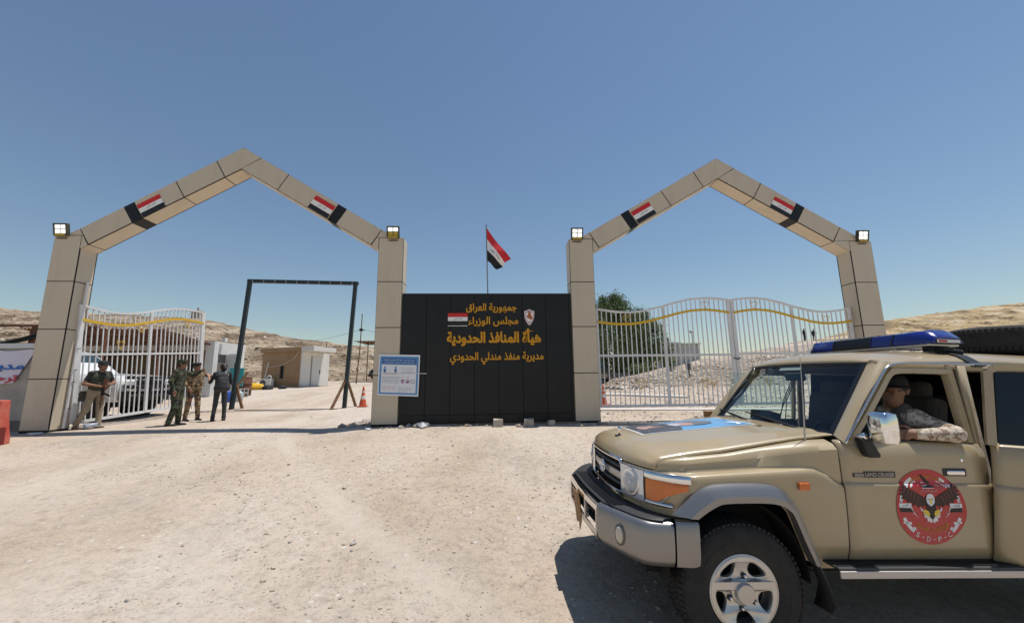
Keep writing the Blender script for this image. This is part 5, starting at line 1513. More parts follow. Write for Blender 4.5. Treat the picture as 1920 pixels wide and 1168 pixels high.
np_mesh('bag', V_, Q_, [mat('backpack_grey', (.028, .029, .032), .8, c2=(.045, .046, .05), scale=15)], bp_, True)
MB().box(-.10, .10, -.285, -.272, 1.20, 1.27).build('flap', mat('flap_grey', (.10, .10, .11), .6), bp_, local=True, bevel=.006)
for sg in (-1, 1):
    MB().tube(smooth_path([(sg * .10, -.16, 1.30), (sg * .12, -.02, 1.43), (sg * .125, .12, 1.30), (sg * .14, .10, 1.12), (sg * .14, -.1, 1.0)], 4), .014, 6).build('strap', mat('backpack_grey', (.028, .029, .032), .8), bp_, local=True)
# two small figures on top of the bank, far off
def hill_z(x, y):
    k = np.argmin((HR[..., 0] - x) ** 2 + (HR[..., 1] - y) ** 2); return float(HR.reshape(-1, 3)[k, 2])
for x, y, rz, lab in ((42.3, 41.3, R(200), 'distant figure in dark clothes on the bank, left of the two'), (43.6, 41.2, R(150), 'distant figure in dark clothes on the bank, right of the two')):
    person('person', lab, (x, y, hill_z(x, y) - .05), rz, dict(elL=(-.27, .05, 1.14), wrL=(-.2, .15, 1.0)), [skin, blackcloth, mat('trouser_dark', (.02, .022, .025), .85), boot_b, hair_b, eye_m], hair='short', res=.03, group='distant figures on the bank')
# ------------------------------------------------------------------ the tan four wheel drive in the foreground
# car frame: x forward from the front axle, y to the car's left, z up from the ground under the front axle
th, pt = .005, .033
fw = Vector((-math.cos(th) * math.cos(pt), -math.sin(th) * math.cos(pt), math.sin(pt)))
lf = Vector((math.sin(th), -math.cos(th), 0))
upc = fw.cross(lf)
CM = Matrix([[fw[i], lf[i], upc[i], (1.150, -7.026, -.600)[i]] for i in range(3)] + [[0, 0, 0, 1]])
car = empty('four_wheel_drive', label='tan four wheel drive with blue light bar and red eagle emblem, rear door open', cat='car', mw=CM)
paint = mat('tan_paint', (.375, .287, .160), .32, coat=.7, c2=(.405, .325, .205), scale=2.2, mix=(.35, .75), rvar=.12, detail=9)
silver = mat('silver_paint', (.27, .265, .26), .36, .75)
chrome = mat('chrome', (.80, .80, .80), .06, 1.0)
satin = mat('satin_alloy', (.56, .55, .53), .32, .75)
blackp = mat('black_plastic', (.014, .014, .015), .45)
rubber = mat('rubber', (.012, .012, .012), .85)
tyre_m = mat('tyre_rubber', (.020, .0195, .019), .9, c2=(.032, .030, .028), scale=14, bump=.1)
inner_m = mat('car_interior', (.05, .048, .045), .8)
inner_l = mat('car_trim_beige', (.06, .052, .044), .85)
dark_in = mat('car_dark', (.008, .008, .008), .9)
glass = bpy.data.materials.new('car_glass'); glass.use_nodes = True
gn = glass.node_tree
gb = gn.nodes['Principled BSDF']; gb.inputs['Base Color'].default_value = (.80, .90, .88, 1); gb.inputs['Roughness'].default_value = 0.0
gb.inputs['Transmission Weight'].default_value = 1.0; gb.inputs['IOR'].default_value = 1.03; gb.inputs['Specular IOR Level'].default_value = .5
gls = gn.nodes.new('ShaderNodeBsdfGlossy'); gls.inputs['Roughness'].default_value = .01; gls.inputs['Color'].default_value = (.9, .95, 1, 1)
frs = gn.nodes.new('ShaderNodeFresnel'); frs.inputs['IOR'].default_value = 1.42
tra = gn.nodes.new('ShaderNodeBsdfTransparent'); tra.inputs['Color'].default_value = (.80, .90, .88, 1)
mxs = gn.nodes.new('ShaderNodeMixShader')
gn.links.new(frs.outputs[0], mxs.inputs[0]); gn.links.new(tra.outputs[0], mxs.inputs[1]); gn.links.new(gls.outputs[0], mxs.inputs[2])
gn.links.new(mxs.outputs[0], gn.nodes['Material Output'].inputs['Surface'])
gn.nodes.remove(gb)
tint = mat('tinted_glass', (.004, .005, .008), .05, spec=.6)
def cb_(mb, name, m, parent=None, **k): return mb.build(name, m, parent or car, local=True, **k)
Y3 = lambda pts: [Vector(p) for p in pts]

# --- outline curves
def hood_c(x): return lerp_pts([(-.86, 1.337), (-.80, 1.332), (-.4, 1.297), (0, 1.258), (.2, 1.238), (.4, 1.212), (.50, 1.187), (.555, 1.155), (.59, 1.115), (.605, 1.072)], x)
def hood_drop(x): return lerp_pts([(-.86, .02), (-.55, .026), (0, .066), (.4, .072), (.55, .05), (.605, .0)], x)
def hood_edge(x):
    return lerp_pts([(-.86, 1.30), (-.55, 1.280), (-.02, 1.190), (.30, 1.158), (.42, 1.135), (.46, 1.10), (.475, 1.066)], x)
def shoulder(x): return lerp_pts([(-.74, 1.022), (-.725, 1.026), (-.633, 1.088), (-.557, 1.113), (-.2, 1.092), (.28, 1.062), (.36, 1.06)], x)
def side_y(z): return lerp_pts([(.50, .80), (.56, .835), (.64, .853), (.80, .862), (1.0, .866), (1.016, .866), (1.032, .851), (1.16, .848), (1.22, .842), (1.265, .825), (1.29, .80)], z)
NOSE = [(.28, .848), (.33, .832), (.38, .805), (.43, .757), (.475, .705), (.50, .66), (.53, .585), (.553, .50), (.577, .40), (.592, .28), (.602, .14), (.605, 0)]
def nose(y):
    """plan x of the car's front at side offset y"""
    q = sorted([(b_, a) for a, b_ in NOSE]); return lerp_pts(q, abs(y))
def nose_n(y):
    e = .01; dx = (nose(abs(y) + e) - nose(max(0, abs(y) - e))) / (abs(y) + e - max(0, abs(y) - e))
    n = Vector((1, -dx * (1 if y >= 0 else -1), 0)); return n.normalized()

# --- bonnet
xs = [-.84 + .03 * i for i in range(44)] + [.47, .50, .53, .555, .575, .59, .60, .605]
xs = sorted(set([round(v, 3) for v in xs if v <= .605]))
ys = [-.72 + .06 * i for i in range(25)]
rows = []
for x in xs:
    r = []
    for y in ys:
        t = abs(y) / .72
        back = .605 - nose(y)                      # the front edge sweeps back towards the corners
        k = (x + .84) / (.605 + .84)
        xx = x - back * k ** 6
        zz = hood_c(x) - hood_drop(x) * t ** 3 + .006 * math.exp(-((abs(y) - .52) / .05) ** 2) * (1 - k) - .006 * math.exp(-((abs(y) - .60) / .04) ** 2) * (1 - k ** 3)
        r.append((xx, y, zz))
    rows.append(r)
hood = cb_(MB().grid(rows), 'bonnet', paint, smooth=True, solid=.012)
def hood_pt(x, y, d=.004):
    i = min(range(len(xs)), key=lambda k: abs(xs[k] - x)); i = max(0, min(len(xs) - 2, i if xs[i] <= x else i - 1))
    j = max(0, min(len(ys) - 2, int((y + .72) / .06)))
    fx = (x - xs[i]) / (xs[i + 1] - xs[i]); fy = (y - ys[j]) / .06
    H_ = hood_rows
    a = Vector(H_[i][j]).lerp(Vector(H_[i + 1][j]), fx); b_ = Vector(H_[i][j + 1]).lerp(Vector(H_[i + 1][j + 1]), fx)
    return a.lerp(b_, fy) + Vector((0, 0, d))
hood_rows = rows
# --- front wings
ARCH = [(-.475, .50), (-.451, .555), (-.39, .70), (-.33, .85), (-.30, .885), (-.26, .905), (-.20, .917), (-.10, .921), (.03, .919), (.143, .908), (.22, .87), (.288, .823), (.34, .80)]
def arch_z(x): return lerp_pts(ARCH, x)
def wing(sg):
    mb = MB()
    cols_ = [-.738, -.73, -.70, -.66, -.633, -.60, -.557, -.50, -.476, -.45, -.42, -.39, -.36, -.33, -.30, -.27, -.24, -.2, -.15, -.1, -.05, 0, .05, .1, .15, .2, .24]
    def section(x, e, s_, zb, ymax, f):
        """from the bonnet gap over the rounded edge, down an inset face to a ledge, then down the side"""
        yu = .848 - .058 * f
        top = [(.7235, e - .006), (.735, e - .002), (.755, e - .006), (.755 + (yu - .755) * .6, e - .022), (yu - .002, e - .055), (yu, e * .5 + (s_ + .02) * .5), (yu + .003, s_ + .020), (yu + .010 * f + .002, s_ + .007), (.845, s_ - .001), (.858, s_ - .010), (.864, s_ - .026), (.866, s_ - .05)]
        zl = s_ - .05
        low = [(side_y(min(.99, zl + (zb - zl) * t)) + .002, zl + (zb - zl) * t) for t in (.2, .4, .6, .8, 1)]
        pts = top + low
        k = min(1, max(0.0, (ymax - .7235) / (.868 - .7235)))
        return [(min(ymax, .7235 + (y - .7235) * k) if ymax > .7235 else ymax, z) for y, z in pts]
    g = []
    for x in cols_:
        zb = arch_z(x) if x > -.475 else .545
        g.append([(x, sg * y, z) for y, z in section(x, hood_edge(x), shoulder(x), zb, .868, sstep(-.74, -.15, x))])
    for (x, y) in [p for p in NOSE if p[1] >= .39]:
        e = max(1.068, hood_edge(min(x, .475))) if y > .69 else 1.068
        s_ = 1.060 if y > .69 else 1.058
        zb = .80 if x > .30 else .823
        sec_ = section(x, e, s_, zb, y + (.02 if x < .3 else 0), 1)
        g.append([(x, sg * yy, min(z, e)) for yy, z in sec_])
    mb.grid(g)
    return cb_(mb, 'front_wing', paint, smooth=True, angle=40)
wing(1); wing(-1)
cb_(MB().grid([[(nose(y) - .004, y, z) for y in [-.40 + .05 * k for k in range(17)]] for z in (.79, .825)]), 'front_valance', paint, smooth=True)
# --- wheel wells
for sg in (-1, 1):
    for xo in (0, -2.73):
        mb = MB()
        prof_ = [(xo + .46 * math.cos(a), .42 + .50 * math.sin(a)) for a in [math.pi * (k / 16) for k in range(17)]]
        mb.grid([[(x, sg * y, z) for x, z in prof_] for y in (.855, .35)])
        mb.add([(x, sg * .35, z) for x, z in prof_], [tuple(range(17))])
        cb_(mb, 'wheel_well', dark_in)
# --- wheel arch flares
FO = [(.425, .835), (.33, .925), (.25, .985), (.18, 1.012), (.10, 1.022), (-.06, 1.027), (-.20, 1.022), (-.28, 1.003), (-.33, .967), (-.39, .885), (-.45, .735), (-.518, .551)]
FI = [(.288, .823), (.22, .868), (.143, .906), (.09, .915), (.03, .918), (-.10, .920), (-.20, .916), (-.26, .903), (-.30, .882), (-.335, .845), (-.39, .70), (-.451, .555)]
def flare(sg, dx=0):
    o = smooth_path([(a, 0, b_) for a, b_ in FO], 4); i_ = smooth_path([(a, 0, b_) for a, b_ in FI], 4)
    g = []
    for a, b_ in zip(o, i_):
        g.append([(a.x + dx, sg * .862, a.z), (a.x * .97 + b_.x * .03 + dx, sg * .885, a.z * .97 + b_.z * .03), (a.x * .75 + b_.x * .25 + dx, sg * .908, a.z * .75 + b_.z * .25), (a.x * .42 + b_.x * .58 + dx, sg * .926, a.z * .42 + b_.z * .58), (a.x * .35 + b_.x * .65 + dx, sg * .931, a.z * .35 + b_.z * .65), (b_.x + dx, sg * .930, b_.z), (b_.x + dx, sg * .86, b_.z + .004)])
    return cb_(MB().grid(g), 'arch_flare', silver, smooth=True, angle=28)
for sg in (-1, 1): flare(sg); flare(sg, -2.73)
for sg in (-1, 1):
    MBf = MB().grid([[(-.44, sg * .87, .60), (-.45, sg * .93, .60)], [(-.50, sg * .87, .45), (-.51, sg * .93, .45)], [(-.53, sg * .80, .33), (-.545, sg * .93, .33)], [(-.51, sg * .80, .285), (-.52, sg * .92, .285)]])
    cb_(MBf, 'mud_flap', rubber, smooth=True, solid=.012)
# --- wheels
def wheel(x, sg, steer=0.0):
    T = Matrix.Translation((x, sg * .765, .39)) @ Matrix.Rotation(R(steer), 4, 'Z') @ Matrix.Rotation(R(-90 * sg), 4, 'X')
    W = empty('x')if False else None
    prof_ = [(.215, -.10), (.225, -.118), (.26, -.13), (.31, -.134), (.35, -.126), (.375, -.11), (.386, -.095), (.389, -.05), (.389, .05), (.386, .095), (.375, .112), (.35, .128), (.31, .136), (.265, .134), (.232, .124), (.220, .114), (.214, .10)]
    tyre = cb_(MB().lathe(prof_, 72, T, close=True), 'tyre', tyre_m, smooth=True)
    # tread blocks: raised ribs round the shoulder
    mb = MB()
    for k in range(72):
        a = 2 * math.pi * k / 72
        for z0, r0, sk in ((.088, .3885, .5), (-.088, .3885, -.5)):
            c = Vector((r0 * math.cos(a), r0 * math.sin(a), z0)); M3 = Matrix.Rotation(a, 3, 'Z')
            mb.obox(c, (.012, .022, .042), M3 @ Matrix.Rotation(R(14 * sk), 3, 'X'))
        for z0 in (-.034, .0, .034):
            c = Vector((.389 * math.cos(a + z0), .389 * math.sin(a + z0), z0)); mb.obox(c, (.010, .024, .026), Matrix.Rotation(a + z0, 3, 'Z'))
    mb.v = [T @ Vector(p) for p in mb.v]
    tb = cb_(mb, 'tread_blocks', tyre_m, tyre); tb['kind'] = 'stuff'
    # sidewall ring
    cb_(MB().lathe([(.286, .1355), (.290, .1385), (.296, .1385), (.300, .1355)], 48, T, close=True), 'sidewall_ring', tyre_m, tyre, smooth=True)
    rim = cb_(MB().lathe([(.2205, .112), (.222, .120), (.216, .124), (.207, .118), (.203, .095), (.198, .06), (.190, -.06)], 60, T, close=True), 'rim', satin, smooth=True)
    # alloy face with five rounded openings
    outer = [(.206 * math.cos(6.2832 * k / 60), .206 * math.sin(6.2832 * k / 60)) for k in range(60)]
    holes = []
    for h in range(5):
        a0 = 2 * math.pi * (h + .25) / 5
        pts = []
        for (r, da) in ((.105, -.10), (.120, -.30), (.160, -.40), (.182, -.36), (.188, -.2), (.188, 0), (.188, .2), (.182, .36), (.160, .40), (.120, .30), (.105, .10)):
            pts.append((r * math.cos(a0 + da), r * math.sin(a0 + da)))
        holes.append([(p.x, p.y) for p in smooth_path([(a, b_, 0) for a, b_ in pts + [pts[0]]], 3)][:-1])
    vs, fs = plate_mesh(outer, holes, .010, .008)
    def dish(v):
        r = math.hypot(v[0], v[1]); return T @ Vector((v[0], v[1], v[2] + .088 + .022 * math.exp(-((r - .2) / .06) ** 2) - .012 * math.exp(-((r - .12) / .05) ** 2) + .01 * math.exp(-(r / .07) ** 2)))
    mb = MB(); mb.add([dish(v) for v in vs], fs)
    cb_(mb, 'alloy_face', satin, rim, smooth=True, angle=35)
    cb_(MB().lathe([(.078, .095), (.076, .112), (.066, .120)], 32, T, close=True).lathe([(.066, .120), (.062, .1185), (.060, .138), (.054, .146), (.0, .148)], 32, T), 'hub_cap', mat('hub_alloy', (.5, .49, .47), .3, .7), rim, smooth=True, angle=40)
    for k in range(6):
        a = 2 * math.pi * (k + .35) / 6
        Tn = T @ Matrix.Translation((.092 * math.cos(a), .092 * math.sin(a), .085))
        cb_(MB().lathe([(.017, .0), (.016, .022), (.010, .024)], 14, Tn), 'nut_recess', blackp, rim)
        cb_(MB().lathe([(.0105, .02), (.010, .034), (.006, .038), (0, .038)], 6, Tn), 'wheel_nut', chrome, rim)
    cb_(MB().lathe([(.19, .02), (.0, .03)], 30, T), 'brake_disc', mat('brake_dark', (.02, .02, .02), .6, .4), rim)
    return tyre
for x in (0, -2.73):
    for sg in (1, -1): wheel(x, sg)
# --- lamps: clear reflector part and amber turn signal on each corner
def lamp_patch(y0, y1, z0, z1, off, sg, n=10, cut=None, m=6):
    g = []
    for i in range(n + 1):
        y = y0 + (y1 - y0) * i / n
        nn = nose_n(y); bx_ = nose(y)
        za, zb = z0, z1
        if cut: za = z0 + (z1 - z0) * cut(i / n)
        g.append([(bx_ + nn.x * (off + .006 * math.sin(math.pi * k / m)), sg * (y + nn.y * (off + .006 * math.sin(math.pi * k / m))), za + (zb - za) * k / m) for k in range(m + 1)])
    return MB().grid(g)
amber = mat('amber_lens', (.75, .18, .01), .12, trans=.25, coat=.8)
clear_l = mat('lamp_clear', (.66, .70, .74), .10, .35, coat=1.0)
lampchrome = mat('lamp_chrome', (.75, .76, .78), .12, 1.0)
for sg in (1, -1):
    hl = cb_(lamp_patch(.405, .652, .855, 1.052, .022, sg), 'headlight', clear_l, smooth=True)
    ny = .525; nn = nose_n(ny)
    Tl = Matrix.Translation((nose(ny) + nn.x * .020, sg * (ny + nn.y * .02), .953)) @ Matrix.Rotation(math.atan2(sg * nn.y, nn.x), 4, 'Z') @ Matrix.Rotation(R(90), 4, 'Y')
    cb_(MB().lathe([(.097, .004), (.095, .010), (.088, .008), (.060, .003), (.03, .001)], 30, Tl, close=True), 'reflector', lampchrome, hl, smooth=True)
    cb_(MB().lathe([(.022, .004), (.018, .02), (0, .023)], 16, Tl), 'bulb', mat('bulb_glass', (.7, .72, .75), .1), hl, smooth=True)
    cb_(MB().lathe([(.079, .0155), (.05, .022), (0, .024)], 30, Tl), 'lens', mat('lens_pale', (.70, .74, .78), .04, alpha=.35, coat=1), hl, smooth=True)
    ts = cb_(lamp_patch(.665, .842, .872, 1.008, .020, sg, 12, cut=lambda t: max(0, t - .35) * 1.1), 'turn_signal', amber, smooth=True)
    cb_(lamp_patch(.655, .848, 1.010, 1.054, .018, sg, 12), 'signal_cover', lampchrome, ts, smooth=True)
    cb_(lamp_patch(.660, .80, .848, .872, .018, sg, 8), 'signal_lower_rim', lampchrome, ts, smooth=True)
    mb = MB().tube([Vector((nose(y) + nose_n(y).x * .016, sg * (y + nose_n(y).y * .016), z)) for y, z in ((.40, 1.056), (.52, 1.058), (.655, 1.058), (.76, 1.056), (.847, 1.052), (.845, 1.03), (.80, .95), (.76, .885), (.70, .850), (.60, .846), (.50, .848), (.40, .848), (.398, .95), (.40, 1.056))], .006, 6)
    cb_(mb, 'lamp_rim', mat('lamp_rim_grey', (.4, .4, .4), .3, .6), hl, smooth=True)
    cb_(MB().obox((-.455, sg * .878, 1.010), (.072, .022, .046)), 'side_indicator', amber, bevel=.008)
# --- grille
gr_ = MB()
gm2 = mat('grille_black', (.01, .01, .01), .6)
gr = cb_(MB().grid([[(nose(y) - .035, y, z) for y in [-.385 + .07 * k for k in range(12)]] for z in (.83, 1.066)]), 'grille', gm2)
def gbar(z, hgt, off, m, name):
    g = []
    for y in [-.378 + .054 * k for k in range(15)]:
        x = nose(y) + off
        g.append([(x - .02, y, z - hgt / 2), (x, y, z - hgt / 2 + .004), (x + .004, y, z), (x, y, z + hgt / 2 - .004), (x - .02, y, z + hgt / 2)])
    return cb_(MB().grid(g), name, m, gr, smooth=True, angle=50)
gsil = mat('grille_silver', (.42, .42, .42), .3, .7)
for z, h in ((.885, .020), (.948, .062), (1.010, .020)): gbar(z, h, -.004, gsil if h > .03 else mat('grille_grey', (.10, .10, .10), .4, .5), 'grille_bar')
for k in range(19):
    y = -.36 + .04 * k
    cb_(MB().box(nose(y) - .034, nose(y) - .014, y - .004, y + .004, .832, 1.064), 'grille_slat', gm2, gr)
fr_pts = [(.828, -.39), (.828, 0), (.828, .39), (.86, .398), (.95, .40), (1.03, .396), (1.068, .37), (1.070, 0), (1.068, -.37), (1.03, -.396), (.95, -.40), (.86, -.398), (.828, -.39)]
fine = []
for (z0, y0), (z1, y1) in zip(fr_pts, fr_pts[1:]):
    for t in (0, .25, .5, .75): fine.append((z0 + (z1 - z0) * t, y0 + (y1 - y0) * t))
fine.append(fr_pts[-1])
cb_(MB().tube([Vector((nose(y) + .006, y, z)) for z, y in fine], .015, 8), 'grille_surround', chrome, gr, smooth=True)
lg = MB()
def ell(cy, cz, ry, rz_, t, n=28, x=.0): lg.tube([Vector((.622 + x, cy + ry * math.cos(6.2832 * k / n), cz + rz_ * math.sin(6.2832 * k / n))) for k in range(n + 1)], t, 6)
ell(0, .955, .068, .048, .008); ell(0, .968, .044, .016, .0065, x=.002); ell(0, .950, .019, .042, .0065, x=.002)
cb_(lg, 'badge', chrome, gr, smooth=True)
# --- front bumper
BP = [(.815, 0), (.812, .2), (.80, .45), (.782, .515), (.722, .65), (.660, .775), (.60, .845), (.52, .872), (.425, .885)]
def bump(y):
    return lerp_pts(sorted([(b_, a) for a, b_ in BP]), abs(y))
def bump_strip(plan, prof_, sg=1):
    g = []
    for i, (x, y) in enumerate(plan):
        a = plan[max(0, i - 1)]; b_ = plan[min(len(plan) - 1, i + 1)]
        t = Vector((b_[0] - a[0], b_[1] - a[1], 0)).normalized(); n_ = Vector((t.y, -t.x, 0))
        if n_.x < 0 and i < len(plan) - 2: n_ = -n_
        if n_.y < -.2: n_ = -n_
        g.append([(x + n_.x * o, sg * (y + n_.y * o), z + dz) for o, z, dz in [(q[0], q[1], 0) for q in prof_]])
    return MB().grid(g)
def dense(pl, n=5):
    return [(p.x, p.y) for p in smooth_path([(a, b_, 0) for a, b_ in pl], n)]
corner = dense(BP[2:]); centre = dense([(.80, -.45), (.812, -.2), (.815, 0), (.812, .2), (.80, .45)])
PF = [(-.12, .795), (-.05, .792), (-.012, .778), (0, .755), (.004, .70), (.004, .62), (-.004, .565), (-.03, .525), (-.09, .505)]
bmp = None
for sg in (1, -1):
    o = cb_(bump_strip(corner, PF, sg), 'bumper_corner', silver, bmp, smooth=True, angle=45)
    ec = dense([(.415, .888), (.37, .896), (.30, .905), (.275, .906)])
    cb_(bump_strip(ec, [(-.05, .80), (-.006, .798), (.004, .78), (.006, .70), (.004, .60), (-.01, .535), (-.05, .515)], sg), 'bumper_end', silver, smooth=True, angle=45)
    fy = .70; Tf = Matrix.Translation((.706, sg * .69, .655)) @ Matrix.Rotation(sg * R(26), 4, 'Z') @ Matrix.Scale(1.3, 4, (0, 0, 1)) @ Matrix.Scale(.85, 4, (0, 1, 0)) @ Matrix.Rotation(R(90), 4, 'Y')
    fg = cb_(MB().lathe([(.053, .0), (.052, .008), (.048, .010), (.045, .004)], 26, Tf, close=True), 'fog_lamp', mat('fog_rim', (.12, .12, .12), .5), smooth=True)
    cb_(MB().lathe([(.0465, .008), (.03, .018), (0, .021)], 26, Tf), 'fog_lens', mat('fog_lens', (.52, .47, .38), .25, coat=.5), fg, smooth=True)
CF = [(-.15, .792), (-.06, .790), (-.012, .778), (0, .755), (.002, .725)]
cb_(bump_strip(centre, CF), 'bumper_centre', chrome, smooth=True, angle=45)
cb_(bump_strip(centre, [(.002, .595), (0, .56), (-.02, .525), (-.08, .505)]), 'bumper_lower', satin, smooth=True, angle=45)
cb_(bump_strip(centre, [(-.04, .73), (-.045, .59)]), 'bumper_slot', dark_in)
for y in (-.44, -.14, .14, .44): cb_(MB().box(bump(y) - .03, bump(y) + .001, y - .02, y + .02, .5951, .7249), 'bumper_bridge', satin)
for z in (.64, .685):
    cb_(bump_strip(centre, [(-.035, z - .006), (-.01, z), (-.035, z + .006)]), 'slot_bar', blackp)
deck = MB()
for sg in (1, -1):
    pl = dense(BP[1:8]); deck.grid([[(x - .035 - .0 * k, sg * (y - .01), .7955), (x - .05, sg * (y - .02), .803), (max(nose(min(y, .84)) + .005, x - .19), sg * min(y - .03, .83), .804)] for k, (x, y) in enumerate(pl)])
deck.grid([[(bump(y) - .035, y, .7955), (bump(y) - .05, y, .803), (bump(y) - .20, y, .804)] for y in (-.2, -.1, 0, .1, .2)])
cb_(deck, 'bumper_step', mat('step_rubber', (.03, .03, .031), .55), smooth=True, angle=40)
for k in range(7):
    mb = MB()
    pl = [(x - .06 - .016 * k, y) for x, y in dense([(.80, -.45), (.815, 0), (.80, .45), (.775, .58)])]
    mb.tube([Vector((x, y, .807)) for x, y in pl], .004, 5)
    cb_(mb, 'step_rib', blackp)
rb = mat('rust_plate', (.22, .11, .04), .75, c2=(.34, .20, .09), scale=16, bump=.3)
cb_(MB().prism([(-.14, .735), (.10, .74), (.105, .66), (.085, .60), (.095, .53), (.05, .445), (.01, .50), (-.06, .475), (-.13, .56)], lambda u, v: (.833 + .02 * math.sin(9 * v), u - .05, v), lambda u, v: (.839 + .02 * math.sin(9 * v), u - .05, v)), 'bent_number_plate', rb)
# --- cabin shell: screen frame, roof, pillars
def plane_pt(a, b_, c, d, u, v): return Vector(a).lerp(Vector(b_), u).lerp(Vector(d).lerp(Vector(c), u), v)
WSb, WSt = (-.80, 1.312), (-1.205, 1.842)          # bottom and top of the screen, x and z at the centre line
def ws(u, v, off=0.0):
    """u -1..1 across, v 0..1 up"""
    w = .735 - .075 * v
    x = WSb[0] + (WSt[0] - WSb[0]) * v - .03 * u * u; z = WSb[1] + (WSt[1] - WSb[1]) * v
    n_ = Vector((.79, 0, .61)); return Vector((x, u * w, z)) + n_ * off
def ws_patch(u0, u1, v0, v1, off, n=12, m=6): return MB().grid([[ws(u0 + (u1 - u0) * i / n, v0 + (v1 - v0) * j / m, off) for i in range(n + 1)] for j in range(m + 1)])
cb_(ws_patch(-.955, .955, .03, .96, .0), 'windscreen', glass, smooth=True)
sealm = mat('screen_seal', (.008, .008, .009), .35)
for a in ((-.985, .985, .955, 1.0), (-.985, .985, -.02, .045), (-.985, -.935, .045, .955), (.935, .985, .045, .955)): cb_(ws_patch(*a, .008), 'screen_seal', sealm, smooth=True)
cb_(ws_patch(-.30, .10, .90, .952, .004), 'screen_shade', mat('shade_strip', (.25, .32, .30), .3))
cb_(MB().box(-.86, -.80, -.70, .70, 1.27, 1.306), 'cowl', blackp)
cb_(MB().grid([[(-.735, y, 1.318 - .02 * (abs(y) / .72) ** 3) for y in (-.71, 0, .71)], [(-.80, y, 1.302) for y in (-.71, 0, .71)]]), 'cowl_panel', paint)
def wiper(y0, y1):
    o = cb_(MB().tube([ws(y0 / .735, -.03, .03), ws((y0 * .6 + y1 * .4) / .735, .03, .035), ws(y1 / .735, .10, .02)], [.016, .010, .007], 6), 'wiper', blackp)
    cb_(MB().tube([ws((y1 - .26) / .735, .145, .012), ws(y1 / .735, .10, .016), ws((y1 + .16) / .735, .052, .012)], .006, 5), 'wiper_blade', rubber, o)
    cb_(MB().lathe([(.028, 0), (.022, .03), (0, .036)], 14, Matrix.Translation(ws(y0 / .735, -.05, .01))), 'wiper_hub', blackp, o)
wiper(.50, -.02); wiper(-.08, -.58)
# roof
rows = []
RX = [-1.195, -1.21, -1.24, -1.29, -1.36, -1.5, -1.8, -2.2, -2.6, -3.0, -3.4, -3.55, -3.62]
RY = [(0, .0), (.2, -.004), (.4, -.016), (.52, -.030), (.60, -.047), (.66, -.070), (.70, -.097), (.72, -.120)]
for x in RX:
    zc = lerp_pts([(-3.62, 1.90), (-3.5, 1.94), (-2.2, 1.962), (-1.6, 1.955), (-1.36, 1.935), (-1.29, 1.915), (-1.24, 1.892), (-1.21, 1.868), (-1.195, 1.848)], x)
    k = lerp_pts([(-3.62, .9), (-3.4, 1), (-1.36, 1), (-1.24, .6), (-1.195, .25)], x)
    full = [(-y, zc + d * k) for y, d in reversed(RY)] + [(y, zc + d * k) for y, d in RY[1:]]
    rows.append([(x - .03 * (y / .72) ** 2 * lerp_pts([(-1.5, 0), (-1.195, 1)], x), y, max(z, 1.835)) for y, z in full])
cb_(MB().grid(rows), 'roof', paint, smooth=True, solid=.01)
roof_rows = rows
cb_(MB().grid([[(x, y, 1.838) for y in (-.68, 0, .68)] for x in (-1.26, -3.5)]), 'headlining', mat('headlining', (.20, .18, .15), .9))
for sg in (1, -1):
    drip = smooth_path([(-.80, sg * .845, 1.275), (-.95, sg * .822, 1.46), (-1.10, sg * .80, 1.64), (-1.19, sg * .785, 1.745), (-1.25, sg * .775, 1.80), (-1.34, sg * .765, 1.824), (-1.5, sg * .762, 1.83), (-2.2, sg * .76, 1.832), (-3.5, sg * .76, 1.82)], 5)
    cb_(MB().tube(drip, .0095, 6), 'drip_rail', mat('rail_chrome', (.5, .5, .5), .2, .9), smooth=True)
    # pillar beside the screen, from the screen edge to the door frame
    g = []
    for k in range(13):
        t = k / 12
        a = ws(sg * .985, t, .004); d_ = Vector((-.795 - .395 * t - .09 * t ** 4, sg * (.845 - .075 * t), 1.275 + .535 * t))
        m_ = a.lerp(d_, .5) + Vector((.018, sg * .012, .01))
        g.append([a, a.lerp(m_, .5) + Vector((.004, sg * .003, .003)), m_, m_.lerp(d_, .55) + Vector((.004, sg * .006, .002)), d_, d_ + Vector((-.03, -sg * .03, -.01))])
    g.append([Vector((-1.225, sg * .66, 1.853)), Vector((-1.235, sg * .69, 1.853)), Vector((-1.25, sg * .725, 1.845)), Vector((-1.265, sg * .75, 1.835)), Vector((-1.29, sg * .765, 1.825)), Vector((-1.32, sg * .74, 1.80))])
    cb_(MB().grid(g), 'front_pillar', paint, smooth=True, angle=60)
    # cant rail between drip and roof
    cb_(MB().grid([[(x, sg * .719, 1.841), (x, sg * .745, 1.826), (x, sg * .755, 1.80), (x, sg * .70, 1.78)] for x in (-1.30, -1.6, -2.2, -2.8, -3.5)]), 'cant_rail', paint, smooth=True)
    # centre pillar
    cb_(MB().grid([[(x, sg * (.845 - .09 * t), .56 + 1.26 * t) for x in (-1.79, -1.845)] for t in [0, .25, .5, .58, .8, 1]]), 'centre_pillar', paint, smooth=True, solid=.04)
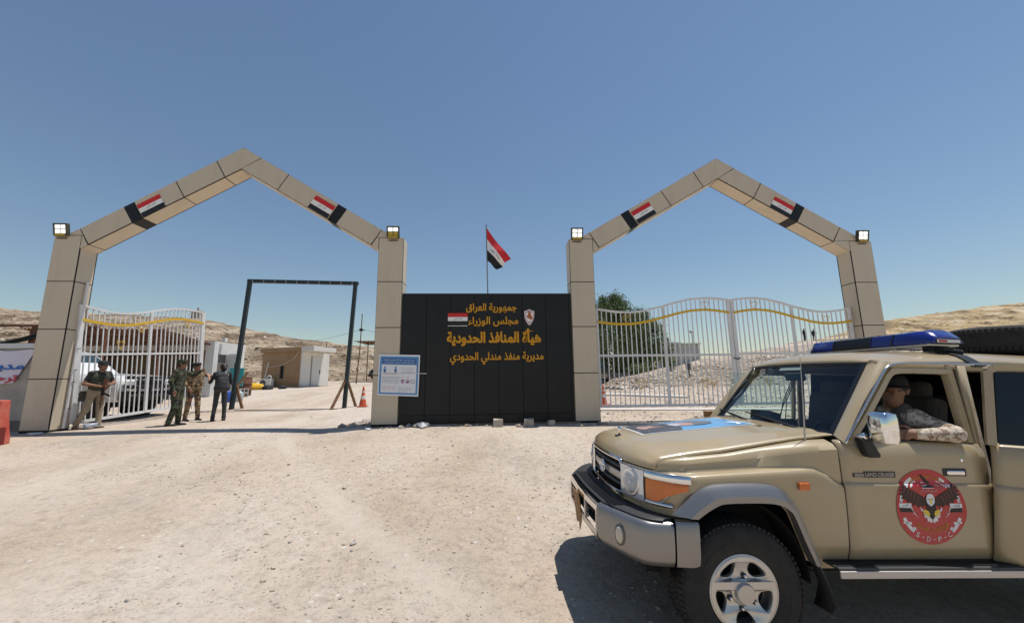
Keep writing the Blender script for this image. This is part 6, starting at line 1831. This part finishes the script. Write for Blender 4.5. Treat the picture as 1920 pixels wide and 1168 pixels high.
# --- doors
def lower_panel(x0, x1, sg, nx=14, z0=.545, z1=1.29, off=0.0):
    zs_ = [z0, .56, .60, .64, .72, .80, .90, .985, 1.012, 1.018, 1.024, 1.03, 1.045, 1.10, 1.16, 1.20, 1.225, 1.25, 1.27, z1]
    return [[(x0 + (x1 - x0) * i / nx, sg * (side_y(z) + off), z) for i in range(nx + 1)] for z in zs_]
def frame_strip(pts, w, inset, sg, M=None):
    """bent frame bar along pts (x,z) on the leaning window plane"""
    out = []
    for x, z in pts: out.append((x, sg * (.815 - (z - 1.28) * .12 - inset), z))
    return out
def door(sg, x0=-.745, x1=-1.785, glass_m=None, name='front_door', label=None):
    d = cb_(MB().grid(lower_panel(x0, x1, sg)), name, paint, smooth=True, angle=28, solid=.016)
    if label: d['label'] = label
    wf_ = smooth_path([(x0 - .085, 0, 1.285), (x0 - .25, 0, 1.46), (x0 - .42, 0, 1.66), (x0 - .50, 0, 1.755), (x0 - .56, 0, 1.790), (x0 - .66, 0, 1.800), (x1 + .12, 0, 1.800), (x1 + .04, 0, 1.793), (x1 + .022, 0, 1.76), (x1 + .022, 0, 1.29)], 5)
    g = []
    for i, p in enumerate(wf_):
        t = (wf_[min(i + 1, len(wf_) - 1)] - wf_[max(0, i - 1)]).normalized(); n_ = Vector((t.z, 0, -t.x))
        y = .822 - (p.z - 1.28) * .12
        if n_.z > 0: n_ = -n_ if p.z > 1.78 else n_
        inn = Vector((-1.33, 0, 1.50)) - p; n_ = n_ if n_.dot(inn) > 0 else -n_
        a = p + n_ * .045
        ya = .822 - (a.z - 1.28) * .12
        g.append([(p.x, sg * (y - .012), p.z), (p.x + n_.x * .006, sg * (y + .004), p.z + n_.z * .006), (a.x - n_.x * .004, sg * (ya + .002), a.z - n_.z * .004), (a.x, sg * (ya - .006), a.z), (a.x, sg * (ya - .05), a.z)])
    cb_(MB().grid(g), 'window_frame', paint, d, smooth=True, angle=50)
    cb_(MB().box(x1 + .06, x0 - .10, sg * .785 - .012, sg * .785 + .012, 1.282, 1.296), 'window_seal', rubber, d)
    cb_(MB().grid([[(x, sg * .775, z) for x in (x0 - .1, x1 + .03)] for z in (.58, 1.288)]), 'door_trim', inner_m, d)
    return d
dF = door(1, label='tan front door with a red round emblem')
dR = door(-1)
cb_(MB().grid([[(x, -(.79 - (z - 1.28) * .12), z) for x in (-1.0, -1.75)] for z in (1.30, 1.78)]), 'door_glass', glass, dR)
for sg, d in ((1, dF), (-1, dR)):
    cb_(MB().obox((-1.535, sg * .858, 1.102), (.165, .012, .05)), 'handle_recess', mat('handle_dark', (.05, .05, .05), .4, .5), d, bevel=.006)
    cb_(MB().obox((-1.535, sg * .868, 1.100), (.125, .016, .030)), 'door_handle', chrome, d, bevel=.008)
    cb_(MB().lathe([(.014, 0), (.013, .008), (.006, .010), (0, .010)], 16, Matrix.Translation((-1.61, sg * .848, 1.18)) @ Matrix.Rotation(R(-90 * sg), 4, 'X')), 'door_lock', chrome, d)
# door mirrors
for sg, d in ((1, dF),):
    pr = [((-.945, sg * .98, 1.325), (-.945, sg * .98, 1.47), .05, .05, 0, (.75, 1.35, 1)), ((-.945, sg * 1.03, 1.335), (-.945, sg * 1.03, 1.46), .05, .05, 0, (.75, 1, 1))]
    g = []
    for z, w0, dep in ((1.298, .09, .035), (1.305, .125, .05), (1.33, .140, .056), (1.40, .146, .058), (1.46, .144, .057), (1.487, .13, .05), (1.496, .09, .036)):
        g.append([(-.945 + dep * math.copysign(abs(math.cos(a)) ** .55, math.cos(a)), sg * (.985 + w0 / 2 * math.copysign(abs(math.sin(a)) ** .55, math.sin(a))), z) for a in [2 * math.pi * k / 24 for k in range(24)]])
    mb = MB().grid(g, wrap=True); mb.add(g[0], [tuple(range(24))]); mb.add(g[-1], [tuple(range(24))])
    mo = cb_(mb, 'door_mirror', chrome, d, smooth=True, angle=50)
    cb_(MB().tube([(-.90, sg * .90, 1.335), (-.895, sg * .885, 1.33), (-.88, sg * .865, 1.32)], .022, 8), 'mirror_arm', chrome, mo, smooth=True)
    cb_(MB().prism([(-.86, 1.32), (-.93, 1.32), (-.99, 1.21), (-.98, 1.195), (-.91, 1.195), (-.895, 1.215)], lambda u, v: (u, sg * .845, v), lambda u, v: (u, sg * .905, v)), 'mirror_bracket', blackp, mo, bevel=.012)
brk = mat('broken_brown', (.25, .13, .05), .7, c2=(.34, .20, .09), scale=20)
bm_ = cb_(MB().obox((-.83, -.90, 1.322), (.10, .05, .072), rot('Z', 12)), 'broken_mirror', brk, dR, bevel=.008)
bm_['label'] = 'broken brown stub of the far side mirror'
cb_(MB().tube(smooth_path([(-.87, -.89, 1.295), (-.93, -.88, 1.30), (-.975, -.88, 1.345), (-.98, -.88, 1.42), (-1.01, -.88, 1.485), (-1.07, -.87, 1.49)], 4), [.018] * 8 + [.014] * 8 + [.010] * 5, 7), 'mirror_arm', brk, bm_, smooth=True)
# open rear door on the left, hinged at the centre pillar
Mh = Matrix.Translation((-1.715, .865, 0)) @ Matrix.Rotation(R(-38), 4, 'Z')
mb = MB().grid(lower_panel(0, -.80, 1)); mb.v = [Mh @ Vector((x - (z - .6) * .11, y - .85, z)) for x, y, z in mb.v]
dO = cb_(mb, 'rear_door', paint, smooth=True, angle=28, solid=.03)
dO['label'] = 'rear side door standing open'
def hd(x, z, y=0.0): return Mh @ Vector((x - (z - .6) * .11, -.02 - (z - 1.28) * .12 + y, z))
wf_ = [(0.0, 1.285), (0.0, 1.78), (-.03, 1.805), (-.74, 1.80), (-.78, 1.76), (-.80, 1.285)]
mb = MB()
for (a, b_) in zip(wf_, wf_[1:]): mb.bar(hd(*a), hd(*b_), .05, .045, (Mh.to_3x3() @ Vector((0, 1, 0))))
cb_(mb, 'window_frame', paint, dO)
cb_(MB().add([hd(-.035, 1.295), hd(-.77, 1.295), hd(-.75, 1.775), hd(-.035, 1.775)], [(0, 1, 2, 3)]), 'door_glass', tint, dO)
cb_(MB().add([hd(-.01, .58, -.10), hd(-.79, .58, -.10), hd(-.79, 1.28, -.06), hd(-.01, 1.28, -.06)], [(0, 1, 2, 3)]), 'door_trim', inner_m, dO)
# rear right door, rear quarters, tail
cb_(MB().grid(lower_panel(-1.80, -2.62, -1)), 'rear_door', paint, smooth=True, angle=28)
cb_(MB().grid([[(x, -(.79 - (z - 1.28) * .12), z) for x in (-1.92, -2.55)] for z in (1.30, 1.78)]), 'rear_door_glass', tint)
for sg in (1, -1):
    mb = MB()
    zs_ = [.56, .64, .80, 1.0, 1.018, 1.03, 1.16, 1.22, 1.265, 1.29]
    g = []
    for x in (-2.40 if sg > 0 else -2.63, -2.7, -2.9, -3.1, -3.2, -3.4, -3.55, -3.62):
        ax_ = abs(x + 2.73); zb = .545 if ax_ > .48 else .42 + .50 * math.sqrt(max(0, 1 - (ax_ / .48) ** 2))
        g.append([(x, sg * side_y(max(z, zb)), max(z, zb)) for z in zs_])
    mb.grid(g)
    mb.grid([[(x, sg * (.80 - (z - 1.29) * .10), z) for x in (-2.62, -2.75)] for z in (1.29, 1.82)]); mb.grid([[(x, sg * (.80 - (z - 1.29) * .10), z) for x in (-3.45, -3.62)] for z in (1.29, 1.82)])
    cb_(mb, 'rear_quarter', paint, smooth=True, angle=28)
    cb_(MB().grid([[(x, sg * (.795 - (z - 1.29) * .10), z) for x in (-2.75, -3.45)] for z in (1.29, 1.80)]), 'quarter_glass', tint)
cb_(MB().grid([[(-3.62, y, z) for y in (-.84, -.4, 0, .4, .84)] for z in (.55, 1.29)]), 'tailgate', paint)
cb_(MB().grid([[(-3.62 + .02 * (z - 1.29), y * (1 - .13 * (z - 1.29) / .5), z) for y in (-.82, 0, .82)] for z in (1.29, 1.85)]), 'tail_glass', tint)
cb_(MB().obox((-3.72, 0, .62), (.14, 1.7, .2)), 'rear_bumper', silver, bevel=.03)
# sills and running boards
for sg in (1, -1):
    cb_(MB().grid([[(x, sg * y, z) for y, z in ((.80, .55), (.83, .56), (.82, .50), (.60, .46))] for x in (-.50, -2.35)]), 'sill', paint)
    st_ = cb_(MB().box(-2.30, -.57, min(sg * .78, sg * .955), max(sg * .78, sg * .955), .542, .556), 'running_board', mat('board_dark', (.06, .065, .07), .5, .4), bevel=.003)
    cb_(MB().box(-2.30, -.57, min(sg * .951, sg * .965), max(sg * .951, sg * .965), .500, .5415), 'board_edge', mat('board_edge', (.50, .47, .44), .45, .5), st_, bevel=.004)
    for k in range(7): cb_(MB().box(-2.29, -.58, min(sg * (.80 + .02 * k), sg * (.808 + .02 * k)), max(sg * (.80 + .02 * k), sg * (.808 + .02 * k)), .5565, .561), 'board_rib', blackp, st_)
    for x in (-.75, -1.5, -2.2): cb_(MB().bar((x, sg * .6, .48), (x, sg * .93, .53), .05, .04), 'board_bracket', dark_in, st_)
cb_(MB().box(-3.55, .55, -.72, .72, .44, .50), 'floor', dark_in)
cb_(MB().box(-.62, .45, -.62, .62, .52, 1.0), 'engine_bay', dark_in)
cb_(MB().tube([(.0, -.7, .36), (0, .7, .36)], .05, 8).tube([(-2.73, -.7, .38), (-2.73, .7, .38)], .05, 8), 'axles', dark_in)
# --- interior
dash = MB()
dash.grid([[(x, y, z) for y in (-.70, -.35, 0, .35, .70)] for x, z in ((-.80, 1.26), (-.88, 1.285), (-1.0, 1.275), (-1.06, 1.235), (-1.07, 1.05), (-1.0, .9))])
cb_(dash, 'dashboard', mat('dash_teal', (.06, .075, .075), .6), smooth=True, angle=50)
for y in (.05, -.55): cb_(MB().obox((-.95, y, 1.30), (.16, .26, .03)), 'dash_top', mat('dash_teal', (.06, .075, .075), .6), bevel=.01)
bxr = cb_(MB().obox((-.93, -.12, 1.375), (.13, .20, .085), rot('Z', 15) @ rot('Y', -12)), 'radio_box', blackp, bevel=.01)
cb_(MB().tube([(-.92, -.10, 1.335), (-.93, -.02, 1.31), (-.96, .04, 1.30)], .02, 6), 'radio_mount', blackp, bxr)
sw = Matrix.Translation((-1.17, .38, 1.20)) @ Matrix.Rotation(R(-62), 4, 'Y')
swo = cb_(MB().tube([sw @ Vector((.19 * math.cos(6.2832 * k / 28), .19 * math.sin(6.2832 * k / 28), 0)) for k in range(29)], .015, 8), 'steering_wheel', blackp, smooth=True)
cb_(MB().tube([sw @ Vector((-.18, 0, 0)), sw @ Vector((.0, 0, -.03)), sw @ Vector((.18, 0, 0))], .016, 6).tube([sw @ Vector((0, 0, -.03)), sw @ Vector((0, 0, -.3))], .03, 8), 'steering_spokes', blackp, swo)
cb_(MB().tube([(-.93, .0, 1.80), (-.95, .0, 1.76)], .012, 6).obox((-1.16, .0, 1.735), (.03, .21, .07), rot('Y', 15)), 'rear_view_mirror', mat('mirror_teal', (.03, .07, .08), .3))
mb = MB()
for y, b_ in ((-.03, .02), (-.01, -.03), (.01, .05)): mb.tube([(-1.15, y, 1.70), (-1.06, y - .01, 1.52), (-.98, y + b_, 1.31)], .004, 5)
cb_(mb, 'mirror_cables', blackp)
cb_(MB().tube(smooth_path([(-.98, -.64, 1.50), (-1.0, -.60, 1.53), (-1.06, -.59, 1.60), (-1.11, -.60, 1.66), (-1.14, -.64, 1.68)], 3), .016, 6), 'grab_handle', mat('grab_grey', (.10, .13, .14), .6))
def seat(y, x=-1.52):
    s = cb_(MB().obox((x, y, .93), (.52, .50, .16)), 'seat', inner_l, bevel=.05)
    cb_(MB().obox((x - .27, y, 1.28), (.14, .48, .62), rot('Y', -10)), 'seat_back', inner_l, s, bevel=.05)
    cb_(MB().obox((x - .34, y, 1.63), (.10, .28, .16), rot('Y', -8)), 'head_rest', inner_l, s, bevel=.04)
    cb_(MB().box(x - .2, x + .2, y - .2, y + .2, .5, .86), 'seat_base', dark_in, s)
seat(.36); seat(-.38)
cb_(MB().obox((-2.35, 0, .93), (.5, 1.3, .16)), 'rear_bench', inner_m, bevel=.05)
cb_(MB().obox((-2.62, 0, 1.28), (.14, 1.3, .62), rot('Y', -10)), 'rear_bench_back', inner_m, bevel=.05)
cb_(MB().grid([[(-2.95, y, z) for y in (-.7, .7)] for z in (.5, 1.84)]), 'cargo_partition', dark_in)
cb_(MB().tube(smooth_path([(-1.93, .68, 1.80), (-1.97, .66, 1.74), (-1.96, .66, 1.66), (-1.92, .68, 1.62)], 4), .016, 6), 'grab_rail', mat('grab_pale', (.35, .34, .32), .6))
# --- light bar
lbx = -1.97
blue = mat('beacon_blue', (.007, .020, .19), .18, coat=.4)
lb = cb_(MB().box(lbx - .13, lbx + .13, -.60, .56, 1.985, 2.003), 'light_bar', mat('bar_alloy', (.5, .5, .5), .3, .7), bevel=.004)
def dome(y0, y1, m, name, e0=0.0, e1=0.0):
    g = []
    for (y, s, dz) in ((y0 - e0, .88 if e0 else 1, 0), (y0, 1, 0), (y1, 1, 0), (y1 + e1, .88 if e1 else 1, 0)):
        zt = .112 if s == 1 else .05
        g.append([(lbx - .14 * s, y, 2.004), (lbx - .143 * s, y, 2.03 if s == 1 else 2.008), (lbx - .115 * s, y, 2.004 + zt * .85), (lbx - .05 * s, y, 2.004 + zt), (lbx + .05 * s, y, 2.004 + zt), (lbx + .115 * s, y, 2.004 + zt * .85), (lbx + .143 * s, y, 2.03 if s == 1 else 2.008), (lbx + .14 * s, y, 2.004)])
    mb = MB().grid(g); mb.add(g[0], [tuple(range(8))]); mb.add(g[-1], [tuple(range(8))])
    return cb_(mb, name, m, lb, smooth=True, angle=50)
dome(-.56, -.305, blue, 'beacon', e0=.06); dome(-.30, .085, mat('bar_black', (.01, .011, .012), .3), 'speaker_box'); dome(.09, .285, blue, 'beacon'); dome(.29, .53, blue, 'beacon', e1=.065)
for y in (-.55, -.303, .087, .2875):
    cb_(MB().grid([[(lbx + x * 1.02, yy, z) for x, z in ((-.14, 2.0), (-.145, 2.03), (-.116, 2.102), (-.05, 2.119), (.05, 2.119), (.116, 2.102), (.145, 2.03), (.14, 2.0))] for yy in (y - .006, y + .006)]), 'beacon_strap', blackp, lb)
cb_(MB().box(lbx - .10, lbx + .10, .545, .60, 2.004, 2.035), 'maker_plate', blackp, lb)
cb_(MB().prism([(-.09, 2.008), (.10, 2.008), (.10, 2.032), (-.09, 2.032)], lambda u, v: (lbx + u, .601, v), lambda u, v: (lbx + u, .604, v)), 'maker_sticker', white_m, lb)
cb_(MB().prism([(.02, 2.012), (.09, 2.012), (.09, 2.028), (.02, 2.028)], lambda u, v: (lbx + u, .6045, v), lambda u, v: (lbx + u, .6055, v)), 'sticker_mark', mat('sticker_red', (.5, .04, .05), .5), lb)
for y in (-.5, .5):
    cb_(MB().tube([(lbx + .07, y, 1.985), (lbx + .03, y * 1.16, 1.955), (lbx - .06, y * 1.26, 1.93)], .018, 8).obox((lbx, y, 1.965), (.14, .08, .045)), 'bar_foot', blackp, lb)
cb_(MB().tube([(lbx + .12, .30, 1.975), (lbx + .10, .42, 1.962), (lbx + .05, .52, 1.96)], .006, 6), 'bar_cable', blackp, lb)
g = []
for x in (-1.93, -2.02):
    g.append([(x, .52, 1.942), (x, .60, 1.925), (x, .66, 1.902), (x, .70, 1.874), (x, .735, 1.846), (x - .01, .772, 1.825)])
cb_(MB().grid(g), 'roof_strap', blackp, lb, solid=.01)
# antenna, bonnet mascot, washer jets
an = cb_(MB().tube([(-.60, .742, 1.262), (-.615, .742, 1.55), (-.625, .742, 1.86)], [.006, .004, .002], 6), 'antenna', mat('aerial_steel', (.45, .45, .45), .3, .8))
cb_(MB().lathe([(.020, 0), (.015, .018), (.008, .03), (0, .032)], 12, Matrix.Translation((-.60, .742, 1.25))), 'antenna_base', blackp, an)
hp = hood_pt(.47, 0, 0)
ms = cb_(MB().lathe([(.012, 0), (.008, .03), (.017, .045), (.019, .06), (.012, .074), (0, .078)], 14, Matrix.Translation(hp + Vector((0, 0, .004)))), 'bonnet_mascot', chrome, smooth=True)
cb_(MB().obox(hp + Vector((0, 0, .006)), (.07, .05, .008)), 'mascot_base', mat('mascot_dark', (.08, .08, .09), .3, .7), ms, bevel=.003)
for y in (-.25, .25): cb_(MB().obox(hood_pt(-.62, y, .006), (.03, .02, .012)), 'washer_jet', blackp, bevel=.003)
# bonnet picture: printed sheet with a robed figure on blue
def hsheet(pts, d):
    """polygon in bonnet coordinates (x along the car, y across) laid on the metal, cut into a fine mesh by its triangles"""
    mb = MB()
    bm = bmesh.new()
    bm.faces.new([bm.verts.new((p[0], p[1], 0)) for p in pts])
    bmesh.ops.triangulate(bm, faces=bm.faces[:])
    x0, x1 = min(p[0] for p in pts), max(p[0] for p in pts); y0, y1 = min(p[1] for p in pts), max(p[1] for p in pts)
    for k in range(1, int((x1 - x0) / .04) + 1):
        bmesh.ops.bisect_plane(bm, geom=bm.verts[:] + bm.edges[:] + bm.faces[:], plane_co=(x0 + .04 * k, 0, 0), plane_no=(1, 0, 0))
    for k in range(1, int((y1 - y0) / .05) + 1):
        bmesh.ops.bisect_plane(bm, geom=bm.verts[:] + bm.edges[:] + bm.faces[:], plane_co=(0, y0 + .05 * k, 0), plane_no=(0, 1, 0))
    bm.verts.index_update()
    mb.add([hood_pt(v.co.x, v.co.y, d) for v in bm.verts], [tuple(w.index for w in f.verts) for f in bm.faces])
    bm.free()
    return mb
def hp2(u, v): return (.33 - .98 * u, -.46 + .62 * v)          # u along the sheet from the front, v from the car's right to left
sheet = cb_(hsheet([hp2(0, 0), hp2(1, 0), hp2(1, 1), hp2(0, 1)], .008), 'bonnet_picture', white_m, smooth=True)
def hq(pts, m, d, name):
    return cb_(hsheet([hp2(*p) for p in pts], d), name, m, sheet, smooth=True)
hq([(.015, .02), (.985, .02), (.985, .98), (.015, .98)], mat('print_blue', (.10, .33, .62), .3, coat=.4), .0095, 'picture_ground')
hq([(.015, .03), (.10, .02), (.30, .10), (.42, .22), (.44, .40), (.42, .75), (.36, .97), (.015, .97)], mat('print_robe', (.045, .045, .055), .4, c2=(.14, .14, .15), scale=40, mix=(.5, .62)), .011, 'picture_robe')
hq([(.40, .34), (.44, .30), (.52, .29), (.60, .33), (.63, .42), (.62, .56), (.57, .64), (.48, .66), (.42, .60), (.39, .5)], mat('print_skin', (.42, .26, .22), .4), .0125, 'picture_face')
hq([(.385, .36), (.45, .33), (.48, .45), (.46, .60), (.40, .64), (.375, .5)], mat('print_beard', (.45, .45, .46), .4), .0135, 'picture_beard')
hq([(.55, .27), (.66, .26), (.76, .34), (.79, .46), (.75, .60), (.65, .68), (.55, .67), (.60, .55), (.61, .42)], mat('print_turban', (.14, .14, .16), .4), .014, 'picture_turban')
hq([(.10, .34), (.16, .40), (.28, .36), (.20, .46), (.32, .50), (.20, .54), (.30, .64), (.17, .60), (.10, .68), (.07, .52)], mat('print_skin', (.42, .26, .22), .4), .0125, 'picture_hand')
hq([(.86, .60), (.93, .62), (.95, .74), (.93, .86), (.88, .88), (.915, .76)], white_m, .0115, 'picture_mark')

# --- lettering and emblem on the front door
def ds(u, v, d=.0):
    """u to the rear along the door, v up: a point on the outside of the left side"""
    return (-u, side_y(v) + .0105 + d, v)
mb = MB()
put_text(mb, 'TOYOTA', lambda u, v, w: ds(u, v, .004), .822, .888, zc=1.078, height=.016)
put_text(mb, 'LAND CRUISER', lambda u, v, w: ds(u, v, .004), .897, 1.100, zc=1.083, height=.026, bold=.01)
bb = MB().prism([(.814, 1.067), (.892, 1.067), (.892, 1.064), (1.108, 1.066), (1.108, 1.102), (.892, 1.102), (.890, 1.090), (.814, 1.090)], lambda u, v: ds(u, v, -.002), lambda u, v: ds(u, v, .003))
bd = cb_(bb, 'name_badge', mat('badge_black', (.02, .02, .02), .4), dF)
cb_(mb, 'badge_lettering', mat('badge_silver', (.72, .72, .72), .25, .7), bd)
EU, EV, ER, EH = 1.312, .888, .243, .232
def em(u, v, d=0.0): return ds(EU + u * ER, EV + v * EH, d)
er = mat('emblem_red', (.44, .010, .015), .35, coat=.5); ew = mat('emblem_white', (.72, .72, .74), .4); ek = mat('emblem_black', (.014, .012, .012), .45); ey = mat('emblem_yellow', (.75, .55, .06), .45); eb = mat('emblem_brown', (.045, .022, .018), .5); er2 = mat('emblem_bright_red', (.55, .015, .02), .4)
g = []
N = 64
for k in range(13):
    rr = k / 12
    g.append([em(rr * math.cos(6.2832 * i / N) * (1 + .035 * math.cos(6.2832 * i / N * 3 + .6)), rr * math.sin(6.2832 * i / N) * (1 + .02 * math.sin(6.2832 * 2 * i / N)), .001) for i in range(N)])
emb = cb_(MB().grid(g, wrap=True), 'door_emblem', er, dF, smooth=True)
def ep(polys, m, d, name):
    mb = MB()
    for pl in polys:
        vs, fs = plate_mesh(pl, (), 0)
        mb.add([em(v[0], v[1], d) for v in vs], fs)
    return cb_(mb, name, m, emb)
def mir(p): return [(-a, b_) for a, b_ in p]
def arc(r0, r1, a0, a1, n=10): return [(r0 * math.cos(R(a0 + (a1 - a0) * k / n)), r0 * math.sin(R(a0 + (a1 - a0) * k / n))) for k in range(n + 1)] + [(r1 * math.cos(R(a1 + (a0 - a1) * k / n)), r1 * math.sin(R(a1 + (a0 - a1) * k / n))) for k in range(n + 1)]
for sg in (1, -1):
    f_ = (lambda p: p) if sg > 0 else mir
    ep([f_(arc(.89, .80, 8, 62)), f_(arc(.76, .72, 45, 66))], ew, .0022, 'wreath')
    ep([f_(arc(.89, .80, -20, -50)), f_([(.60, -.47), (.83, -.44), (.83, -.38), (.60, -.40)]), f_([(.55, -.62), (.60, -.56), (.52, -.52), (.47, -.60)])], ew, .0022, 'sword')
    ep([f_([(.52, .10), (.90, .10), (.90, .19), (.45, .19)])], er2, .0022, 'flag_stripe')
    ep([f_([(.56, -.03), (.90, -.02), (.90, .095), (.55, .095)]), f_([(.56, .03), (.50, -.14), (.38, -.30), (.50, -.18), (.60, -.03)])], ew, .0024, 'flag_stripe')
    ep([f_([(.50, -.14), (.88, -.14), (.90, -.022), (.58, -.03)])], ek, .0026, 'flag_stripe')
    # wing: shoulder, leading edge and separate feathers
    wing_o = [(.10, .22), (.30, .34), (.52, .46), (.66, .58), (.72, .66), (.72, .56), (.83, .55), (.76, .47), (.88, .45), (.78, .38), (.90, .34), (.78, .29), (.84, .22), (.70, .20), (.66, .10), (.56, .13), (.50, .02), (.42, .08), (.36, -.02), (.29, .05), (.24, -.02), (.18, .04), (.10, .02)]
    ep([f_(wing_o)], eb, .0034, 'eagle_wing')
    ep([f_([(.30 + .09 * k, .30 + .06 * k), (.34 + .09 * k, .32 + .06 * k), (.42 + .085 * k, .10 + .07 * k), (.40 + .085 * k, .09 + .07 * k)]) for k in range(5)], mat('feather_line', (.16, .06, .055), .6), .0044, 'feather_lines')
    ep([f_([(.10, -.10), (.20, -.06), (.25, -.13), (.19, -.17), (.24, -.24), (.14, -.21), (.10, -.28), (.06, -.18)])], ey, .005, 'talon')
    ep([f_([(.02 + .06 * k, -.25 + .015 * k * k), (.09 + .075 * k, -.27 + .03 * k * k), (.07 + .075 * k, -.42 + .035 * k * k), (.01 + .06 * k, -.40 + .03 * k * k)]) for k in range(4)], ew, .0036, 'tail_feather')
ep([[(-.14, .22), (.14, .22), (.15, .04), (.11, -.16), (.05, -.30), (0, -.33), (-.05, -.30), (-.11, -.16), (-.15, .04)]], ek, .0042, 'eagle_body')
ep([[(-.08, .33), (0, .36), (.08, .33), (.12, .24), (.11, .12), (.06, .06), (0, .02), (-.06, .06), (-.11, .12), (-.12, .24)]], ew, .0052, 'eagle_head')
ep([[(-.035, .22), (.035, .22), (.03, .13), (0, .07), (-.03, .13)]], ey, .0062, 'eagle_beak')
ep([[(-.07, .235), (-.03, .22), (-.035, .205), (-.075, .215)], [(.07, .235), (.03, .22), (.035, .205), (.075, .215)]], ek, .0063, 'eagle_eye')
ep([[(-.16, .84), (-.10, .86), (.13, .60), (.17, .52), (.08, .52), (-.20, .52), (-.17, .58), (.0, .60)]], ek, .0022, 'calligram')
ep([[(-.19, .50), (.15, .50), (.15, .515), (-.19, .515)], [(-.17, .56), (-.02, .57), (-.02, .585), (-.17, .575)], [(-.155, .62), (-.05, .62), (-.05, .65), (-.14, .66)]], ew, .003, 'calligram_line')
mb = MB(); put_text(mb, arabic('المحور الشمالي'), lambda u, v, w: em(u, v, .003), -.25, .22, zc=.425, height=.10, bold=.01); cb_(mb, 'emblem_words', ew, emb)
def bend(r, up):
    if up: return lambda u, v, w: em((r + v) * math.sin(u / r), (r + v) * math.cos(u / r), .003)
    return lambda u, v, w: em((r - v) * math.sin(u / r), -(r - v) * math.cos(u / r), .003)
mb = MB(); put_text(mb, arabic('هيئة الحشد الشعبي مديرية الامن'), bend(.80, True), -.52, .52, zc=.0, height=.13, bold=.008); cb_(mb, 'emblem_words', ey, emb)
mb = MB(); put_text(mb, arabic('فوج التدخل السريع'), bend(.62, False), -.47, .47, zc=.0, height=.17, bold=.01); cb_(mb, 'emblem_words', ey, emb)
mb = MB()
for i, ch in enumerate('S-D-P-C'):
    a = -.48 + .96 * i / 6; wd_ = .05 if ch == '-' else .10
    put_text(mb, ch, bend(.86, False), a - wd_ / 2, a + wd_ / 2, zc=0, height=.02 if ch == '-' else .13)
cb_(mb, 'emblem_letters', ew, emb)
for sg, s_ in ((1, 'الله'), (-1, 'اكبر')):
    mb = MB(); put_text(mb, arabic(s_), lambda u, v, w: em(u, v, .0034), sg * .74 - .09, sg * .74 + .09, zc=.036, height=.075); cb_(mb, 'emblem_script', green_m, emb)

# --- spare tyre lying on the roof
st = empty('spare_tyre', label='black spare tyre lying flat on the car roof', cat='tyre', mw=CM @ Matrix.Translation((-3.2, .05, 1.968)))
prof_ = [(.22, .02), (.26, .0), (.33, .0), (.375, .025), (.392, .07), (.394, .125), (.392, .18), (.375, .225), (.33, .25), (.26, .25), (.22, .23)]
MB().lathe(prof_, 64, close=True).build('tyre', tyre_m, st, smooth=True, local=True)
mb = MB()
for k in range(64):
    a = 2 * math.pi * k / 64
    for z in (.045, .10, .15, .205): mb.obox((.3888 * math.cos(a), .3888 * math.sin(a), z), (.010, .027, .036), Matrix.Rotation(a, 3, 'Z') @ Matrix.Rotation(R(18 if z > .12 else -18), 3, 'X'))
tb = mb.build('tread_blocks', tyre_m, st, local=True); tb['kind'] = 'stuff'
MB().lathe([(.22, .03), (.2, .06), (.19, .12), (.06, .14), (0, .14)], 32).build('steel_wheel', mat('steel_wheel', (.12, .12, .12), .5, .5), st, smooth=True, local=True)

# --- driver, arm on the sill, looking out of the window
MD = CM @ Matrix.Translation((-1.50, .40, .0)) @ Matrix.Rotation(R(-90), 4, 'Z')     # person x right (car's right), y forward
pE = dict(pel=(0, .02, 1.04), hipL=(-.10, .06, 1.01), hipR=(.10, .06, 1.01), kneeL=(-.13, .48, 1.06), kneeR=(.13, .48, 1.06), ankL=(-.12, .60, .66), ankR=(.12, .62, .66), waist=(-.02, -.03, 1.17), chest=(-.06, -.05, 1.36), neck=(-.09, -.05, 1.49), head=(-.11, -.035, 1.625),
          shL=(-.24, -.05, 1.43), shR=(.13, -.05, 1.43), elL=(-.43, -.12, 1.345), wrL=(-.42, .14, 1.34), handL=(.3, 1, -.05), thumbL=(.3, 0, 1), elR=(.20, .12, 1.20), wrR=(.08, .30, 1.22), look=(-.74, .67, .0), curl=.5)
vs1 = mat('dark_vest', (.05, .048, .042), .85, c2=(.10, .095, .085), scale=40, bump=.4)
drv, A5, f5 = person('person', 'driver in dark cap and desert camouflage resting an arm on the window sill', None, 0, pE, [skin, digital, digital, boot_t, hair_b, eye_m], hair='short', res=.0095, mw=MD, slim=1.05)
headgear(drv, f5, 'cap', blackcloth)
vest(drv, A5, vs1, [], .02)
